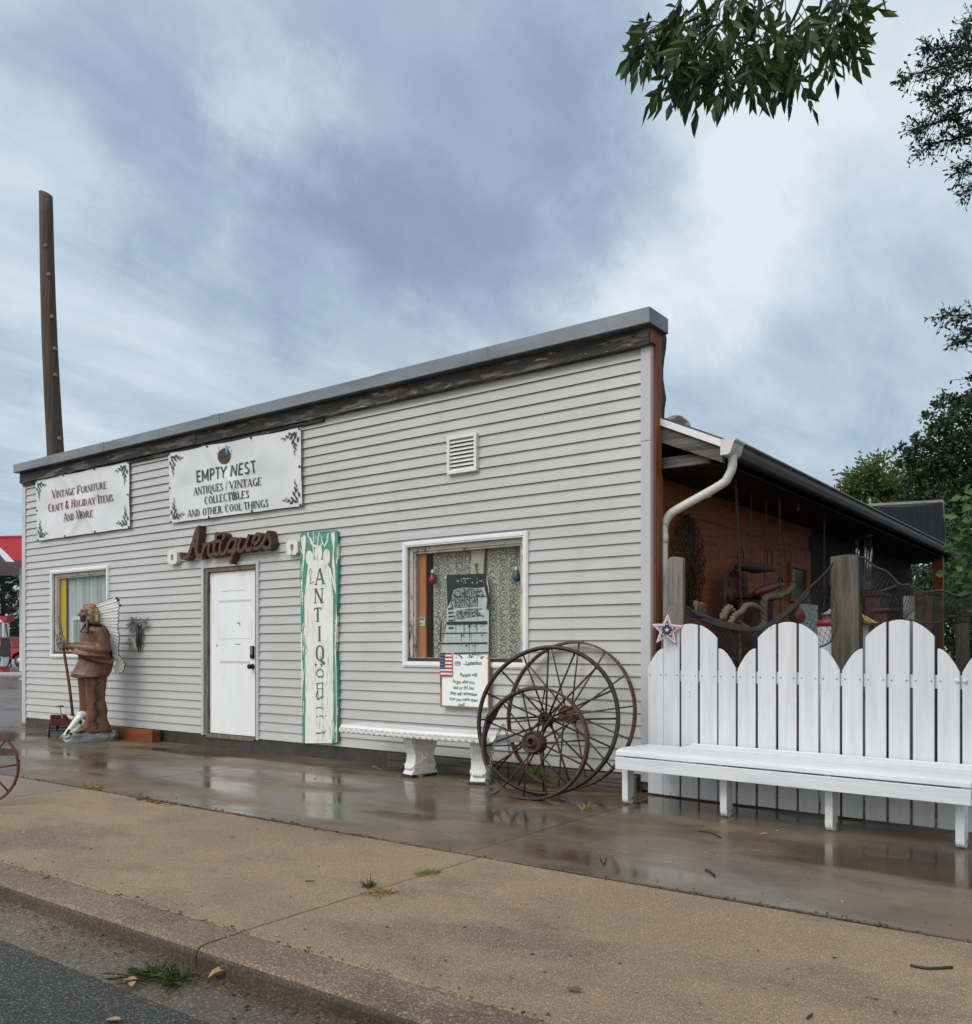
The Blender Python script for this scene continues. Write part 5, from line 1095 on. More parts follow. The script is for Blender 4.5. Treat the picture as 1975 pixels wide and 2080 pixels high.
mb = MB(); mb.tube([TM @ Vector((.3, 0, .12)), h1], .007, 6); mb.tube([h1 - ay * .05, h1 + ay * .05], .012, 6); mb.build('handle', mat('worn_steel', (.3, .29, .28), (.2, .16, .14), rough=.5, metal=.5), wg)
# cedar plank box against the foundation
px0, px1 = G(228, 1490).x, PY(306, 1490, 6.6).x
mb = MB(); mb.box(px0, px1, 6.62, 6.655, 0, .155); mb.box(px1 - .035, px1, 6.657, 6.74, 0, .152); mb.box(px0, px0 + .035, 6.657, 6.74, 0, .152); mb.box(px0 + .036, px1 - .036, 6.657, 6.74, .01, .03)
tag(mb.build('planter_box', mat('wet_cedar', (.23, .075, .022), (.13, .04, .012), rough=.35, scale=4, stretch=(.4, 5, 6), bump=.002), bevel=.003), 'low orange cedar box against the foundation right of the statue', 'planter')

# ---------------------------------------------------------------- iron wheels
RUSTD = mat('dark_rust', (.075, .032, .026), (.032, .018, .016), rough=.55, scale=12, metal=.3, bump=.001, wear=((.16, .06, .03), .62, 16, .06, (1, 1, 1)))
RUSTB = mat('flaking_rust', (.13, .05, .032), (.055, .026, .02), rough=.75, scale=14, bump=.002, wear=[((.34, .16, .07), .58, 24, .06, (1, 1, 1)), ((.45, .38, .3), .69, 30, .04, (1, 1, 1))])
IRON = mat('black_iron', (.022, .020, .021), (.045, .034, .032), rough=.42, scale=8, metal=.5, wear=((.09, .04, .028), .62, 9, .1, (1, 1, 1)))
REDP = mat('worn_red_iron', (.17, .035, .03), (.08, .025, .022), rough=.55, scale=9, wear=((.09, .05, .04), .58, 14, .06, (1, 1, 1)))
def wheel(label, loc, Rw, lean, yaw, m, band=None, tube=None, nsp=14, hub_r=.07, hub_l=.12, sp_r=.008, hubmat=None, phase=0.0, group='iron wheels leaning by the shop', bulge=None):
    w = thing('wagon_wheel', label, 'wheel', loc, (lean, 0, yaw), group)
    c = Vector((0, 0, Rw)); mb = MB()
    if band:
        n = 80; bw, bt = band; vs = []
        for i in range(n):
            a = 2 * math.pi * i / n; h = bw / 2
            r1, r0 = Rw, Rw - bt
            if bulge: h *= 1 + bulge[1] * math.exp(-((math.degrees(a) - bulge[0]) / 9) ** 2)
            for (r_, y) in ((r1, -h), (r1, h), (r0, h), (r0, -h)): vs.append(c + Vector((math.cos(a) * r_, y, math.sin(a) * r_)))
        mb.add(vs, [(i * 4 + j, i * 4 + (j + 1) % 4, ((i + 1) % n) * 4 + (j + 1) % 4, ((i + 1) % n) * 4 + j) for i in range(n) for j in range(4)])
        for i in range(10): a = 2 * math.pi * (i + .3) / 10; mb.sphere(c + Vector((math.cos(a) * (Rw + .002), 0, math.sin(a) * (Rw + .002))), .011, 6, 4)
    else: mb.tube([c + Vector((math.cos(2 * math.pi * i / 72) * (Rw - tube), 0, math.sin(2 * math.pi * i / 72) * (Rw - tube))) for i in range(72)], tube, 10, closed=True)
    mb.build('rim', m, w, local=True)
    rin = Rw - (band[1] if band else tube * 1.5)
    for i in range(nsp):
        a = 2 * math.pi * (i + phase) / nsp; s = 1 if i % 2 else -1
        d = Vector((math.cos(a), 0, math.sin(a))); tng = Vector((-math.sin(a), 0, math.cos(a)))
        mb = MB(); mb.tube([c + d * hub_r * .7 + Vector((0, s * hub_l * .40, 0)) + tng * .012 * s, c + d * rin + Vector((0, s * .004, 0))], sp_r, 6)
        mb.build('spoke', m, w, local=True)
    mb = MB(); X = Matrix.Translation(c) @ Matrix.Rotation(R(90), 4, 'X')
    mb.lathe([(hub_r * .28, -hub_l * .5), (hub_r * .42, -hub_l * .56), (hub_r * .62, -hub_l * .5), (hub_r * .7, -hub_l * .42), (hub_r, -hub_l * .42), (hub_r, -hub_l * .28), (hub_r * .72, -hub_l * .22), (hub_r * .72, hub_l * .22), (hub_r, hub_l * .28), (hub_r, hub_l * .44), (hub_r * .86, hub_l * .46), (hub_r * .8, hub_l * .40), (hub_r * .5, hub_l * .42), (hub_r * .42, hub_l * .62), (hub_r * .3, hub_l * .62), (hub_r * .26, hub_l * .3)], 24, X)
    mb.build('hub', hubmat or m, w, local=True)
    return w
wheel('tallest rusty iron wheel standing back against the siding', (-4.03, 6.52, 0), .635, R(-9), R(0), RUSTB, band=(.05, .014), nsp=14, hub_r=.075, hub_l=.13, sp_r=.0075, phase=.35)
wheel('large black iron wheel between the rusty wheel and the small front wheel', (-3.99, 6.12, 0), .625, R(-12), R(13), IRON, tube=.0185, nsp=16, hub_r=.055, hub_l=.12, sp_r=.0085, phase=.1)
wheel('smaller dark rusty wheel with a flat rim in front of the two large wheels', (-3.945, 5.90, 0), .450, R(-11), R(13), RUSTD, band=(.07, .020), nsp=14, hub_r=.088, hub_l=.15, sp_r=.0075, phase=.2, bulge=(152, 1.1))
lw = G(-42, 1637)
wheel('small worn red iron wheel standing by the kerb at the left edge of the photo', tuple(lw), .287, R(-4), R(38), REDP, band=(.035, .009), nsp=8, hub_r=.05, hub_l=.1, sp_r=.008, phase=.1)
# chains
CHM = mat('galvanised_chain', (.34, .34, .35), (.16, .15, .14), rough=.45, metal=.7, scale=30)
def chain(mb, ctrl, L_=.034, r_=.0036, wd=.011, n=6):
    pts = curve_pts(ctrl, 12); acc = [0]
    for a, b in zip(pts, pts[1:]): acc.append(acc[-1] + (b - a).length)
    tot = acc[-1]; step = L_ * .78; k = int(tot / step); j = 0
    for i in range(k + 1):
        s = i * step
        while j < len(acc) - 2 and acc[j + 1] < s: j += 1
        t = (s - acc[j]) / max(1e-6, acc[j + 1] - acc[j]); p = pts[j].lerp(pts[j + 1], min(1, t)); d = (pts[j + 1] - pts[j]).normalized()
        x, y = frame(p, d); q = x if i % 2 else y
        lk = [p + d * (L_ / 2 - wd * (1 - abs(math.cos(a))) * 0) * math.cos(a) + q * wd * math.sin(a) for a in [2 * math.pi * m_ / 9 for m_ in range(9)]]
        mb.tube(lk, r_, 4, closed=True)
    return mb
Z6 = lambda x, y: (940 + x * .21322, 1260 + y * .21322)
c6 = lambda x, y, Y: PY(*Z6(x, y), Y)
mb = MB()
chain(mb, [c6(375, 1010, 5.93), c6(340, 1080, 5.86), c6(300, 1180, 5.84), c6(285, 1280, 5.82), c6(265, 1400, 5.80), c6(268, 1500, 5.80), c6(262, 1655, 5.82)])
chain(mb, [c6(395, 1010, 5.96), c6(425, 1090, 6.0), c6(440, 1200, 6.05), c6(450, 1290, 6.1)])
chain(mb, [c6(235, 1410, 5.80), c6(232, 1520, 5.79), c6(240, 1660, 5.80)]); chain(mb, [c6(250, 1405, 5.79), c6(250, 1520, 5.78), c6(250, 1660, 5.79)])
gq = lambda x, y: G(*Z6(x, y)) + Vector((0, 0, .008))
chain(mb, [gq(235, 1665), gq(290, 1660), gq(330, 1630), gq(350, 1610)])
tag(mb.build('chain', CHM), 'galvanised chain looped through the small wheel and trailing to the ground', 'chain')
mb = MB(); g8 = lambda x, y: G(780 + x * 260 / 1876, 1450 + y * 170 / 1227) + Vector((0, 0, .008))
chain(mb, [g8(1120, 985), g8(1220, 1020), g8(1330, 1035), g8(1480, 1040)]); tag(mb.build('chain', CHM), 'short chain lying on the ground before the right foot of the ornate bench', 'chain')
mb = MB(); chain(mb, [g8(-260, 800) + Vector((0, .1, 0)), g8(-60, 825), g8(80, 825), g8(260, 820)]); tag(mb.build('chain', CHM), 'chain lying along the foundation left of the ornate bench legs', 'chain')
# ---------------------------------------------------------------- ornate white concrete bench
ob = thing('ornate_bench', 'white painted concrete garden bench with scrolled legs under the large window', 'bench', (-5.3, 6.36, 0))
PW = mat('chipped_white_concrete', (.74, .745, .75), (.64, .645, .64), rough=.55, scale=7, bump=.003, wear=[((.5, .44, .28), .62, 3.5, .12, (1, 1, .4)), ((.10, .085, .07), .70, 12, .05, (1, 1, 1))])
mb = MB(); bx0_, bx1_ = -6.37, -4.50; n = 30
def bench_y(x, back): # the slab is gently bowed
    s = (x - bx0_) / (bx1_ - bx0_); b = .05 * (4 * s * (1 - s)); return (6.56 if back else 6.19) - b + (.0)
prof_ = [(0, 0.375), (-.012, .385), (-.018, .40), (-.012, .418), (0, .43), (.01, .443), (.02, .452)]
vs = []
for i in range(n + 1):
    x = bx0_ + (bx1_ - bx0_) * i / n; f = bench_y(x, 0); b = bench_y(x, 1)
    ring_ = [(f + a, z) for a, z in prof_] + [(b - .02, .452), (b, .44), (b, .39), (b - .01, .375)]
    vs += [(x, y, z) for y, z in ring_]
m_ = len(prof_) + 4
mb.add(vs, [(i * m_ + j, i * m_ + (j + 1) % m_, (i + 1) * m_ + (j + 1) % m_, (i + 1) * m_ + j) for i in range(n) for j in range(m_)] + [tuple(range(m_)), tuple(n * m_ + j for j in range(m_))[::-1]])
sb = mb.build('seat', PW, ob, smooth=False)
mb = MB(); k = 0; x = bx0_ + .05
while x < bx1_ - .03:   # moulded rosettes along the edge
    y = bench_y(x, 0) - .013
    for r_ in (.026, .013): mb.tube([Vector((x + r_ * math.cos(a), y - .003, .407 + r_ * .9 * math.sin(a))) for a in [2 * math.pi * i / 14 for i in range(14)]], .0045, 5, closed=True)
    mb.box(x + .034, x + .038, y - .004, y + .012, .383, .43); x += .072
mb.build('rosette', PW, sb)
def bleg(cx_, cy_, yawd):
    X = Matrix.Translation((cx_, cy_, 0)) @ Matrix.Rotation(R(yawd), 4, 'Z')
    mb = MB(); pr_ = [(-.15, .0), (-.155, .035), (-.14, .055), (-.125, .07), (-.135, .10), (-.12, .135), (-.112, .17), (-.11, .20), (-.125, .25), (-.145, .30), (-.155, .335), (-.14, .365), (-.13, .376), (.13, .376), (.14, .365), (.155, .335), (.145, .30), (.125, .25), (.11, .20), (.112, .17), (.12, .135), (.135, .10), (.125, .07), (.14, .055), (.155, .035), (.15, .0)]
    hw = .07
    mb.prism(pr_, lambda a, z: X @ Vector((-hw, a, z)), lambda a, z: X @ Vector((hw, a, z)))
    o = mb.build('leg', PW, ob, bevel=.008, seg=2)
    s = MB()
    for side_ in (-1, 1):
        xx = side_ * (hw + .001)
        for cy2, cz2, r0, tn, sg_ in ((-.085, .30, .055, 2.2, 1), (.085, .30, .055, 2.2, -1), (-.10, .10, .03, 1.6, -1), (.10, .10, .03, 1.6, 1)):
            s.tube([X @ Vector((xx, cy2 + sg_ * r0 * (1 - i / 30) * math.cos(i / 30 * tn * 2 * math.pi), cz2 + r0 * (1 - i / 30) * math.sin(i / 30 * tn * 2 * math.pi))) for i in range(29)], .006, 5)
        s.tube([X @ Vector((xx, -.05, .25)), X @ Vector((xx, -.02, .18)), X @ Vector((xx, -.06, .12))], .008, 5); s.tube([X @ Vector((xx, .05, .25)), X @ Vector((xx, .02, .18)), X @ Vector((xx, .06, .12))], .008, 5)
        s.sphere(X @ Vector((xx, 0, .17)), .018, 8, 6)
    for i in range(4):
        xx = -.036 + i * .024; s.tube(curve_pts([X @ Vector((xx, -.152, .345)), X @ Vector((xx, -.146, .30)), X @ Vector((xx, -.108, .245)), X @ Vector((xx, -.086, .195))], 4), .008, 5)
        s.sphere(X @ Vector((xx, -.135, .085)), .018, 8, 6)
    s.build('scroll', PW, o)
    b = MB(); b.box(-hw - .012, hw + .012, -.162, .162, -.002, .028, 0, X); b.build('footing', mat('wet_footing', (.025, .022, .02), (.5, .48, .44), rough=.4, scale=14, lo=.55, hi=.66), o, bevel=.004)
bleg(-5.52, 6.40, -12); bleg(-4.80, 6.40, 22)

# ---------------------------------------------------------------- white picket fence and bench
FO = Vector((-3.335, 6.70, 0)); FA = R(-4.6); FE = Vector((math.cos(FA), math.sin(FA), 0)); FN = Vector((FE.y, -FE.x, 0))   # FN points to the street
PAINT = mat('fence_white', (.65, .675, .71), (.56, .585, .62), rough=.5, scale=2.6, stretch=(9, 9, .6), bump=.0014, bscale=9, wear=[((.40, .38, .35), .665, 9, .04, (1.5, 1.5, .7)), ((.55, .55, .54), .60, 2.5, .2, (1.4, 1.4, .5)), ((.36, .26, .17), .70, 5, .06, (4, 4, .35))])
def fs(u, Yoff=0.0):      # distance along the fence of a photo column
    r = ray(u, 1316); o = FO + FN * Yoff
    # (o + s FE) parallel to r
    return (o.x * r.y - o.y * r.x) / (FE.y * r.x - FE.x * r.y)
def FP(s, d, z): return FO + FE * s + FN * d + Vector((0, 0, z))
fence = thing('picket_fence', 'white picket fence of scalloped rounded boards behind the bench', 'fence', tuple(FO + FE * 1.3))
edges = [(216, 295.5), (297, 380), (387, 474), (481, 572), (577, 668), (676, 770), (778, 873), (883, 979), (989, 1091), (1099, 1200), (1210, 1318), (1329, 1438), (1448, 1558), (1572, 1685), (1698, 1815), (1825, 1946), (1958, 2085), (2098, 2232), (2246, 2388), (2404, 2555)]
ZT, ZS, ZL, ZB_ = 1.39, 1.275, 1.195, 1.04     # crown, shoulder, start of the low curve, bottom of the low curve
def topz(j, t):    # j 0..4 place in the scallop, t 0..1 across the picket
    if j == 0: return ZB_ + (ZL - ZB_) * math.sin(t * math.pi / 2) ** .95
    if j == 4: return ZB_ + (ZL - ZB_) * math.sin((1 - t) * math.pi / 2) ** .95
    x = ((j - 1) + t) / 3 * 2 - 1; return ZS + (ZT - ZS) * max(0.0, 1 - abs(x) ** 2.0)
for i, (a, b) in enumerate(edges):
    s0, s1 = fs(1230 + .3971 * (a + (1.2 if i != 1 else 0))), fs(1230 + .3971 * (b - (1.8 if i else 0))); j = i % 5
    n = 12; poly = [(s0, .012), (s1, .012)] + [(s1 + (s0 - s1) * k / n, topz(j, 1 - k / n)) for k in range(n + 1)]
    e = .004 * ((i * 7) % 3 - 1) * .4
    mb = MB(); mb.prism(poly, lambda s, z: FP(s, .0 + e, z), lambda s, z: FP(s, -.016 + e, z))
    pk = mb.build('picket', PAINT, fence, bevel=.003)
mb = MB()
send = fs(1230 + .3971 * 2555)
mb.prism([(.0, .93), (send, .93), (send, 1.02), (0, 1.02)], lambda s, z: FP(s, -.019, z), lambda s, z: FP(s, -.057, z)); mb.build('rail', PAINT, fence, bevel=.003)
mb = MB(); mb.prism([(.0, .2), (send, .2), (send, .29), (0, .29)], lambda s, z: FP(s, -.019, z), lambda s, z: FP(s, -.057, z)); mb.build('rail', PAINT, fence, bevel=.003)
mb = MB()
for i, (a, b) in enumerate(edges):
    for t in (.15, .85):
        s = fs(1230 + .3971 * (a + (b - a) * t)); X = Matrix.Translation(FP(s, .0012, .98)) @ Matrix.Rotation(FA, 4, 'Z') @ Matrix.Rotation(R(90), 4, 'X'); mb.lathe([(.006, 0), (.006, .001), (.003, .0018)], 8, X)
mb.build('screw', mat('screw_grey', (.35, .35, .35), (.2, .2, .2), rough=.5, metal=.5), fence)
for u in (1803, 1841):
    X = Matrix.Translation(FP(fs(1230 + .3971 * u), .001, .985)) @ Matrix.Rotation(FA, 4, 'Z') @ Matrix.Rotation(R(90), 4, 'X'); mb = MB(); mb.lathe([(.016, 0), (.016, .004), (.011, .012), (.003, .014)], 12, X); mb.build('bolt', PAINT, fence)
bench = thing('slat_bench', 'long white painted slatted bench in front of the picket fence', 'bench', tuple(FO + FE * 1.2 + FN * .4))
BP = mat('bench_white', (.70, .725, .755), (.60, .625, .655), rough=.42, scale=2.4, stretch=(.5, 8, 8), bump=.0012, bscale=8, wear=[((.42, .40, .37), .665, 11, .04, (.8, 1.5, 1.5)), ((.58, .58, .57), .60, 3, .2, (.5, 1.5, 1.5))])
bs0 = fs(1248, .67) + .0; bs1 = fs(1972, .67)
def slat(pts, nm, s0=bs0, s1=bs1, bev=.004):
    mb = MB(); mb.prism(pts, lambda d, z: FP(s0, d, z), lambda d, z: FP(s1, d, z)); return mb.build(nm, BP, bench, bevel=bev)
slat([(.66, .285), (.66, .378), (.632, .378), (.632, .285)], 'apron')
slat([(.655, .388), (.650, .415), (.625, .432), (.585, .438), (.52, .44), (.52, .42), (.585, .418), (.63, .388)], 'seat_slat', bev=.003)
slat([(.515, .42), (.515, .44), (.40, .438), (.40, .418)], 'seat_slat', bev=.003)
slat([(.395, .418), (.395, .438), (.28, .436), (.28, .416)], 'seat_slat', bev=.003)
slat([(.275, .418), (.275, .434), (.16, .432), (.16, .414)], 'seat_slat', bev=.003)
slat([(.155, .418), (.155, .434), (.04, .436), (.04, .416)], 'seat_slat', bs0 + .30, bs1, bev=.003)
mb = MB(); lipz = [(.035, .39), (.035, .45), (.012, .45), (.012, .39)]; mb.prism(lipz, lambda d, z: FP(bs0 + .30, d, z), lambda d, z: FP(bs1, d, z)); mb.build('back_rail', BP, bench, bevel=.004)
for s in (bs0 + .02, fs(1462, .6), fs(1678, .6), bs1 - .06):   # cross bearers and legs with rounded feet
    mb = MB(); mb.prism([(.05, .30), (.63, .30), (.63, .384), (.60, .412), (.05, .412)], lambda d, z: FP(s, d, z), lambda d, z: FP(s + .038, d, z)); mb.build('bearer', BP, bench, bevel=.003)
for u in (1264, 1463, 1676, 1941):
    s = fs(u, .52)
    for (d0_, d1_) in ((.43, .52),):
        if d0_ < .2 and u > 1e9: continue
        pts = [(d0_, .03)] + [((d0_ + d1_) / 2 - (d1_ - d0_) / 2 * math.cos(R(180 * k / 8)), .045 - .045 * math.sin(R(180 * k / 8))) for k in range(9)] + [(d1_, .30), (d0_, .30)]
        mb = MB(); mb.prism(pts, lambda d, z: FP(s, d, z), lambda d, z: FP(s + .05, d, z)); mb.build('leg', BP, bench, bevel=.003)
# patriotic star
cst = FP(fs(1355, .06), .06, CAMZ + (HZ - 1279) / FPX * 7.1)
star = thing('star_ornament', 'red white and blue layered metal star hanging at the left end of the fence', 'ornament', tuple(cst))
RED_ = mat('star_red', (.40, .03, .045), (.32, .025, .035), rough=.4); WHT_ = mat('star_white', (.72, .62, .60), (.66, .57, .55), rough=.4, scale=30); NAVY = mat('star_navy', (.015, .03, .10), (.02, .035, .09), rough=.4)
faceN = (Vector((0, 0, CAMZ)) - cst); faceN.z = 0; faceN.normalize(); fx = Vector((-faceN.y, faceN.x, 0)) 
def starpoly(r): return [(r * (1 if k % 2 == 0 else .44) * math.sin(R(36 * k + 3)), r * (1 if k % 2 == 0 else .44) * math.cos(R(36 * k + 3))) for k in range(10)]
for i, (r, m) in enumerate(((.142, RED_), (.132, WHT_), (.100, NAVY), (.094, WHT_), (.078, NAVY))):
    mb = MB(); d0 = .004 * i; mb.prism(starpoly(r), lambda a, z: cst + fx * a + faceN * (d0 + .004) + Vector((0, 0, z)), lambda a, z: cst + fx * a + faceN * d0 + Vector((0, 0, z))); mb.build('star_layer', m, star)
mb = MB()
for k, (a, r, rr_) in enumerate([(0, 0, .020)] + [(72 * i, .045, .010) for i in range(5)]):
    mb.face([cst + fx * (r * math.sin(R(a)) + q[0]) + faceN * .0206 + Vector((0, 0, r * math.cos(R(a)) + q[1])) for q in [(x / .142 * rr_, z / .142 * rr_) for x, z in starpoly(.142)]])
mb.build('small_star', WHT_, star)
mb = MB(); mb.tube(curve_pts([cst + Vector((0, 0, .135)), cst + Vector((.02, .02, .17)), cst + Vector((-.015, .06, .20)), cst + Vector((.01, .09, .225))], 4), .004, 5); mb.tube(curve_pts([cst + Vector((0.03, .03, .15)), cst + Vector((.04, .05, .19)), cst + Vector((.0, .07, .16)), cst + Vector((-.04, .08, .22))], 4), .003, 5); mb.build('wire', CHM, star)
# ---------------------------------------------------------------- yard behind the fence
POSTG = mat('grey_post', (.24, .225, .205), (.11, .10, .09), rough=.9, scale=5, stretch=(7, 7, .6), bump=.004, wear=((.05, .045, .04), .66, 7, .06, (4, 4, .5)))
POSTB = mat('brown_post', (.135, .112, .09), (.065, .052, .042), rough=.9, scale=5, stretch=(7, 7, .6), bump=.004, wear=((.24, .22, .19), .62, 9, .08, (6, 6, .4)))
def post(u0, u1, v, Y, m, label, thick=.14, shape=None, jag=.01, lean=0.0):
    a, b = PY(u0, v, Y), PY(u1, v, Y); zt = (a.z + b.z) / 2
    w = (b - a).length; rr = random.Random(int(u0)); n = 8
    prof_ = shape or [(0, 0), (1, 0), (1, zt), (.8, zt + jag * .6), (.55, zt + jag), (.25, zt + jag * .4), (0, zt)]
    d = (b - a); d.z = 0; d.normalize(); pn = Vector((d.y, -d.x, 0)); o = Vector((a.x, a.y, 0))
    mb = MB(); mb.prism(prof_, lambda s, z: o + d * (s * w + lean * z) + Vector((0, 0, z)), lambda s, z: o + d * (s * w + lean * z) - pn * thick + Vector((0, 0, z)))
    return tag(mb.build('fence_post', m, bevel=.006), label, 'post')
zt = PY(1365, 1134, 6.80).z
post(1345, 1387.5, 1134, 6.80, POSTG, 'cracked grey driftwood plank post by the downspout', .05, [(.0, 0), (.95, 0), (1.0, 1.3), (1, zt), (.55, zt + .012), (.32, zt + .006), (.2, zt - .06), (.06, zt - .18), (.04, 1.5), (-.04, 1.25)])
post(1692, 1749, 1129, 7.05, POSTB, 'broad weathered brown post in the middle of the fishing net', .12, lean=-.010)
post(1941, 1966, 1255, 15.2, POSTB, 'distant grey post at the far end of the yard', .2)
# scrolled iron panel on the plywood wall
sp_ = thing('scroll_panel', 'oval wrought iron scroll panel hanging on the orange plywood wall', 'wall decor', tuple(PXX(1393, 1231, SX + .03)))
BRZ = mat('bronzed_iron', (.04, .018, .012), (.022, .012, .01), rough=.5, metal=.3, scale=10)
mb = MB(); yc, zc = 7.74, 1.985; X0 = SX + .04; hy, hz = .36, .44
def spiral(cy_, cz_, r, a0, turns, hand, n=26): return [Vector((X0, cy_ + r * (1 - .85 * i / n) * math.cos(a0 + hand * turns * 2 * math.pi * i / n), cz_ + r * (1 - .85 * i / n) * math.sin(a0 + hand * turns * 2 * math.pi * i / n))) for i in range(n + 1)]
rr = random.Random(21)
for ring_, (n_, fr, sr) in enumerate(((14, .86, .085), (9, .55, .085), (4, .24, .085))):
    for i in range(n_):
        a = 2 * math.pi * (i + .5 * ring_) / n_
        for hd in (1, -1): mb.tube(spiral(yc + hy * fr * math.cos(a + hd * .06), zc + hz * fr * math.sin(a + hd * .06), sr, a + (math.pi if hd < 0 else 0), 1.25, hd), .0055, 5)
mb.tube([Vector((X0, yc, zc - hz)), Vector((X0, yc, zc + hz))], .007, 5)
for s in (-1, 1): mb.tube(curve_pts([Vector((X0, yc, zc - hz)), Vector((X0, yc + s * .14, zc - .2)), Vector((X0, yc + s * .06, zc)), Vector((X0, yc + s * .14, zc + .2)), Vector((X0, yc, zc + hz))], 5), .007, 5)
mb.build('scrollwork', BRZ, sp_)
mb = MB()
for (dy_, dz_) in ((0, hz - .02), (0, -hz + .02), (hy - .04, 0), (-hy + .04, 0)): mb.tube([(SX - .005, yc + dy_, zc + dz_), (X0, yc + dy_, zc + dz_)], .006, 5)
mb.build('stand_off', BRZ, sp_)
# chains from the eave
Zp = lambda x, y: (1320 + x * .20256, 1000 + y * .20256)
cX = -3.0
dpt = lambda x, y, X=cX: PXX(*Zp(x, y), X)
CHD = mat('dull_chain', (.16, .15, .145), (.07, .06, .055), rough=.55, metal=.6, scale=30)
def hang(x0, x1, y1, X, lab, tw=0.0):
    b = dpt(x1, y1, X); r_ = ray(*Zp(x0, 100)); t = X / r_.x; top = Vector((X, r_.y * t, 2.70))
    mb = MB(); chain(mb, [top, top.lerp(b, .33) + Vector((0, tw, 0)), top.lerp(b, .66), b], L_=.036, r_=.0034, wd=.0095); tag(mb.build('chain', CHD), lab, 'chain', 'chains hanging under the eave')
hang(858, 930, 1250, -2.95, 'long chain under the eave slanting in front of the red seat', .01); hang(1015, 1025, 880, -3.12, 'chain under the eave ending in a hook above the rope loops'); hang(1168, 1150, 1000, -3.12, 'chain under the eave passing behind the right end of the wooden yoke')
hang(1300, 1315, 1230, -2.95, 'chain under the eave holding the red wooden beam'); hang(1752, 1752, 1180, -2.95, 'chain under the eave just left of the broad brown post')
mb = MB(); chain(mb, [dpt(905, 1450, -2.95), dpt(910, 1560, -2.95), dpt(905, 1660, -2.95), Vector((-2.95, dpt(905, 1660, -2.95).y, .9))], L_=.036, r_=.0034, wd=.0095); tag(mb.build('chain', CHM), 'lower chain hanging below the net behind the white fence', 'chain', 'chains hanging under the eave')
# hook on its own
mb = MB(); h = PXX(1622, 1030, -2.95); mb.tube(curve_pts([Vector((h.x, h.y, 2.70)), h + Vector((0, 0, .05)), h + Vector((0, .03, 0)), h + Vector((0, -.01, -.04)), h + Vector((0, -.035, -.0))], 5), .006, 6); tag(mb.build('hook', CHM), 'single steel hook under the dark eave', 'hook')
# yoke, seat, singletree
BEAM = mat('dark_beam', (.045, .026, .02), (.022, .014, .012), rough=.8, scale=9, stretch=(1, 5, 5)); OXR = mat('oxblood_paint', (.16, .018, .02), (.09, .012, .014), rough=.5, scale=8, wear=((.05, .02, .018), .62, 14, .06, (1, 1, 1)))
yk = thing('ox_yoke', 'dark wooden yoke with iron rings hung on the chains', 'yoke', tuple(dpt(1050, 760, -3.1)))
mb = MB(); mb.tube([dpt(872, 745, -3.1), dpt(920, 735, -3.1), dpt(1000, 750, -3.1), dpt(1080, 762, -3.1), dpt(1180, 765, -3.1), dpt(1250, 782, -3.1)], [.03, .05, .06, .062, .045, .02], 10, flat=.8); mb.build('beam', BEAM, yk)
for q in (915, 1205):
    mb = MB(); c = dpt(q, 670, -3.1); mb.tube([c + Vector((0, .075 * math.cos(a), .105 * math.sin(a))) for a in [2 * math.pi * i / 20 for i in range(20)]], .007, 6, closed=True); mb.build('ring', BRZ, yk)
ts = thing('tractor_seat', 'dark red pierced metal tractor seat propped by the plywood wall', 'seat', tuple(dpt(850, 1250, -3.3)))
c = dpt(845, 1060, -3.3); mb = MB(); n = 22; vs = []
for k_, (rf, d) in enumerate(((1.0, 0.0), (.97, .02), (.8, .0), (.5, -.03), (.05, -.04))):
    for j in range(n):
        a = 2 * math.pi * j / n; vs.append(c + Vector((d + .02, .30 * rf * math.cos(a), .36 * rf * math.sin(a))))
mb.add(vs, [(i * n + j, i * n + (j + 1) % n, (i + 1) * n + (j + 1) % n, (i + 1) * n + j) for i in range(4) for j in range(n)], 0, True); o = mb.build('pan', OXR, ts)
mb = MB()
for j in range(12):
    a = 2 * math.pi * j / 12; q = c + Vector((.026, .215 * math.cos(a), .26 * math.sin(a))); mb.sphere(q, .03, 8, 6, 0, (.25, 1, 1))
mb.build('hole', BLACK, o)
stt = thing('singletree', 'red wooden singletree beam with an end ring hung on a chain', 'beam', tuple(dpt(1200, 980, -3.0)))
mb = MB(); mb.tube([dpt(1060, 1012, -3.0), dpt(1130, 985, -3.0), dpt(1220, 952, -3.0), dpt(1320, 925, -3.0)], [.03, .042, .042, .03], 10); mb.build('beam', OXR, stt)
mb = MB(); c = dpt(1315, 905, -3.0); mb.tube([c + Vector((0, .06 * math.cos(a), .06 * math.sin(a))) for a in [2 * math.pi * i / 16 for i in range(16)]], .009, 6, closed=True); mb.build('ring', BRZ, stt)
# wooden uprights and crates deeper in the yard
mb = MB(); q = dpt(1060, 1240, -3.15); mb.box(q.x - .08, q.x + .08, q.y - .28, q.y + .28, 0, q.z + .16); mb.box(q.x - .1, q.x + .1, q.y - .32, q.y + .32, q.z + .162, q.z + .2); tag(mb.build('barrel_crate', mat('dark_red_wood', (.07, .02, .014), (.035, .012, .01), rough=.7, scale=6), bevel=.01), 'dark red wooden crate standing behind the rope', 'crate')
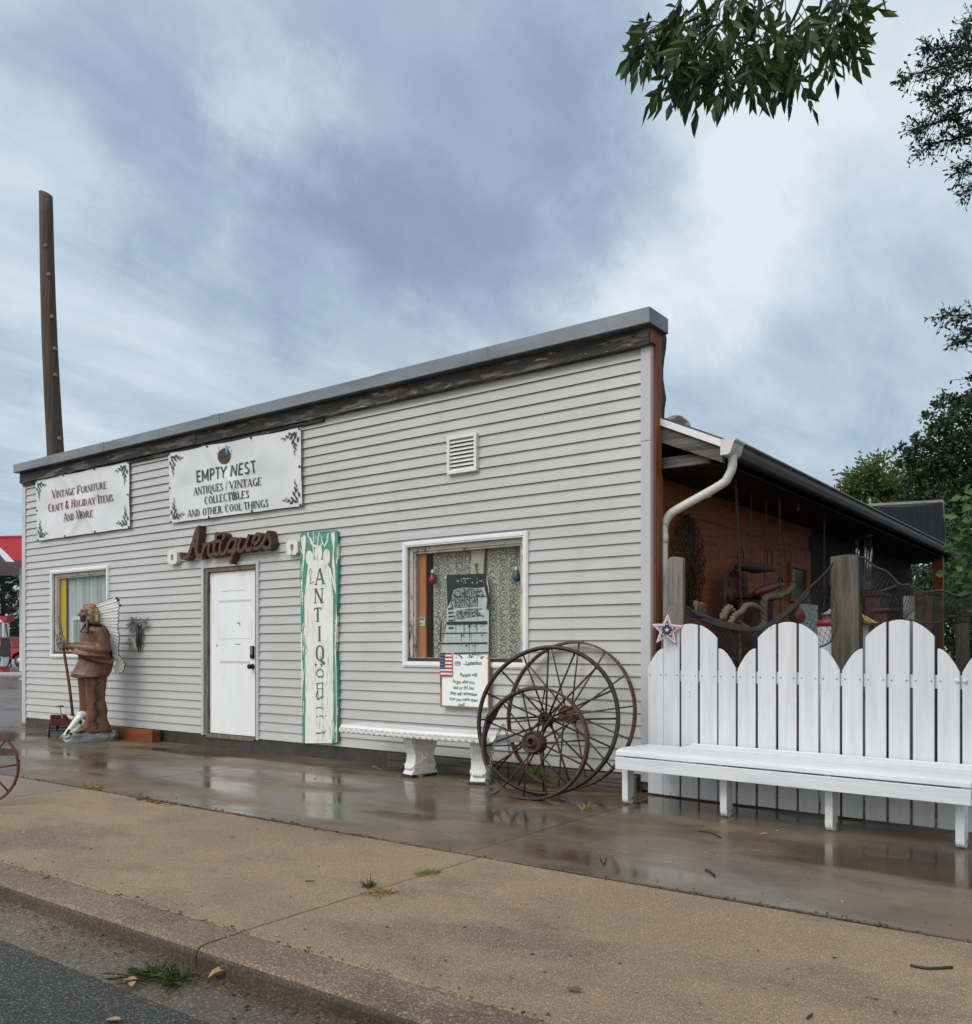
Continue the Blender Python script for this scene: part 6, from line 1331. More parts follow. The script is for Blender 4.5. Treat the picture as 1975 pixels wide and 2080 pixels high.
# thick rope
ROPE = mat('hemp_rope', (.20, .165, .12), (.09, .072, .05), rough=.9, scale=40)
def rope(ctrl, r_, lab, strands=3, pitch=.16):
    pts = curve_pts(ctrl, 10); mb = MB(); L0 = 0; acc = [0]
    for a, b in zip(pts, pts[1:]): acc.append(acc[-1] + (b - a).length)
    # resample
    n = int(acc[-1] / (pitch / 9)) + 2; P_ = []; j = 0
    for i in range(n):
        s = acc[-1] * i / (n - 1)
        while j < len(acc) - 2 and acc[j + 1] < s: j += 1
        t = (s - acc[j]) / max(1e-6, acc[j + 1] - acc[j]); P_.append(pts[j].lerp(pts[j + 1], min(1, t)))
    px = None; F_ = []
    for i, p in enumerate(P_):
        d = (P_[min(n - 1, i + 1)] - P_[max(0, i - 1)]).normalized()
        if px is None: x, y = frame(p, d)
        else:
            x = px - d * px.dot(d); x = x.normalized() if x.length > 1e-6 else frame(p, d)[0]; y = x.cross(d)
        px = x; F_.append((x, y))
    for k_ in range(strands):
        mb.tube([p + F_[i][0] * r_ * .55 * math.cos(2 * math.pi * (k_ / strands + i / 9.)) + F_[i][1] * r_ * .55 * math.sin(2 * math.pi * (k_ / strands + i / 9.)) for i, p in enumerate(P_)], r_ * .56, 6)
    return tag(mb.build('rope', ROPE), lab, 'rope')
rX = -2.86
rp = lambda x, y, X=rX: dpt(x, y, X)
rope([rp(1435, 930), rp(1390, 985), rp(1300, 1035), rp(1200, 1045), rp(1150, 1075), rp(1145, 1180), rp(1145, 1290), rp(1110, 1365), rp(1030, 1390), rp(950, 1360), rp(885, 1310), rp(850, 1240), rp(800, 1160), rp(745, 1220), rp(735, 1280)], .032, 'thick twisted hemp rope looped over the net')
rope([rp(810, 1310, -2.80), rp(850, 1240, -2.80), rp(930, 1190, -2.80), rp(960, 1140, -2.80), rp(1040, 1135, -2.80), rp(1110, 1180, -2.80)], .026, 'shorter loop of hemp rope in front of the red seat')
mb = MB(); c = rp(510, 1180, -3.0); rr = random.Random(2)
for i in range(9): 
    a0 = rr.uniform(0, 6); mb.tube([c + Vector((rr.uniform(-.01, .01), .10 * math.cos(a + a0) * rr.uniform(.9, 1.05), .055 * math.sin(a + a0 * .7) + .01 * math.sin(3 * a))) for a in [2 * math.pi * k_ / 16 for k_ in range(16)]], .014, 6, closed=True)
tag(mb.build('rope_coil', ROPE), 'tangled coil of rope beside the driftwood post', 'rope')
# fishing net in two swags
NETM = mat('net_twine', (.036, .034, .031), (.02, .02, .018), rough=.9, scale=20)
def net(name, top, bot, nu, nv, label, r_=.0020, rope_r=.009, bunch=0.0):
    T_ = curve_pts(top, 12); B_ = curve_pts(bot, 12)
    def at(P_, s):
        f = s * (len(P_) - 1); i = min(int(f), len(P_) - 2); return P_[i].lerp(P_[i + 1], f - i)
    def q(s, t):
        p = at(T_, s).lerp(at(B_, s), t); return p + Vector((.05 * math.sin(s * 17 + t * 5) * t, .05 * math.sin(s * 11 - t * 6) * t, .015 * math.sin(s * 31 + t * 9)))
    o = thing(name, label, 'net', tuple(at(B_, .5)))
    mb = MB()
    for k_ in range(-nv, nu + 1):
        for sgn in (1, -1):
            pts = []
            for j in range(nv + 1):
                i = k_ + j if sgn > 0 else k_ + nv - j
                if 0 <= i <= nu: pts.append(q(i / nu, j / nv))
            if len(pts) > 1: mb.tube(pts, r_, 3, smooth=False)
    mb.build('mesh', NETM, o)
    mb = MB(); mb.tube([q(i / 40, 0) for i in range(41)], rope_r, 6); mb.build('head_rope', NETM, o)
    mb = MB(); mb.tube([q(i / 40, 1) for i in range(41)], rope_r * .6, 6); mb.build('foot_rope', NETM, o)
NY = 6.92
n5 = lambda x, y, Y=NY: PY(*Zp(x, y), Y)
net('fishing_net', [n5(330, 1150, 6.84), n5(450, 1200, 6.86), n5(600, 1270), n5(800, 1320), n5(1000, 1370), n5(1180, 1340), n5(1400, 1180), n5(1600, 980), n5(1840, 700, 7.0)],
    [n5(330, 1500, 6.84), n5(600, 1600), n5(900, 1680), n5(1200, 1640), n5(1500, 1560), n5(1850, 1500, 7.0)], 46, 8, 'dark fishing net swagged between the driftwood post and the brown post')
mb = MB()
for k_ in range(7): mb.tube(curve_pts([n5(330 + rr.uniform(-8, 8), 1150 + 7 * k_, 6.84), n5(600, 1262 + 9 * k_ + rr.uniform(-8, 8)), n5(850, 1325 + 8 * k_), n5(1050, 1365 + 4 * k_), n5(1200, 1320 + 6 * k_), n5(1450, 1130 + 6 * k_), n5(1600, 985 + 5 * k_)], 6), .010, 5)
tag(mb.build('gathered_net', NETM), 'gathered rolls of net along the left swag above the pickets', 'net')
Zr = lambda x, y: (1650 + x * .20243, 1000 + y * .20243)
n6 = lambda x, y, Y=7.1: PY(*Zr(x, y), Y)
net('fishing_net', [n6(480, 660), n6(620, 720), n6(800, 850), n6(960, 940), n6(1150, 985), n6(1400, 1015), n6(1640, 1020), n6(1900, 960)], [n6(480, 1300), n6(800, 1310), n6(1100, 1300), n6(1350, 1290), n6(1640, 1320), n6(1900, 1330)], 46, 9, 'dark fishing net sagging from the brown post to the right edge')
mb = MB(); mb.tube(curve_pts([n6(490, 1000), n6(620, 1005), n6(740, 980), n6(850, 940)], 6), .012, 6); tag(mb.build('rope', NETM), 'thin dark rope strung across the right net', 'rope')
mb = MB(); mb.tube(curve_pts([n6(1370, 1245), n6(1640, 1238), n6(1900, 1230)], 4), .008, 6); tag(mb.build('rope', NETM), 'straight thin line above the distant grey post', 'rope')
# lattice panel, lantern-red float, gulls and other yard things seen through the net
LATW = mat('pale_panel', (.52, .54, .53), (.40, .42, .42), rough=.7, scale=6)
a, b = dpt(1530, 1115, -2.9), dpt(1665, 1340, -2.9)
mb = MB(); mb.box(-2.93, -2.9, a.y, b.y + .08, .0, a.z); tag(mb.build('pale_board', LATW, bevel=.004), 'pale board standing behind the left net', 'board')
fl_ = thing('net_float', 'round red float resting behind the left net', 'float', tuple(dpt(1478, 1240, -2.95)))
mb = MB(); c = dpt(1478, 1238, -2.95); mb.sphere(c, .085, 16, 10); mb.build('ball', mat('float_red', (.30, .03, .02), (.2, .02, .015), rough=.35), fl_)
mb = MB(); mb.tube([c + Vector((0, .088 * math.cos(a_), .088 * math.sin(a_))) for a_ in [2 * math.pi * i / 18 for i in range(18)]], .008, 5, closed=True); mb.build('band', NETM, fl_)
# little lighthouse and white bird house
lh = thing('lighthouse_ornament', 'white garden lighthouse with red band left of the broad brown post', 'ornament', tuple(G(1688, 1600)))
q0 = PY(1689, 1310, 7.25); Xl = Matrix.Translation((q0.x, q0.y, 0)); zt_ = PY(1689, 1247, 7.25).z; zb_ = PY(1689, 1262, 7.25).z
mb = MB(); mb.lathe([(.16, 0), (.155, .05), (.10, zb_ - .05), (.10, zb_ - .04)], 16, Xl); mb.build('tower', mat('lighthouse_white', (.72, .74, .76), (.6, .63, .66), rough=.5), lh)
mb = MB(); mb.lathe([(.105, zb_ - .039), (.105, zb_ + .01)], 16, Xl); mb.build('gallery', RED_, lh)
mb = MB(); mb.lathe([(.07, zb_ + .011), (.07, zb_ + .05), (.085, zb_ + .055), (.05, zt_ + .01), (.01, zt_ + .04)], 14, Xl); mb.build('lantern', mat('lantern_grey', (.5, .5, .5), (.1, .1, .1), rough=.4, scale=30, lo=.45, hi=.55), lh)
yb = thing('birdhouse', 'white birdhouse with a yellow roof right of the broad brown post', 'birdhouse', tuple(G(1748, 1600)))
qa, qb = n6(455, 1530, 7.35), n6(560, 1300, 7.35)
mb = MB(); mb.prism([(qa.x - .05, .85), (qb.x, .85), (qb.x - .06, qb.z), (qa.x - .0, qb.z + .05)], lambda x, z: Vector((x, 7.35, z)), lambda x, z: Vector((x, 7.6, z))); mb.box(qa.x + .02, qa.x + .08, 7.44, 7.5, 0, .849); mb.build('body', _mats['lighthouse_white'], yb, bevel=.004)
mb = MB(); w0, w1 = n6(465, 1235, 7.33), n6(572, 1318, 7.33); mb.bar(Vector((w0.x - .06, 7.47, w0.z + .02)), Vector((w1.x, 7.47, w1.z)), .3, .02); mb.build('roof', mat('birdhouse_yellow', (.55, .40, .03), (.45, .33, .03), rough=.6), yb)
bb = thing('blue_planter', 'hanging blue box behind the top of the broad post', 'planter', tuple(PXX(*Zr(530, 960), -3.05)))
pa, pb = PXX(*Zr(440, 960), -3.05), PXX(*Zr(590, 830), -3.05); mb = MB(); mb.box(-3.25, -3.05, pa.y, pb.y, pa.z, pb.z); mb.build('box', mat('faded_blue', (.04, .09, .11), (.03, .065, .085), rough=.7), bb, bevel=.01)
mb = MB(); mb.tube([(-3.15, pa.y + .1, pb.z), (-3.15, (pa.y + pb.y) / 2, 2.69)], .003, 4); mb.tube([(-3.15, pb.y - .1, pb.z), (-3.15, (pa.y + pb.y) / 2, 2.69)], .003, 4); mb.build('wire', CHM, bb)
wc = thing('wind_chime', 'silver tube wind chime under the dark eave right of the broad post', 'wind chime', tuple(PXX(*Zr(550, 500), -2.95)))
ALU = mat('chime_tube', (.55, .56, .57), (.42, .42, .43), rough=.3, metal=.8); nw = lambda x, y: PXX(*Zr(x, y), -2.95); cc = nw(530, 450)
for x, y0_, y1_ in ((440, 560, 640), (462, 580, 660), (528, 548, 830), (552, 580, 900), (592, 555, 700), (580, 600, 880)):
    mb = MB(); p0_, p1_ = nw(x, y0_), nw(x, y1_); mb.tube([p1_, p0_], .016, 8); mb.build('tube', ALU, wc)
    mb = MB(); mb.tube([p0_, p0_ + Vector((0, 0, .12))], .0025, 4); mb.build('cord', CHM, wc)
mb = MB(); tz = nw(530, 450).z; mb.lathe([(.09, tz), (.09, tz + .02)], 16, Matrix.Translation((cc.x, cc.y, 0))); mb.tube([(cc.x, cc.y, tz + .02), (cc.x, cc.y, 2.70)], .003, 4); mb.build('top_disc', BEAM, wc)
# second pale panel and dark timber stand under the right net
mb = MB(); a, b = n6(915, 1040, 8.6), n6(1030, 1400, 8.6); mb.box(a.x, b.x, 8.6, 8.64, 0, a.z); tag(mb.build('pale_board', mat('dull_panel', (.22, .23, .23), (.17, .18, .18), rough=.7)), 'dull grey board standing behind the right net', 'board')
for i, (x0_, x1_, y_, Y_, lb) in enumerate(((530, 680, 1040, 8.9, 'dark red cupboard behind the right net next to the blue box'), (1040, 1210, 1030, 9.3, 'reddish brown cupboard behind the right net by the grey board'), (620, 760, 1200, 8.1, 'low dark toy house behind the right net'))):
    a, b = n6(x0_, y_, Y_), n6(x1_, y_, Y_); mb = MB(); mb.box(a.x, b.x, Y_, Y_ + .35, 0, a.z); mb.box(a.x - .02, b.x + .02, Y_ - .02, Y_ + .36, a.z + .001, a.z + .03); mb.box((a.x + b.x) / 2 - .006, (a.x + b.x) / 2 + .006, Y_ - .012, Y_ - .001, .05, a.z - .05)
    tag(mb.build('cupboard', mat('dark_red_wood', (.07, .02, .014), (.035, .012, .01)), bevel=.006), lb, 'cupboard')

# ---------------------------------------------------------------- utility pole
POLE = mat('pole_timber', (.10, .072, .055), (.042, .030, .024), rough=.85, scale=3, stretch=(9, 9, .35), bump=.006, wear=((.13, .11, .09), .66, 4, .06, (5, 5, .5)))
pl = thing('utility_pole', 'tall bare timber pole with a slanted cut top behind the shop', 'pole', tuple(DP(116, 1370, 15.4)) [:2] + (0,))
base = DP(131, 1316, 15.4); base.z = 0; ptop = DP(93.5, 392, 15.4)
mb = MB(); n = 18; rows = 26; vs = []; rr = random.Random(6)
for i in range(rows):
    t = i / (rows - 1); c = base.lerp(ptop, t) + Vector((.03 * math.sin(t * 5), .02 * math.sin(t * 7), 0)); r_ = .168 - .060 * t
    for j in range(n):
        a = 2 * math.pi * j / n; v_ = c + Vector((math.cos(a), math.sin(a), 0)) * r_ * (1 + .03 * math.sin(a * 3 + t * 9) + .012 * rr.uniform(-1, 1))
        if i == rows - 1: v_.z += -.035 * (CR.x * math.cos(a) + CR.y * math.sin(a))
        vs.append(v_)
mb.add(vs, [(i * n + j, i * n + (j + 1) % n, (i + 1) * n + (j + 1) % n, (i + 1) * n + j) for i in range(rows - 1) for j in range(n)] + [tuple((rows - 1) * n + j for j in range(n))], 0, True)
mb.build('shaft', POLE, pl)
mb = MB(); out_ = -Vector((base.x, base.y, 0)).normalized(); sd = CR
for i, (t, s) in enumerate(((.985 - .09, -.3), (.84, .0), (.80, -.6), (.76, .2), (.70, .5), (.65, .4), (.57, -.4), (.53, .6), (.49, -.2), (.46, .55), (.42, -.05), (.38, .6), (.30, .5), (.27, .1), (.24, .5), (.21, .65), (.17, .6))):
    c = base.lerp(ptop, t); r_ = .168 - .060 * t; p = c + sd * s * r_ + out_ * r_ * math.sqrt(max(.05, 1 - s * s)) * 1.0
    X = Matrix.Translation(p) @ out_.to_track_quat('Z', 'Y').to_matrix().to_4x4(); mb.lathe([(.036, -.02), (.034, .006), (.02, .014), (.004, .008)], 9, X)
mb.build('knot', mat('pale_knot', (.28, .24, .20), (.12, .10, .08), rough=.9, scale=30), pl)

# ---------------------------------------------------------------- filling station at the left
cn = thing('station_canopy', 'red, white and blue filling station canopy beyond the shop', 'canopy', (-46, 20, 0))
c0 = DP(-260, 1316, 44); c1 = DP(70, 1316, 42.5); dirc = (c1 - c0); dirc.z = 0; dl = dirc.length; dirc.normalize(); cnn = Vector((dirc.y, -dirc.x, 0))
zc1 = CAMZ + (HZ - 1138.5) / FPX * 42.6; zc0 = zc1; zct = CAMZ + (HZ - 1091) / FPX * 42.6
O_ = Vector((c0.x, c0.y, 0)); cpt = lambda s, d, z: O_ + dirc * s - cnn * d + Vector((0, 0, z))
mb = MB(); mb.prism([(0, zc1), (dl, zc1), (dl, zct), (0, zct)], lambda s, z: cpt(s, 0, z), lambda s, z: cpt(s, .12, z)); mb.prism([(0, zc1), (8, zc1), (8, zct), (0, zct)], lambda s, z: cpt(dl - .121, s + .121, z), lambda s, z: cpt(dl, s + .121, z)); mb.prism([(0, zct + .002), (dl + .05, zct + .002), (dl + .05, zct + .08), (0, zct + .08)], lambda s, z: cpt(s, -.05, z), lambda s, z: cpt(s, .1, z))
CRED = mat('canopy_red', (.48, .012, .03), (.44, .012, .026), rough=.35); CBLU = mat('canopy_blue', (.02, .06, .2), (.02, .055, .18), rough=.4); CWHT = mat('canopy_white', (.75, .75, .75), (.7, .7, .7), rough=.4)
mb.build('fascia', CRED, cn)
us = lambda u: (lambda r_: (O_.x * r_.y - O_.y * r_.x) / (dirc.y * r_.x - dirc.x * r_.y))(ray(u, HZ))
mb = MB(); Zl = lambda x, y: (x * .172, 1060 + y * .172)
def cq(x, y, d): s = us(Zl(x, y)[0]); p = cpt(s, 0, 0); t = p.x * CF.x + p.y * CF.y; return cpt(s, d, CAMZ + (HZ - Zl(x, y)[1]) / FPX * t)
mb.face([cq(-200, 180, -.004), cq(-100, 235, -.004), cq(0, 300, -.004), cq(90, 385, -.004), cq(172, 475, -.004), cq(70, 468, -.004), cq(0, 385, -.004), cq(-100, 300, -.004), cq(-200, 245, -.004)], 0)
mb.face([cq(-200, 250, -.004), cq(-100, 305, -.004), cq(0, 390, -.004), cq(66, 467, -.004), cq(-200, 456, -.004)], 1); mb.build('stripe', [CWHT, CBLU], cn)
mb = MB(); mb.prism([(0, 0), (dl - .125, 0), (dl - .125, 7.9), (0, 7.9)], lambda s, d: cpt(s, d + .125, zc1 + .02), lambda s, d: cpt(s, d + .125, zc1 + .14)); mb.build('soffit', mat('soffit_grey', (.55, .54, .52), (.46, .45, .43), rough=.6), cn)
for s in (dl - 3.2, dl - 10):
    mb = MB(); p = cpt(s, 3.5, 0); mb.box(p.x - .15, p.x + .15, p.y - .15, p.y + .15, 0, zc1 + .019); mb.build('column', CWHT, cn)
# fuel pump
fp = DP(-9, 1316, 41); fd = Vector((.72, -.69, 0)).normalized() if False else CR.copy(); fn = -CF
pump = thing('fuel_pump', 'red, white and black fuel pump under the station canopy', 'fuel pump', (fp.x, fp.y, 0))
Pq = lambda a, d, z: Vector((fp.x, fp.y, 0)) + fd * a - fn * d + Vector((0, 0, z))
ppx = lambda v: CAMZ + (HZ - v) / FPX * 41
def pbox(nm, a0, a1, d0, d1, z0, z1, m, b=.01):
    mb = MB(); mb.prism([(a0, z0), (a1, z0), (a1, z1), (a0, z1)], lambda a, z: Pq(a, d0, z), lambda a, z: Pq(a, d1, z)); return mb.build(nm, m, pump, bevel=b)
PB = mat('pump_black', (.02, .02, .022), (.015, .015, .016), rough=.35); PWH = mat('pump_white', (.72, .72, .72), (.66, .66, .66), rough=.35); PRD = mat('pump_red', (.42, .02, .04), (.38, .02, .035), rough=.35); PSC = mat('pump_screen', (.10, .13, .16), (.15, .18, .2), rough=.1)
pbox('plinth', -.5, .34, 0, .6, 0.0, ppx(1354), PRD); lo_ = pbox('lower_panel', -.5, .33, .01, .59, ppx(1354), ppx(1334), PWH); mid_ = pbox('console', -.5, .36, -.02, .61, ppx(1334), ppx(1295), PB); up_ = pbox('display', -.5, .30, .02, .58, ppx(1295), ppx(1264), PSC)
mb = MB(); mb.prism([(-.5, ppx(1264)), (.33, ppx(1264)), (.30, ppx(1259)), (.15, ppx(1253)), (-.1, ppx(1251)), (-.5, ppx(1251))], lambda a, z: Pq(a, -.03, z), lambda a, z: Pq(a, .62, z)); mb.build('crown', PWH, pump)
mb = MB(); mb.prism([(.12, ppx(1253)), (.55, ppx(1250)), (.5, ppx(1262)), (.33, ppx(1263))], lambda a, z: Pq(a, -.034, z), lambda a, z: Pq(a, .62, z)); mb.build('crown_wing', PRD, pump)
for (a0, a1, v0, v1, m) in ((.02, .22, 1313, 1300, PWH), (-.2, .1, 1330, 1321, PWH), (-.12, .0, 1318, 1315, PWH), (.1, .28, 1302, 1297, PRD), (-.3, -.1, 1310, 1304, mat('pump_grey', (.3, .3, .3), (.25, .25, .25), rough=.4)), (-.3, -.02, 1348, 1345, PRD), (-.4, .02, 1341, 1338, PB)): pbox('label_plate', a0, a1, -.03 if v0 < 1334 else 0.0, -.0205 if v0 < 1334 else .0095, ppx(v0), ppx(v1), m, 0)
pbox('frame_strut', .30, .37, .0, .5, ppx(1295), ppx(1264), PWH)
mb = MB(); mb.tube(curve_pts([Pq(.42, .1, ppx(1268)), Pq(.52, .05, ppx(1290)), Pq(.62, .0, ppx(1310)), Pq(.66, .0, ppx(1335)), Pq(.52, .0, ppx(1355)), Pq(.3, -.05, ppx(1358)), Pq(.2, -.06, ppx(1350)), Pq(.28, -.06, ppx(1336))], 6), .03, 8); mb.build('hose', PB, pump)
mb = MB(); mb.bar(Pq(.33, -.06, ppx(1322)), Pq(.40, -.06, ppx(1334)), .1, .1); mb.build('nozzle', PB, pump, bevel=.02)
# pickup and bollard
tk = thing('pickup_truck', 'red pickup truck parked beyond the fuel pump', 'pickup', tuple(DP(30, 1354, 57))[:2] + (0,))
to = DP(26, 1316, 57); to.z = 0; td = (CR * .96 - CF * .28).normalized(); tn = Vector((td.y, -td.x, 0))
Tq = lambda a, d, z: to + td * a + tn * d + Vector((0, 0, z))
TRED = mat('truck_red', (.36, .015, .02), (.30, .013, .018), rough=.25, coat=.5); TGL = mat('truck_glass', (.03, .04, .045), (.05, .06, .07), rough=.08)
mb = MB(); side_ = [(-2.7, .55), (-2.7, 1.05), (-1.4, 1.15), (-1.1, 1.18), (2.6, 1.15), (2.65, .55), (1.9, .5), (1.75, .8), (1.35, .95), (.95, .8), (.8, .5), (-1.1, .5), (-1.25, .8), (-1.65, .95), (-2.05, .8), (-2.2, .5)]
mb.prism(side_, lambda a, z: Tq(a, .95, z), lambda a, z: Tq(a, -.95, z)); mb.build('body', TRED, tk, bevel=.03)
mb = MB(); mb.prism([(-1.3, 1.18), (-.55, 1.85), (.6, 1.88), (.85, 1.18)], lambda a, z: Tq(a, .82, z), lambda a, z: Tq(a, -.82, z)); mb.build('cab', TRED, tk, bevel=.04)
mb = MB()
for s in (.83, -.83): mb.prism([(-1.0, 1.24), (-.48, 1.74), (.02, 1.76), (.02, 1.24)], lambda a, z: Tq(a, s, z), lambda a, z: Tq(a, s * .985, z)); mb.prism([(.1, 1.24), (.1, 1.76), (.5, 1.77), (.68, 1.24)], lambda a, z: Tq(a, s, z), lambda a, z: Tq(a, s * .985, z))
mb.build('window', TGL, tk)
for a in (-1.65, 1.35):
    for s in (.80, -.80):
        X = Matrix.Translation(Tq(a, s, .38)) @ tn.to_track_quat('Z', 'Y').to_matrix().to_4x4(); mb = MB(); mb.lathe([(.2, -.11), (.36, -.12), (.38, -.08), (.38, .08), (.36, .12), (.2, .11)], 18, X); w_ = mb.build('wheel', _mats['tyre_rubber'], tk); mb = MB(); mb.lathe([(.03, -.125), (.2, -.122), (.2, .122), (.03, .125)], 14, X); mb.build('rim', ALU, w_)
mb = MB(); mb.prism([(-2.66, .78), (-2.72, .78), (-2.72, .98), (-2.66, .98)], lambda a, z: Tq(a, .8, z), lambda a, z: Tq(a, .55, z)); mb.build('headlight', CWHT, tk)
bo = DP(51, 1316, 40); mb = MB(); mb.lathe([(.11, 0), (.11, CAMZ + .0 - .06), (.08, CAMZ + .0), (.02, CAMZ + .03)], 14, Matrix.Translation((bo.x, bo.y, 0))); tag(mb.build('bollard', PRD), 'red steel bollard at the corner of the shop by the fuel pump', 'bollard')
mb = MB(); k0, k1 = DP(-300, 1316, 44), DP(80, 1316, 39.5); mb.bar((k0.x, k0.y, .03), (k1.x, k1.y, .03), 1.6, .12); tag(mb.build('pump_island', mat('island_concrete', (.42, .41, .39), (.34, .33, .31), rough=.7), bevel=.02), 'raised pale concrete kerb island carrying the fuel pump', 'island')
for i, (v, v2) in enumerate(((1219, 1224), (1233, 1237), (1203, 1206))):
    mb = MB(); mb.tube([DP(-60, v, 70), DP(20, v + 3, 71), DP(120, v2, 73)], .018, 4); tag(mb.build('power_line', BLACK), ('lowest', 'middle', 'highest')[(1, 0, 2)[i]] + ' of the thin wires strung behind the filling station', 'wire', 'wires behind the filling station')
# ---------------------------------------------------------------- trees and plants
BARK = mat('bark', (.085, .07, .055), (.035, .028, .022), rough=.95, scale=7, stretch=(3, 3, .6), bump=.012)
TWIG = mat('twig_bark', (.035, .032, .030), (.02, .018, .018), rough=.9, scale=12)
ASHL = leaf_mat('ash_leaf', (.075, .115, .024), (.022, .042, .014), .38, 3.5)
ELML = leaf_mat('elm_leaf', (.034, .066, .020), (.016, .034, .012), .28, .8)
DKL = leaf_mat('dark_leaf', (.040, .075, .024), (.016, .036, .014), .22, .6)
YGL = leaf_mat('yellow_leaf', (.17, .20, .035), (.08, .12, .03), .35, .5)
LIL = leaf_mat('broad_leaf', (.10, .19, .045), (.06, .13, .035), .35, 2)
PINE = leaf_mat('pine_needle', (.030, .060, .030), (.014, .030, .018), .12, .4)
rg = np.random.default_rng(12)
# ash tree: stands beside the walk just right of the frame, one limb hangs over the view
ash = thing('ash_tree', 'overhanging ash branch with long pointed leaflets at the top of the sky', 'tree', (1.55, 3.6, 0))
mb = MB(); mb.tube([(1.55, 3.6, -.1), (1.53, 3.6, 1.2), (1.45, 3.6, 2.8), (1.2, 3.65, 4.4), (1.0, 3.8, 6.2)], [.24, .2, .18, .15, .08], 12); mb.build('trunk', BARK, ash)
Z9 = lambda x, y: (1230 + x * .39712, y * .39712)
limb = [Vector((1.3, 3.62, 3.9)), Vector((.6, 3.5, 4.6)), DP(*Z9(1500, -420), 3.9), DP(*Z9(1000, -330), 3.8), DP(*Z9(600, -260), 3.7), DP(*Z9(250, -180), 3.6)]
mb = MB(); mb.tube(curve_pts(limb, 6), [.075 - .0022 * i for i in range(31)], 8)
twigs = [([(700, -270), (600, -60), (480, 80), (330, 170), (200, 230), (110, 260)], 3.60), ([(820, -280), (700, -80), (600, 120), (490, 280), (430, 400), (420, 500)], 3.72), ([(900, -300), (830, -100), (790, 130), (750, 290), (690, 370), (620, 440), (580, 480)], 3.5),
         ([(1000, -330), (960, -80), (920, 120), (880, 260), (830, 350)], 3.85), ([(1400, -380), (1330, -120), (1240, 90), (1170, 220), (1090, 360), (1000, 440), (960, 490)], 3.66), ([(1450, -390), (1420, -150), (1370, 0), (1330, 110), (1280, 200), (1260, 240)], 3.78),
         ([(560, -230), (470, -60), (400, 60), (320, 120), (200, 170)], 3.8), ([(1150, -340), (1100, -100), (1040, 60), (990, 180), (960, 260)], 3.55), ([(420, -200), (350, -60), (310, 40), (290, 90)], 3.55), ([(1250, -350), (1200, -100), (1170, 60), (1130, 150)], 3.9), ([(640, -240), (560, 0), (500, 180), (400, 300), (340, 390)], 3.45), ([(1300, -360), (1270, -80), (1290, 40), (1310, 20)], 3.6), ([(760, -260), (690, 20), (660, 160), (640, 260)], 3.62)]
LP, LD, LS = [], [], []
rr = random.Random(17)
def ash_leaf(p, d, s):
    """a pinnate leaf: rachis with seven leaflets"""
    d = d.normalized(); x, y = frame(p, d); q = math.cos(rr.uniform(0, 6)); sd = (x * q + y * math.sqrt(1 - q * q) * rr.choice((1, -1))); 
    pts = [p + d * s * t + Vector((0, 0, -.35 * s * t * t)) for t in (0, .35, .6, .8, 1)]
    mb.tube(pts, .0022, 3)
    for t, k in ((.42, 1), (.66, 1), (.88, .95)):
        b = p + d * s * t + Vector((0, 0, -.35 * s * t * t))
        for sg_ in (1, -1): LP.append(b); LD.append(d * .75 + sd * sg_ * .8 + Vector((rr.gauss(0, .25), rr.gauss(0, .25), -.32 + rr.gauss(0, .25)))); LS.append(.094 * k * rr.uniform(.6, 1.2))
    LP.append(pts[-1]); LD.append(d + Vector((rr.gauss(0, .1), rr.gauss(0, .1), -.7))); LS.append(.10 * rr.uniform(.8, 1.15))
for ctrl, dep in twigs:
    P_ = [DP(*Z9(710 + (x - 710) * .84, (y if y < 0 else .74 * y if y < 150 else 111 + .56 * (y - 150))), dep + .04 * math.sin(i * 2.2)) for i, (x, y) in enumerate(ctrl)]
    sm = curve_pts(P_, 6); n_ = len(sm); mb.tube(sm, [.007 * (1 - i / n_) + .003 for i in range(n_)], 6)
    for i in range(3, n_):
        tdir = (sm[i] - sm[i - 1]).normalized()
        for _ in range(2):
            if rr.random() < (.29 if i > n_ * .4 else .12):
                side_v = Vector((rr.gauss(0, 1), rr.gauss(0, 1), rr.gauss(-.25, .5))).normalized()
                ash_leaf(sm[i] + (sm[i - 1] - sm[i]) * rr.random(), tdir * .55 + side_v * .8 + Vector((0, 0, -.35)), rr.uniform(.10, .19))
    ash_leaf(sm[-1], (sm[-1] - sm[-2]).normalized() + Vector((0, 0, -.3)), .16); ash_leaf(sm[-1], (sm[-1] - sm[-2]).normalized() + Vector((.3, .2, -.5)), .15)
mb.build('limb', TWIG, ash)
# the rest of the crown overhead, out of the frame
for _ in range(900):
    c = Vector((rr.gauss(1.1, .9), rr.gauss(3.4, .8), rr.gauss(6.6, .7))); LP.append(c); LD.append(Vector((rr.gauss(0, 1), rr.gauss(0, 1), rr.gauss(-.8, .6)))); LS.append(rr.uniform(.07, .11))
leaves('crown', LP, LD, LS, .33, ASHL, ash)

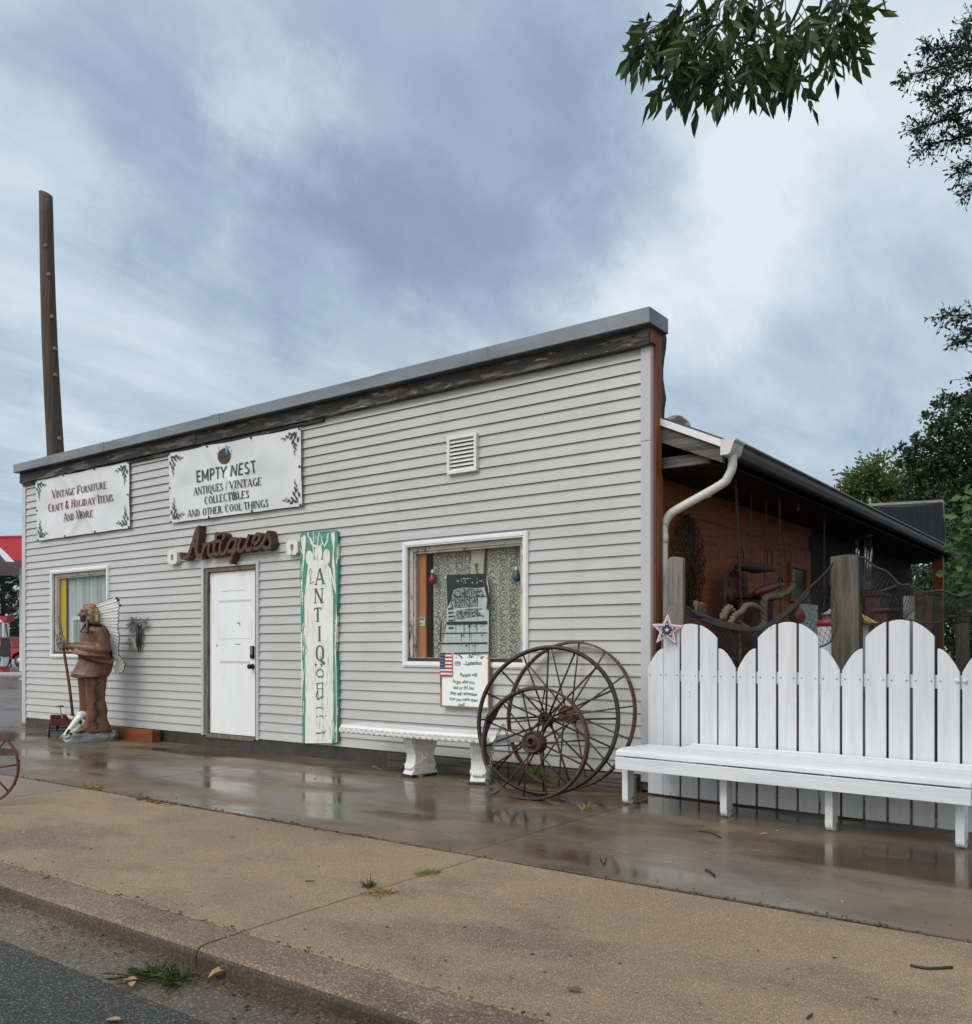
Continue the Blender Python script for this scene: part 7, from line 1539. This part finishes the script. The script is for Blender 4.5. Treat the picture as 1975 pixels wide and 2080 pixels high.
def foliage_tree(label, base, trunk_h, trunk_r, clumps, nleaf, lsize, m, name='broadleaf_tree', group=None, W=.5, seed=1, droop=-.2, lean=(0, 0), limbs=True, sparse=.33):
    t = thing(name, label, 'tree', tuple(base), group=group); rl = np.random.default_rng(seed)
    mb = MB(); b = Vector(base); top = b + Vector((lean[0], lean[1], trunk_h))
    mb.tube(curve_pts([b - Vector((0, 0, .1)), b.lerp(top, .3) + Vector((.08, .05, 0)), b.lerp(top, .65), top], 4), [trunk_r * (1 - .06 * i) for i in range(13)], 10)
    if limbs:
        for c in clumps:
            cc = Vector(c[:3]); st_ = b.lerp(top, min(.95, max(.35, (cc.z - b.z) / max(.1, trunk_h) * .75)))
            md = st_.lerp(cc, .5) + Vector((0, 0, .12 * (cc - st_).length)); mb.tube(curve_pts([st_, md, cc], 4), [trunk_r * .32 * (1 - .09 * i) for i in range(9)], 6)
    mb.build('trunk', BARK, t)
    tot = sum(c[3] ** 2 for c in clumps); P_, D_, S_ = [], [], []
    for c in clumps:
        k = int(nleaf * c[3] ** 2 / tot); cc = np.array(c[:3]); sub = max(4, k // 45)
        dirs = rl.normal(size=(sub, 3)); dirs /= np.linalg.norm(dirs, axis=1, keepdims=True); rad = c[3] * rl.uniform(.35, 1.0, (sub, 1)) ** .6
        sc3 = np.array([1, 1, c[4] if len(c) > 4 else .8]); cen = cc + dirs * rad * sc3
        idx = rl.integers(0, sub, k); P = cen[idx] + rl.normal(size=(k, 3)) * c[3] * sparse * .45
        D = dirs[idx] + rl.normal(size=(k, 3)) * .8 + np.array([0, 0, droop]); P_.append(P); D_.append(D); S_.append(rl.uniform(.7, 1.3, k) * lsize)
    leaves('crown', np.concatenate(P_), np.concatenate(D_), np.concatenate(S_), W, m, t)
    return t
def cl(u, v, t, r, z=.8): p = DP(u, v, t); return (p.x, p.y, p.z, r, z)
# tall elm off the right edge with feathery sprays reaching into the sky
elm = thing('elm_tree', 'tall elm whose thin feathery sprays reach in at the right edge of the sky', 'tree', (.9, 11.8, 0))
mb = MB(); mb.tube(curve_pts([(.9, 11.8, -.1), (.85, 11.8, 3), (.6, 11.7, 6), (.3, 11.6, 9.5)], 5), [.26 - .012 * i for i in range(16)], 10); mb.build('trunk', BARK, elm)
sprays = [[(2080, 60), (2010, 110), (1930, 130), (1860, 150), (1832, 165)], [(2080, 40), (2000, 40), (1975, 50), (1968, 70)], [(2060, 140), (1985, 130), (1930, 150), (1900, 190), (1885, 195)], [(2080, 190), (1990, 215), (1930, 240), (1880, 255), (1858, 262)], [(2080, 260), (2000, 255), (1950, 280), (1900, 290), (1868, 310)],
          [(2080, 90), (1990, 100), (1940, 95), (1900, 100), (1885, 95)], [(2060, 300), (1990, 270), (1945, 250), (1925, 230)], [(2080, 330), (2020, 325), (1970, 335), (1958, 350)], [(2060, 390), (2000, 370), (1976, 385)], [(2060, 650), (1990, 640), (1950, 640), (1915, 642)], [(2060, 670), (1995, 665), (1960, 690), (1945, 695)], [(2080, 730), (2010, 745), (1975, 770)],
          [(2060, 200), (1990, 180), (1940, 190), (1900, 210)], [(2060, 60), (1985, 75), (1950, 110), (1915, 130)]]
LP, LD, LS = [], [], []; mb = MB()
for i, c in enumerate(sprays):
    dep = 11.0 + .25 * math.sin(i * 2.1); P_ = curve_pts([DP(u, v, dep) for u, v in c], 8); n_ = len(P_); mb.tube(P_, [.016 * (1 - k / n_) + .004 for k in range(n_)], 5)
    root_ = P_[0]; mb.tube(curve_pts([Vector((.5, 11.7, root_.z - .9)), Vector((0, 11.6, root_.z - .2)), root_], 4), [.05 - .0035 * k for k in range(9)], 5)
    for k in range(2, n_):
        for _ in range(4):
            d = Vector((rr.gauss(-.3, .7), rr.gauss(-.1, .7), rr.gauss(-.1, .6))).normalized(); l = rr.uniform(.08, .30) * (1.1 - .3 * k / n_); e = P_[k] + d * l; mb.tube([P_[k], e], .0035, 3)
            for _2 in range(int(2 + l * 10)): t = rr.random() ** .6; LP.append(P_[k].lerp(e, t)); LD.append(d * .6 + Vector((rr.gauss(0, .7), rr.gauss(0, .7), rr.gauss(-.1, .6)))); LS.append(rr.uniform(.04, .068))
mb.build('limb', TWIG, elm)
for _ in range(2500): LP.append(Vector((rr.gauss(1.0, .75), rr.gauss(11.9, .9), rr.gauss(8.2, 1.2)))); LD.append(Vector((rr.gauss(0, 1), rr.gauss(0, 1), rr.gauss(0, 1)))); LS.append(rr.uniform(.06, .1))
LP2 = [(p, d, s) for p, d, s in zip(LP, LD, LS)]
leaves('crown', [a for a, b, c in LP2], [b for a, b, c in LP2], [c for a, b, c in LP2], .5, ELML, elm)
# big dark tree at the lower right and lighter ones behind the roof
tb = DP(2010, 1316, 24); tb.z = 0
foliage_tree('large dark green tree rising behind the tarp at the right edge', tb, 7.5, .3,
    [cl(1965, 870, 23.5, 1.05), cl(1920, 910, 24, .85), cl(1890, 945, 24, .65), cl(2005, 940, 23, 1.2), cl(1945, 990, 24, 1.1), cl(1880, 1000, 24.5, .65), cl(1900, 1060, 24.5, 1.0), cl(1975, 1060, 23.5, 1.3), cl(2040, 850, 24, 1.3), cl(1900, 1140, 24, 1.0), cl(1960, 1180, 23.5, 1.2), cl(2050, 1000, 24, 1.5), cl(1970, 800, 24, .55), cl(1842, 935, 24, .28), cl(1850, 895, 24, .30, .5), cl(1828, 912, 24, .25, .5), cl(1885, 862, 24, .38), cl(1925, 825, 24, .36)],
    24000, .13, DKL, seed=3, W=.5, sparse=.30)
tb2 = DP(1770, 1316, 34); tb2.z = 0
foliage_tree('yellow green tree beyond the roof ridge left of the dark tree', tb2, 5.5, .22, [cl(1790, 965, 34, 1.0), cl(1755, 980, 34, .9), cl(1730, 1000, 34.5, .7), cl(1820, 985, 34, 1.1), cl(1715, 1010, 35, .4), cl(1775, 1020, 34, 1.0), cl(1845, 1010, 34, 1.0)], 7000, .17, YGL, seed=5)
for i, (u, v, t, r_, lb) in enumerate(((1935, 1120, 19, 1.1, 'dark bush below the tarp at the far end of the yard'), (1990, 1210, 17, 1.2, 'dark bush behind the right net near the distant grey post'), (1900, 1270, 20, 1.0, 'low dark bush closing the far end of the yard'))):
    b_ = DP(u, v, t); b_.z = 0; foliage_tree(lb, b_, 1.6, .06, [cl(u, v, t, r_, 1.0), cl(u + 30, v + 50, t, r_ * .9, .9), cl(u - 10, v + 90, t, r_ * .8)], 4200, .11, DKL, name='bush', seed=20 + i)
# unseen trees added right of the yard to keep the porch dark
for i, (x, y, s) in enumerate(((1.6, 9.0, 11), (1.5, 14.5, 12))):
    foliage_tree('dense unseen tree added outside the frame to shade the yard' if i == 0 else 'second dense unseen tree added outside the frame to shade the far yard', (x, y, 0), 4.2, .16, [(x, y, 2.2, 1.2, 1.2), (x + .2, y - 1, 3.4, 1.2, 1.0), (x, y + 1.1, 3.2, 1.2, 1.1), (x + .3, y, 4.4, 1.3, .9), (x + .2, y - 1.2, 1.5, 1.0, 1.0), (x + .1, y + 1.4, 1.6, 1.1, 1.0)], 7000, .17, DKL, seed=s, name='added_shade_tree')
# broad-leaved shrub poking in at the right edge
sh = thing('lilac_shrub', 'bright green broad leaved shrub poking in at the right edge above the fence', 'shrub', (-.75, 8.0, 0))
LP, LD, LS = [], [], []; mb = MB()
for (u, v, n_, s_) in ((1965, 1050, 10, .11), (1970, 1085, 9, .11), (1955, 1105, 7, .10), (1972, 1130, 9, .11), (1950, 1150, 9, .10), (1965, 1165, 8, .10), (1945, 1175, 5, .09), (1968, 1195, 7, .10), (1975, 1010, 8, .12), (1990, 1090, 14, .12), (2000, 1150, 14, .12), (2010, 1040, 12, .12), (1995, 1230, 8, .12), (1990, 975, 6, .12)):
    c = DP(u, v, 8.1); mb.tube(curve_pts([Vector((-.55, 8.15, 0)), Vector((-.62, 8.1, c.z * .5)), c + Vector((.12, .02, -.1)), c], 5), [.014] * 6 + [.010] * 5 + [.006] * 5, 5)
    for k in range(n_): LP.append(c + Vector((rr.gauss(0, .05), rr.gauss(0, .06), rr.gauss(0, .045)))); LD.append(Vector((rr.gauss(-.4, .8), rr.gauss(-.4, .7), rr.gauss(-.1, .45)))); LS.append(s_ * rr.uniform(.75, 1.25))
mb.build('stem', TWIG, sh); leaves('foliage', LP, LD, LS, .66, LIL, sh)
# conifer and bushes by the filling station
cb = DP(6, 1316, 62); cb.z = 0
pt = thing('pine_tree', 'tall dark pine behind the filling station', 'tree', tuple(cb)); mb = MB(); mb.tube([cb, cb + Vector((0, 0, 8.5))], [.22, .06], 8); LP, LD, LS = [], [], []
for k in range(60):
    z = 1.0 + 7.3 * k / 60; rad = (8.9 - z) * .235 + .25; a = k * 2.4; n_ = 260
    tipd = Vector((math.cos(a), math.sin(a), .12)); rad *= rr.uniform(.75, 1.2)
    mb.tube([cb + Vector((0, 0, z)), cb + Vector((0, 0, z)) + tipd * rad], [.04, .01], 5)
    for _ in range(n_):
        t = rr.random() ** .55; p = cb + Vector((0, 0, z)) + tipd * rad * t + Vector((rr.gauss(0, .17), rr.gauss(0, .17), rr.gauss(.05, .12))); LP.append(p); LD.append(tipd * .6 + Vector((rr.gauss(0, .6), rr.gauss(0, .6), rr.gauss(.3, .5)))); LS.append(rr.uniform(.14, .26))
mb.build('trunk', BARK, pt); leaves('crown', LP, LD, LS, .30, PINE, pt)
for i, (u, v, t, r_, lb) in enumerate(((42, 1280, 66, 1.0, 'grey green bush right of the pine behind the pickup'), (20, 1298, 68, .9, 'low green bush behind the fuel pump'), (60, 1290, 70, 1.2, 'green bush hidden half behind the shop corner'))):
    b_ = DP(u, 1316, t); b_.z = 0; foliage_tree(lb, b_, 1.5, .08, [cl(u, v, t, r_, .9), cl(u + 14, v + 12, t, r_ * .8), cl(u - 14, v + 14, t, r_ * .7)], 2200, .22, leaf_mat('sage_leaf', (.075, .115, .05), (.04, .07, .03), .2, .5), name='bush', seed=40 + i)
# weed sprouting behind the wheels
wd = thing('weed', 'bright green weed sprouting at the foundation behind the wheels', 'weed', (-3.98, 6.66, 0)); LP, LD, LS = [], [], []; mb = MB()
for (x, y) in ((680, 1420), (720, 1430), (735, 1470), (700, 1480), (750, 1490)):
    p = c6(x, y, 6.66); mb.tube([(-3.98, 6.67, 0), p], .003, 4)
    for _ in range(4): LP.append(p); LD.append(Vector((rr.gauss(0, 1), -.6, rr.gauss(0, .7)))); LS.append(.055)
mb.build('stem', leaf_mat('weed_leaf', (.16, .30, .04), (.10, .22, .03), .4, 5), wd); leaves('leaf', LP, LD, LS, .75, _mats['weed_leaf'], wd)
# grass tufts in the joints
GRASS = leaf_mat('grass_blade', (.085, .11, .03), (.05, .07, .02), .3, 20); STRAW = mat('straw', (.36, .26, .10), (.24, .16, .06), rough=.9, scale=20)
def tuft(pts, n_, ln, m, label, up=.9, name='grass_tuft', z=0.0, spread=.05):
    P_, D_, S_ = [], [], []
    for _ in range(n_):
        a, b = rr.choice(list(zip(pts, pts[1:]))) if len(pts) > 1 else (pts[0], pts[0]); p = G(*a, z).lerp(G(*b, z), rr.random()); P_.append(p + Vector((rr.gauss(0, spread), rr.gauss(0, spread * .5), .0))); D_.append(Vector((rr.gauss(0, 1), rr.gauss(0, 1), up * rr.random()))); S_.append(ln * rr.uniform(.5, 1.3))
    return tag(leaves(name, P_, D_, S_, .07, m, None), label, 'grass')
tuft([(748, 1820), (775, 1815), (800, 1812)], 90, .055, STRAW, 'dry straw tuft spilling along the joint in mid pavement', .5, 'grass_tuft', 0, .02)
tuft([(745, 1800), (755, 1806)], 45, .06, GRASS, 'small green sprig beside the dry straw tuft', 1.4, 'grass_tuft', 0, .012)
tuft([(850, 1778), (885, 1772)], 150, .04, mat('pale_grass', (.26, .24, .07), (.17, .17, .05), rough=.9, scale=20), 'yellowish grass tuft in the pavement joint nearer the building', .8, 'grass_tuft', 0, .02)
tuft([(255, 1990), (310, 1975), (345, 1985), (360, 1998)], 260, .075, GRASS, 'clump of green grass washed against the kerb in the gutter', .5, 'grass_tuft', -.085, .03)
tuft([(178, 1598), (200, 1602)], 70, .07, STRAW, 'dry grass at the crossing of the pavement joints by the left', .5, 'grass_tuft', 0, .02)
tuft([(280, 1622), (345, 1636)], 90, .06, mat('red_straw', (.20, .10, .05), (.14, .06, .03), rough=.9, scale=20), 'reddish dry grass along the long joint at left', .4, 'grass_tuft', 0, .012)
tuft([(1180, 1648), (1200, 1645)], 24, .08, STRAW, 'thin dry weed in the walk joint before the wheels', 1.6, 'grass_tuft', 0, .01)
# twigs and fallen leaves
STK = mat('wet_twig', (.04, .025, .018), (.025, .016, .012), rough=.6, scale=20)
def twig(px, label, r_=.004, z=0.006):
    mb = MB(); mb.tube(curve_pts([G(u, v, 0) + Vector((0, 0, z)) for u, v in px], 4), r_, 5); return tag(mb.build('twig', STK), label, 'twig', None)
twig([(1420, 1690), (1445, 1693), (1465, 1704)], 'curved twig on the wet walk between the second and third bench legs')
twig([(1433, 1768), (1445, 1774), (1453, 1781)], 'short thick twig on the wet walk halfway to the long joint', .005)
twig([(1850, 1964), (1885, 1970), (1935, 1968)], 'long curved twig on the pavement at lower right', .006)
twig([(1220, 1745), (1228, 1757), (1232, 1742)], 'tiny dark twig just above the long joint', .003)
twig([(88, 1787), (100, 1784)], 'thin twig lying on the kerb top at left', .003); twig([(620, 1792), (638, 1792)], 'small twig on the dry pavement left of the straw tuft', .003); twig([(1640, 2072), (1650, 2064)], 'bent twig at the bottom edge of the pavement', .004)
LEAFB = mat('fallen_leaf_tan', (.42, .27, .14), (.30, .17, .08), rough=.7, scale=20); LEAFR = mat('fallen_leaf_red', (.20, .07, .04), (.14, .05, .03), rough=.7, scale=20)
def fleaf(u, v, s, a, m, label, z=0.0, tilt=.3):
    p = G(u, v, z) + Vector((0, 0, .008)); o_ = [(0, 0), (.25, .2), (.55, .26), (.85, .12), (1, 0), (.8, -.14), (.5, -.24), (.2, -.18)]
    mb = MB(); c, n_ = math.cos(a), math.sin(a); f = lambda x, y, dz: p + Vector((s * (x * c - y * n_), s * (x * n_ + y * c), dz + s * tilt * abs(y) + s * .12 * x * x)); mb.prism(o_, lambda x, y: f(x, y, .0015), lambda x, y: f(x, y, 0)); return tag(mb.build('fallen_leaf', m), label, 'leaf')
fleaf(250, 1993, .07, .3, LEAFB, 'orange tan leaf at the left end of the gutter grass', -.09); fleaf(266, 2002, .06, -.5, LEAFB, 'rolled tan leaf touching the gutter grass', -.09, .8); fleaf(422, 1992, .085, 1.2, LEAFB, 'pale tan leaf standing by the kerb right of the gutter grass', -.085, 1.2)
fleaf(215, 2076, .06, .4, LEAFB, 'tan leaf on the asphalt at the bottom edge', -.104); fleaf(1150, 2013, .06, .2, LEAFR, 'red brown leaf on the lower pavement'); fleaf(466, 1703, .04, .8, LEAFR, 'small red leaf on the dry pavement at left'); fleaf(1545, 1697, .05, .7, LEAFB, 'star like pale leaf under the bench between its right legs')
r9 = random.Random(33)
P_, D_, S_ = [], [], []
for _ in range(420):
    u, v = r9.uniform(0, 1975), r9.uniform(1560, 2075); p = G(u, v, 0)
    if p.y < 2.3 or p.y > 6.5: continue
    P_.append(p + Vector((0, 0, .004))); D_.append(Vector((r9.gauss(0, 1), r9.gauss(0, 1), .06))); S_.append(r9.uniform(.006, .022))
tag(leaves('pavement_litter', P_, D_, S_, .5, mat('litter_mix', (.09, .06, .04), (.42, .36, .26), rough=.9, scale=1.5, lo=.46, hi=.6), None), 'specks of leaf litter scattered over the pavement', 'litter', kind='stuff')

P_, D_, S_ = [], [], []
for _ in range(700):
    x = r9.uniform(-9, 1); y = 4.135 + r9.gauss(0, .022); P_.append(Vector((x, y, .001))); D_.append(Vector((r9.gauss(0, 1), r9.gauss(0, .6), .08))); S_.append(r9.uniform(.006, .028))
for _ in range(900):
    x = r9.uniform(-9, 1); y = 2.19 - abs(r9.gauss(0, .10)); P_.append(Vector((x, y, -.078 - (2.2 - y) * .06))); D_.append(Vector((r9.gauss(0, 1), r9.gauss(0, 1), .1))); S_.append(r9.uniform(.006, .03))
for _ in range(500):
    x = r9.uniform(-9, 1); P_.append(Vector((x, 2.432 + r9.gauss(0, .012), .003))); D_.append(Vector((r9.gauss(0, 1), r9.gauss(0, .6), .08))); S_.append(r9.uniform(.006, .024))
tag(leaves('joint_debris', P_, D_, S_, .45, mat('debris_mix', (.05, .034, .022), (.24, .18, .12), rough=.9, scale=2.5, lo=.44, hi=.62), None), 'dark grit and leaf scraps washed along the joints and the gutter', 'litter', kind='stuff')
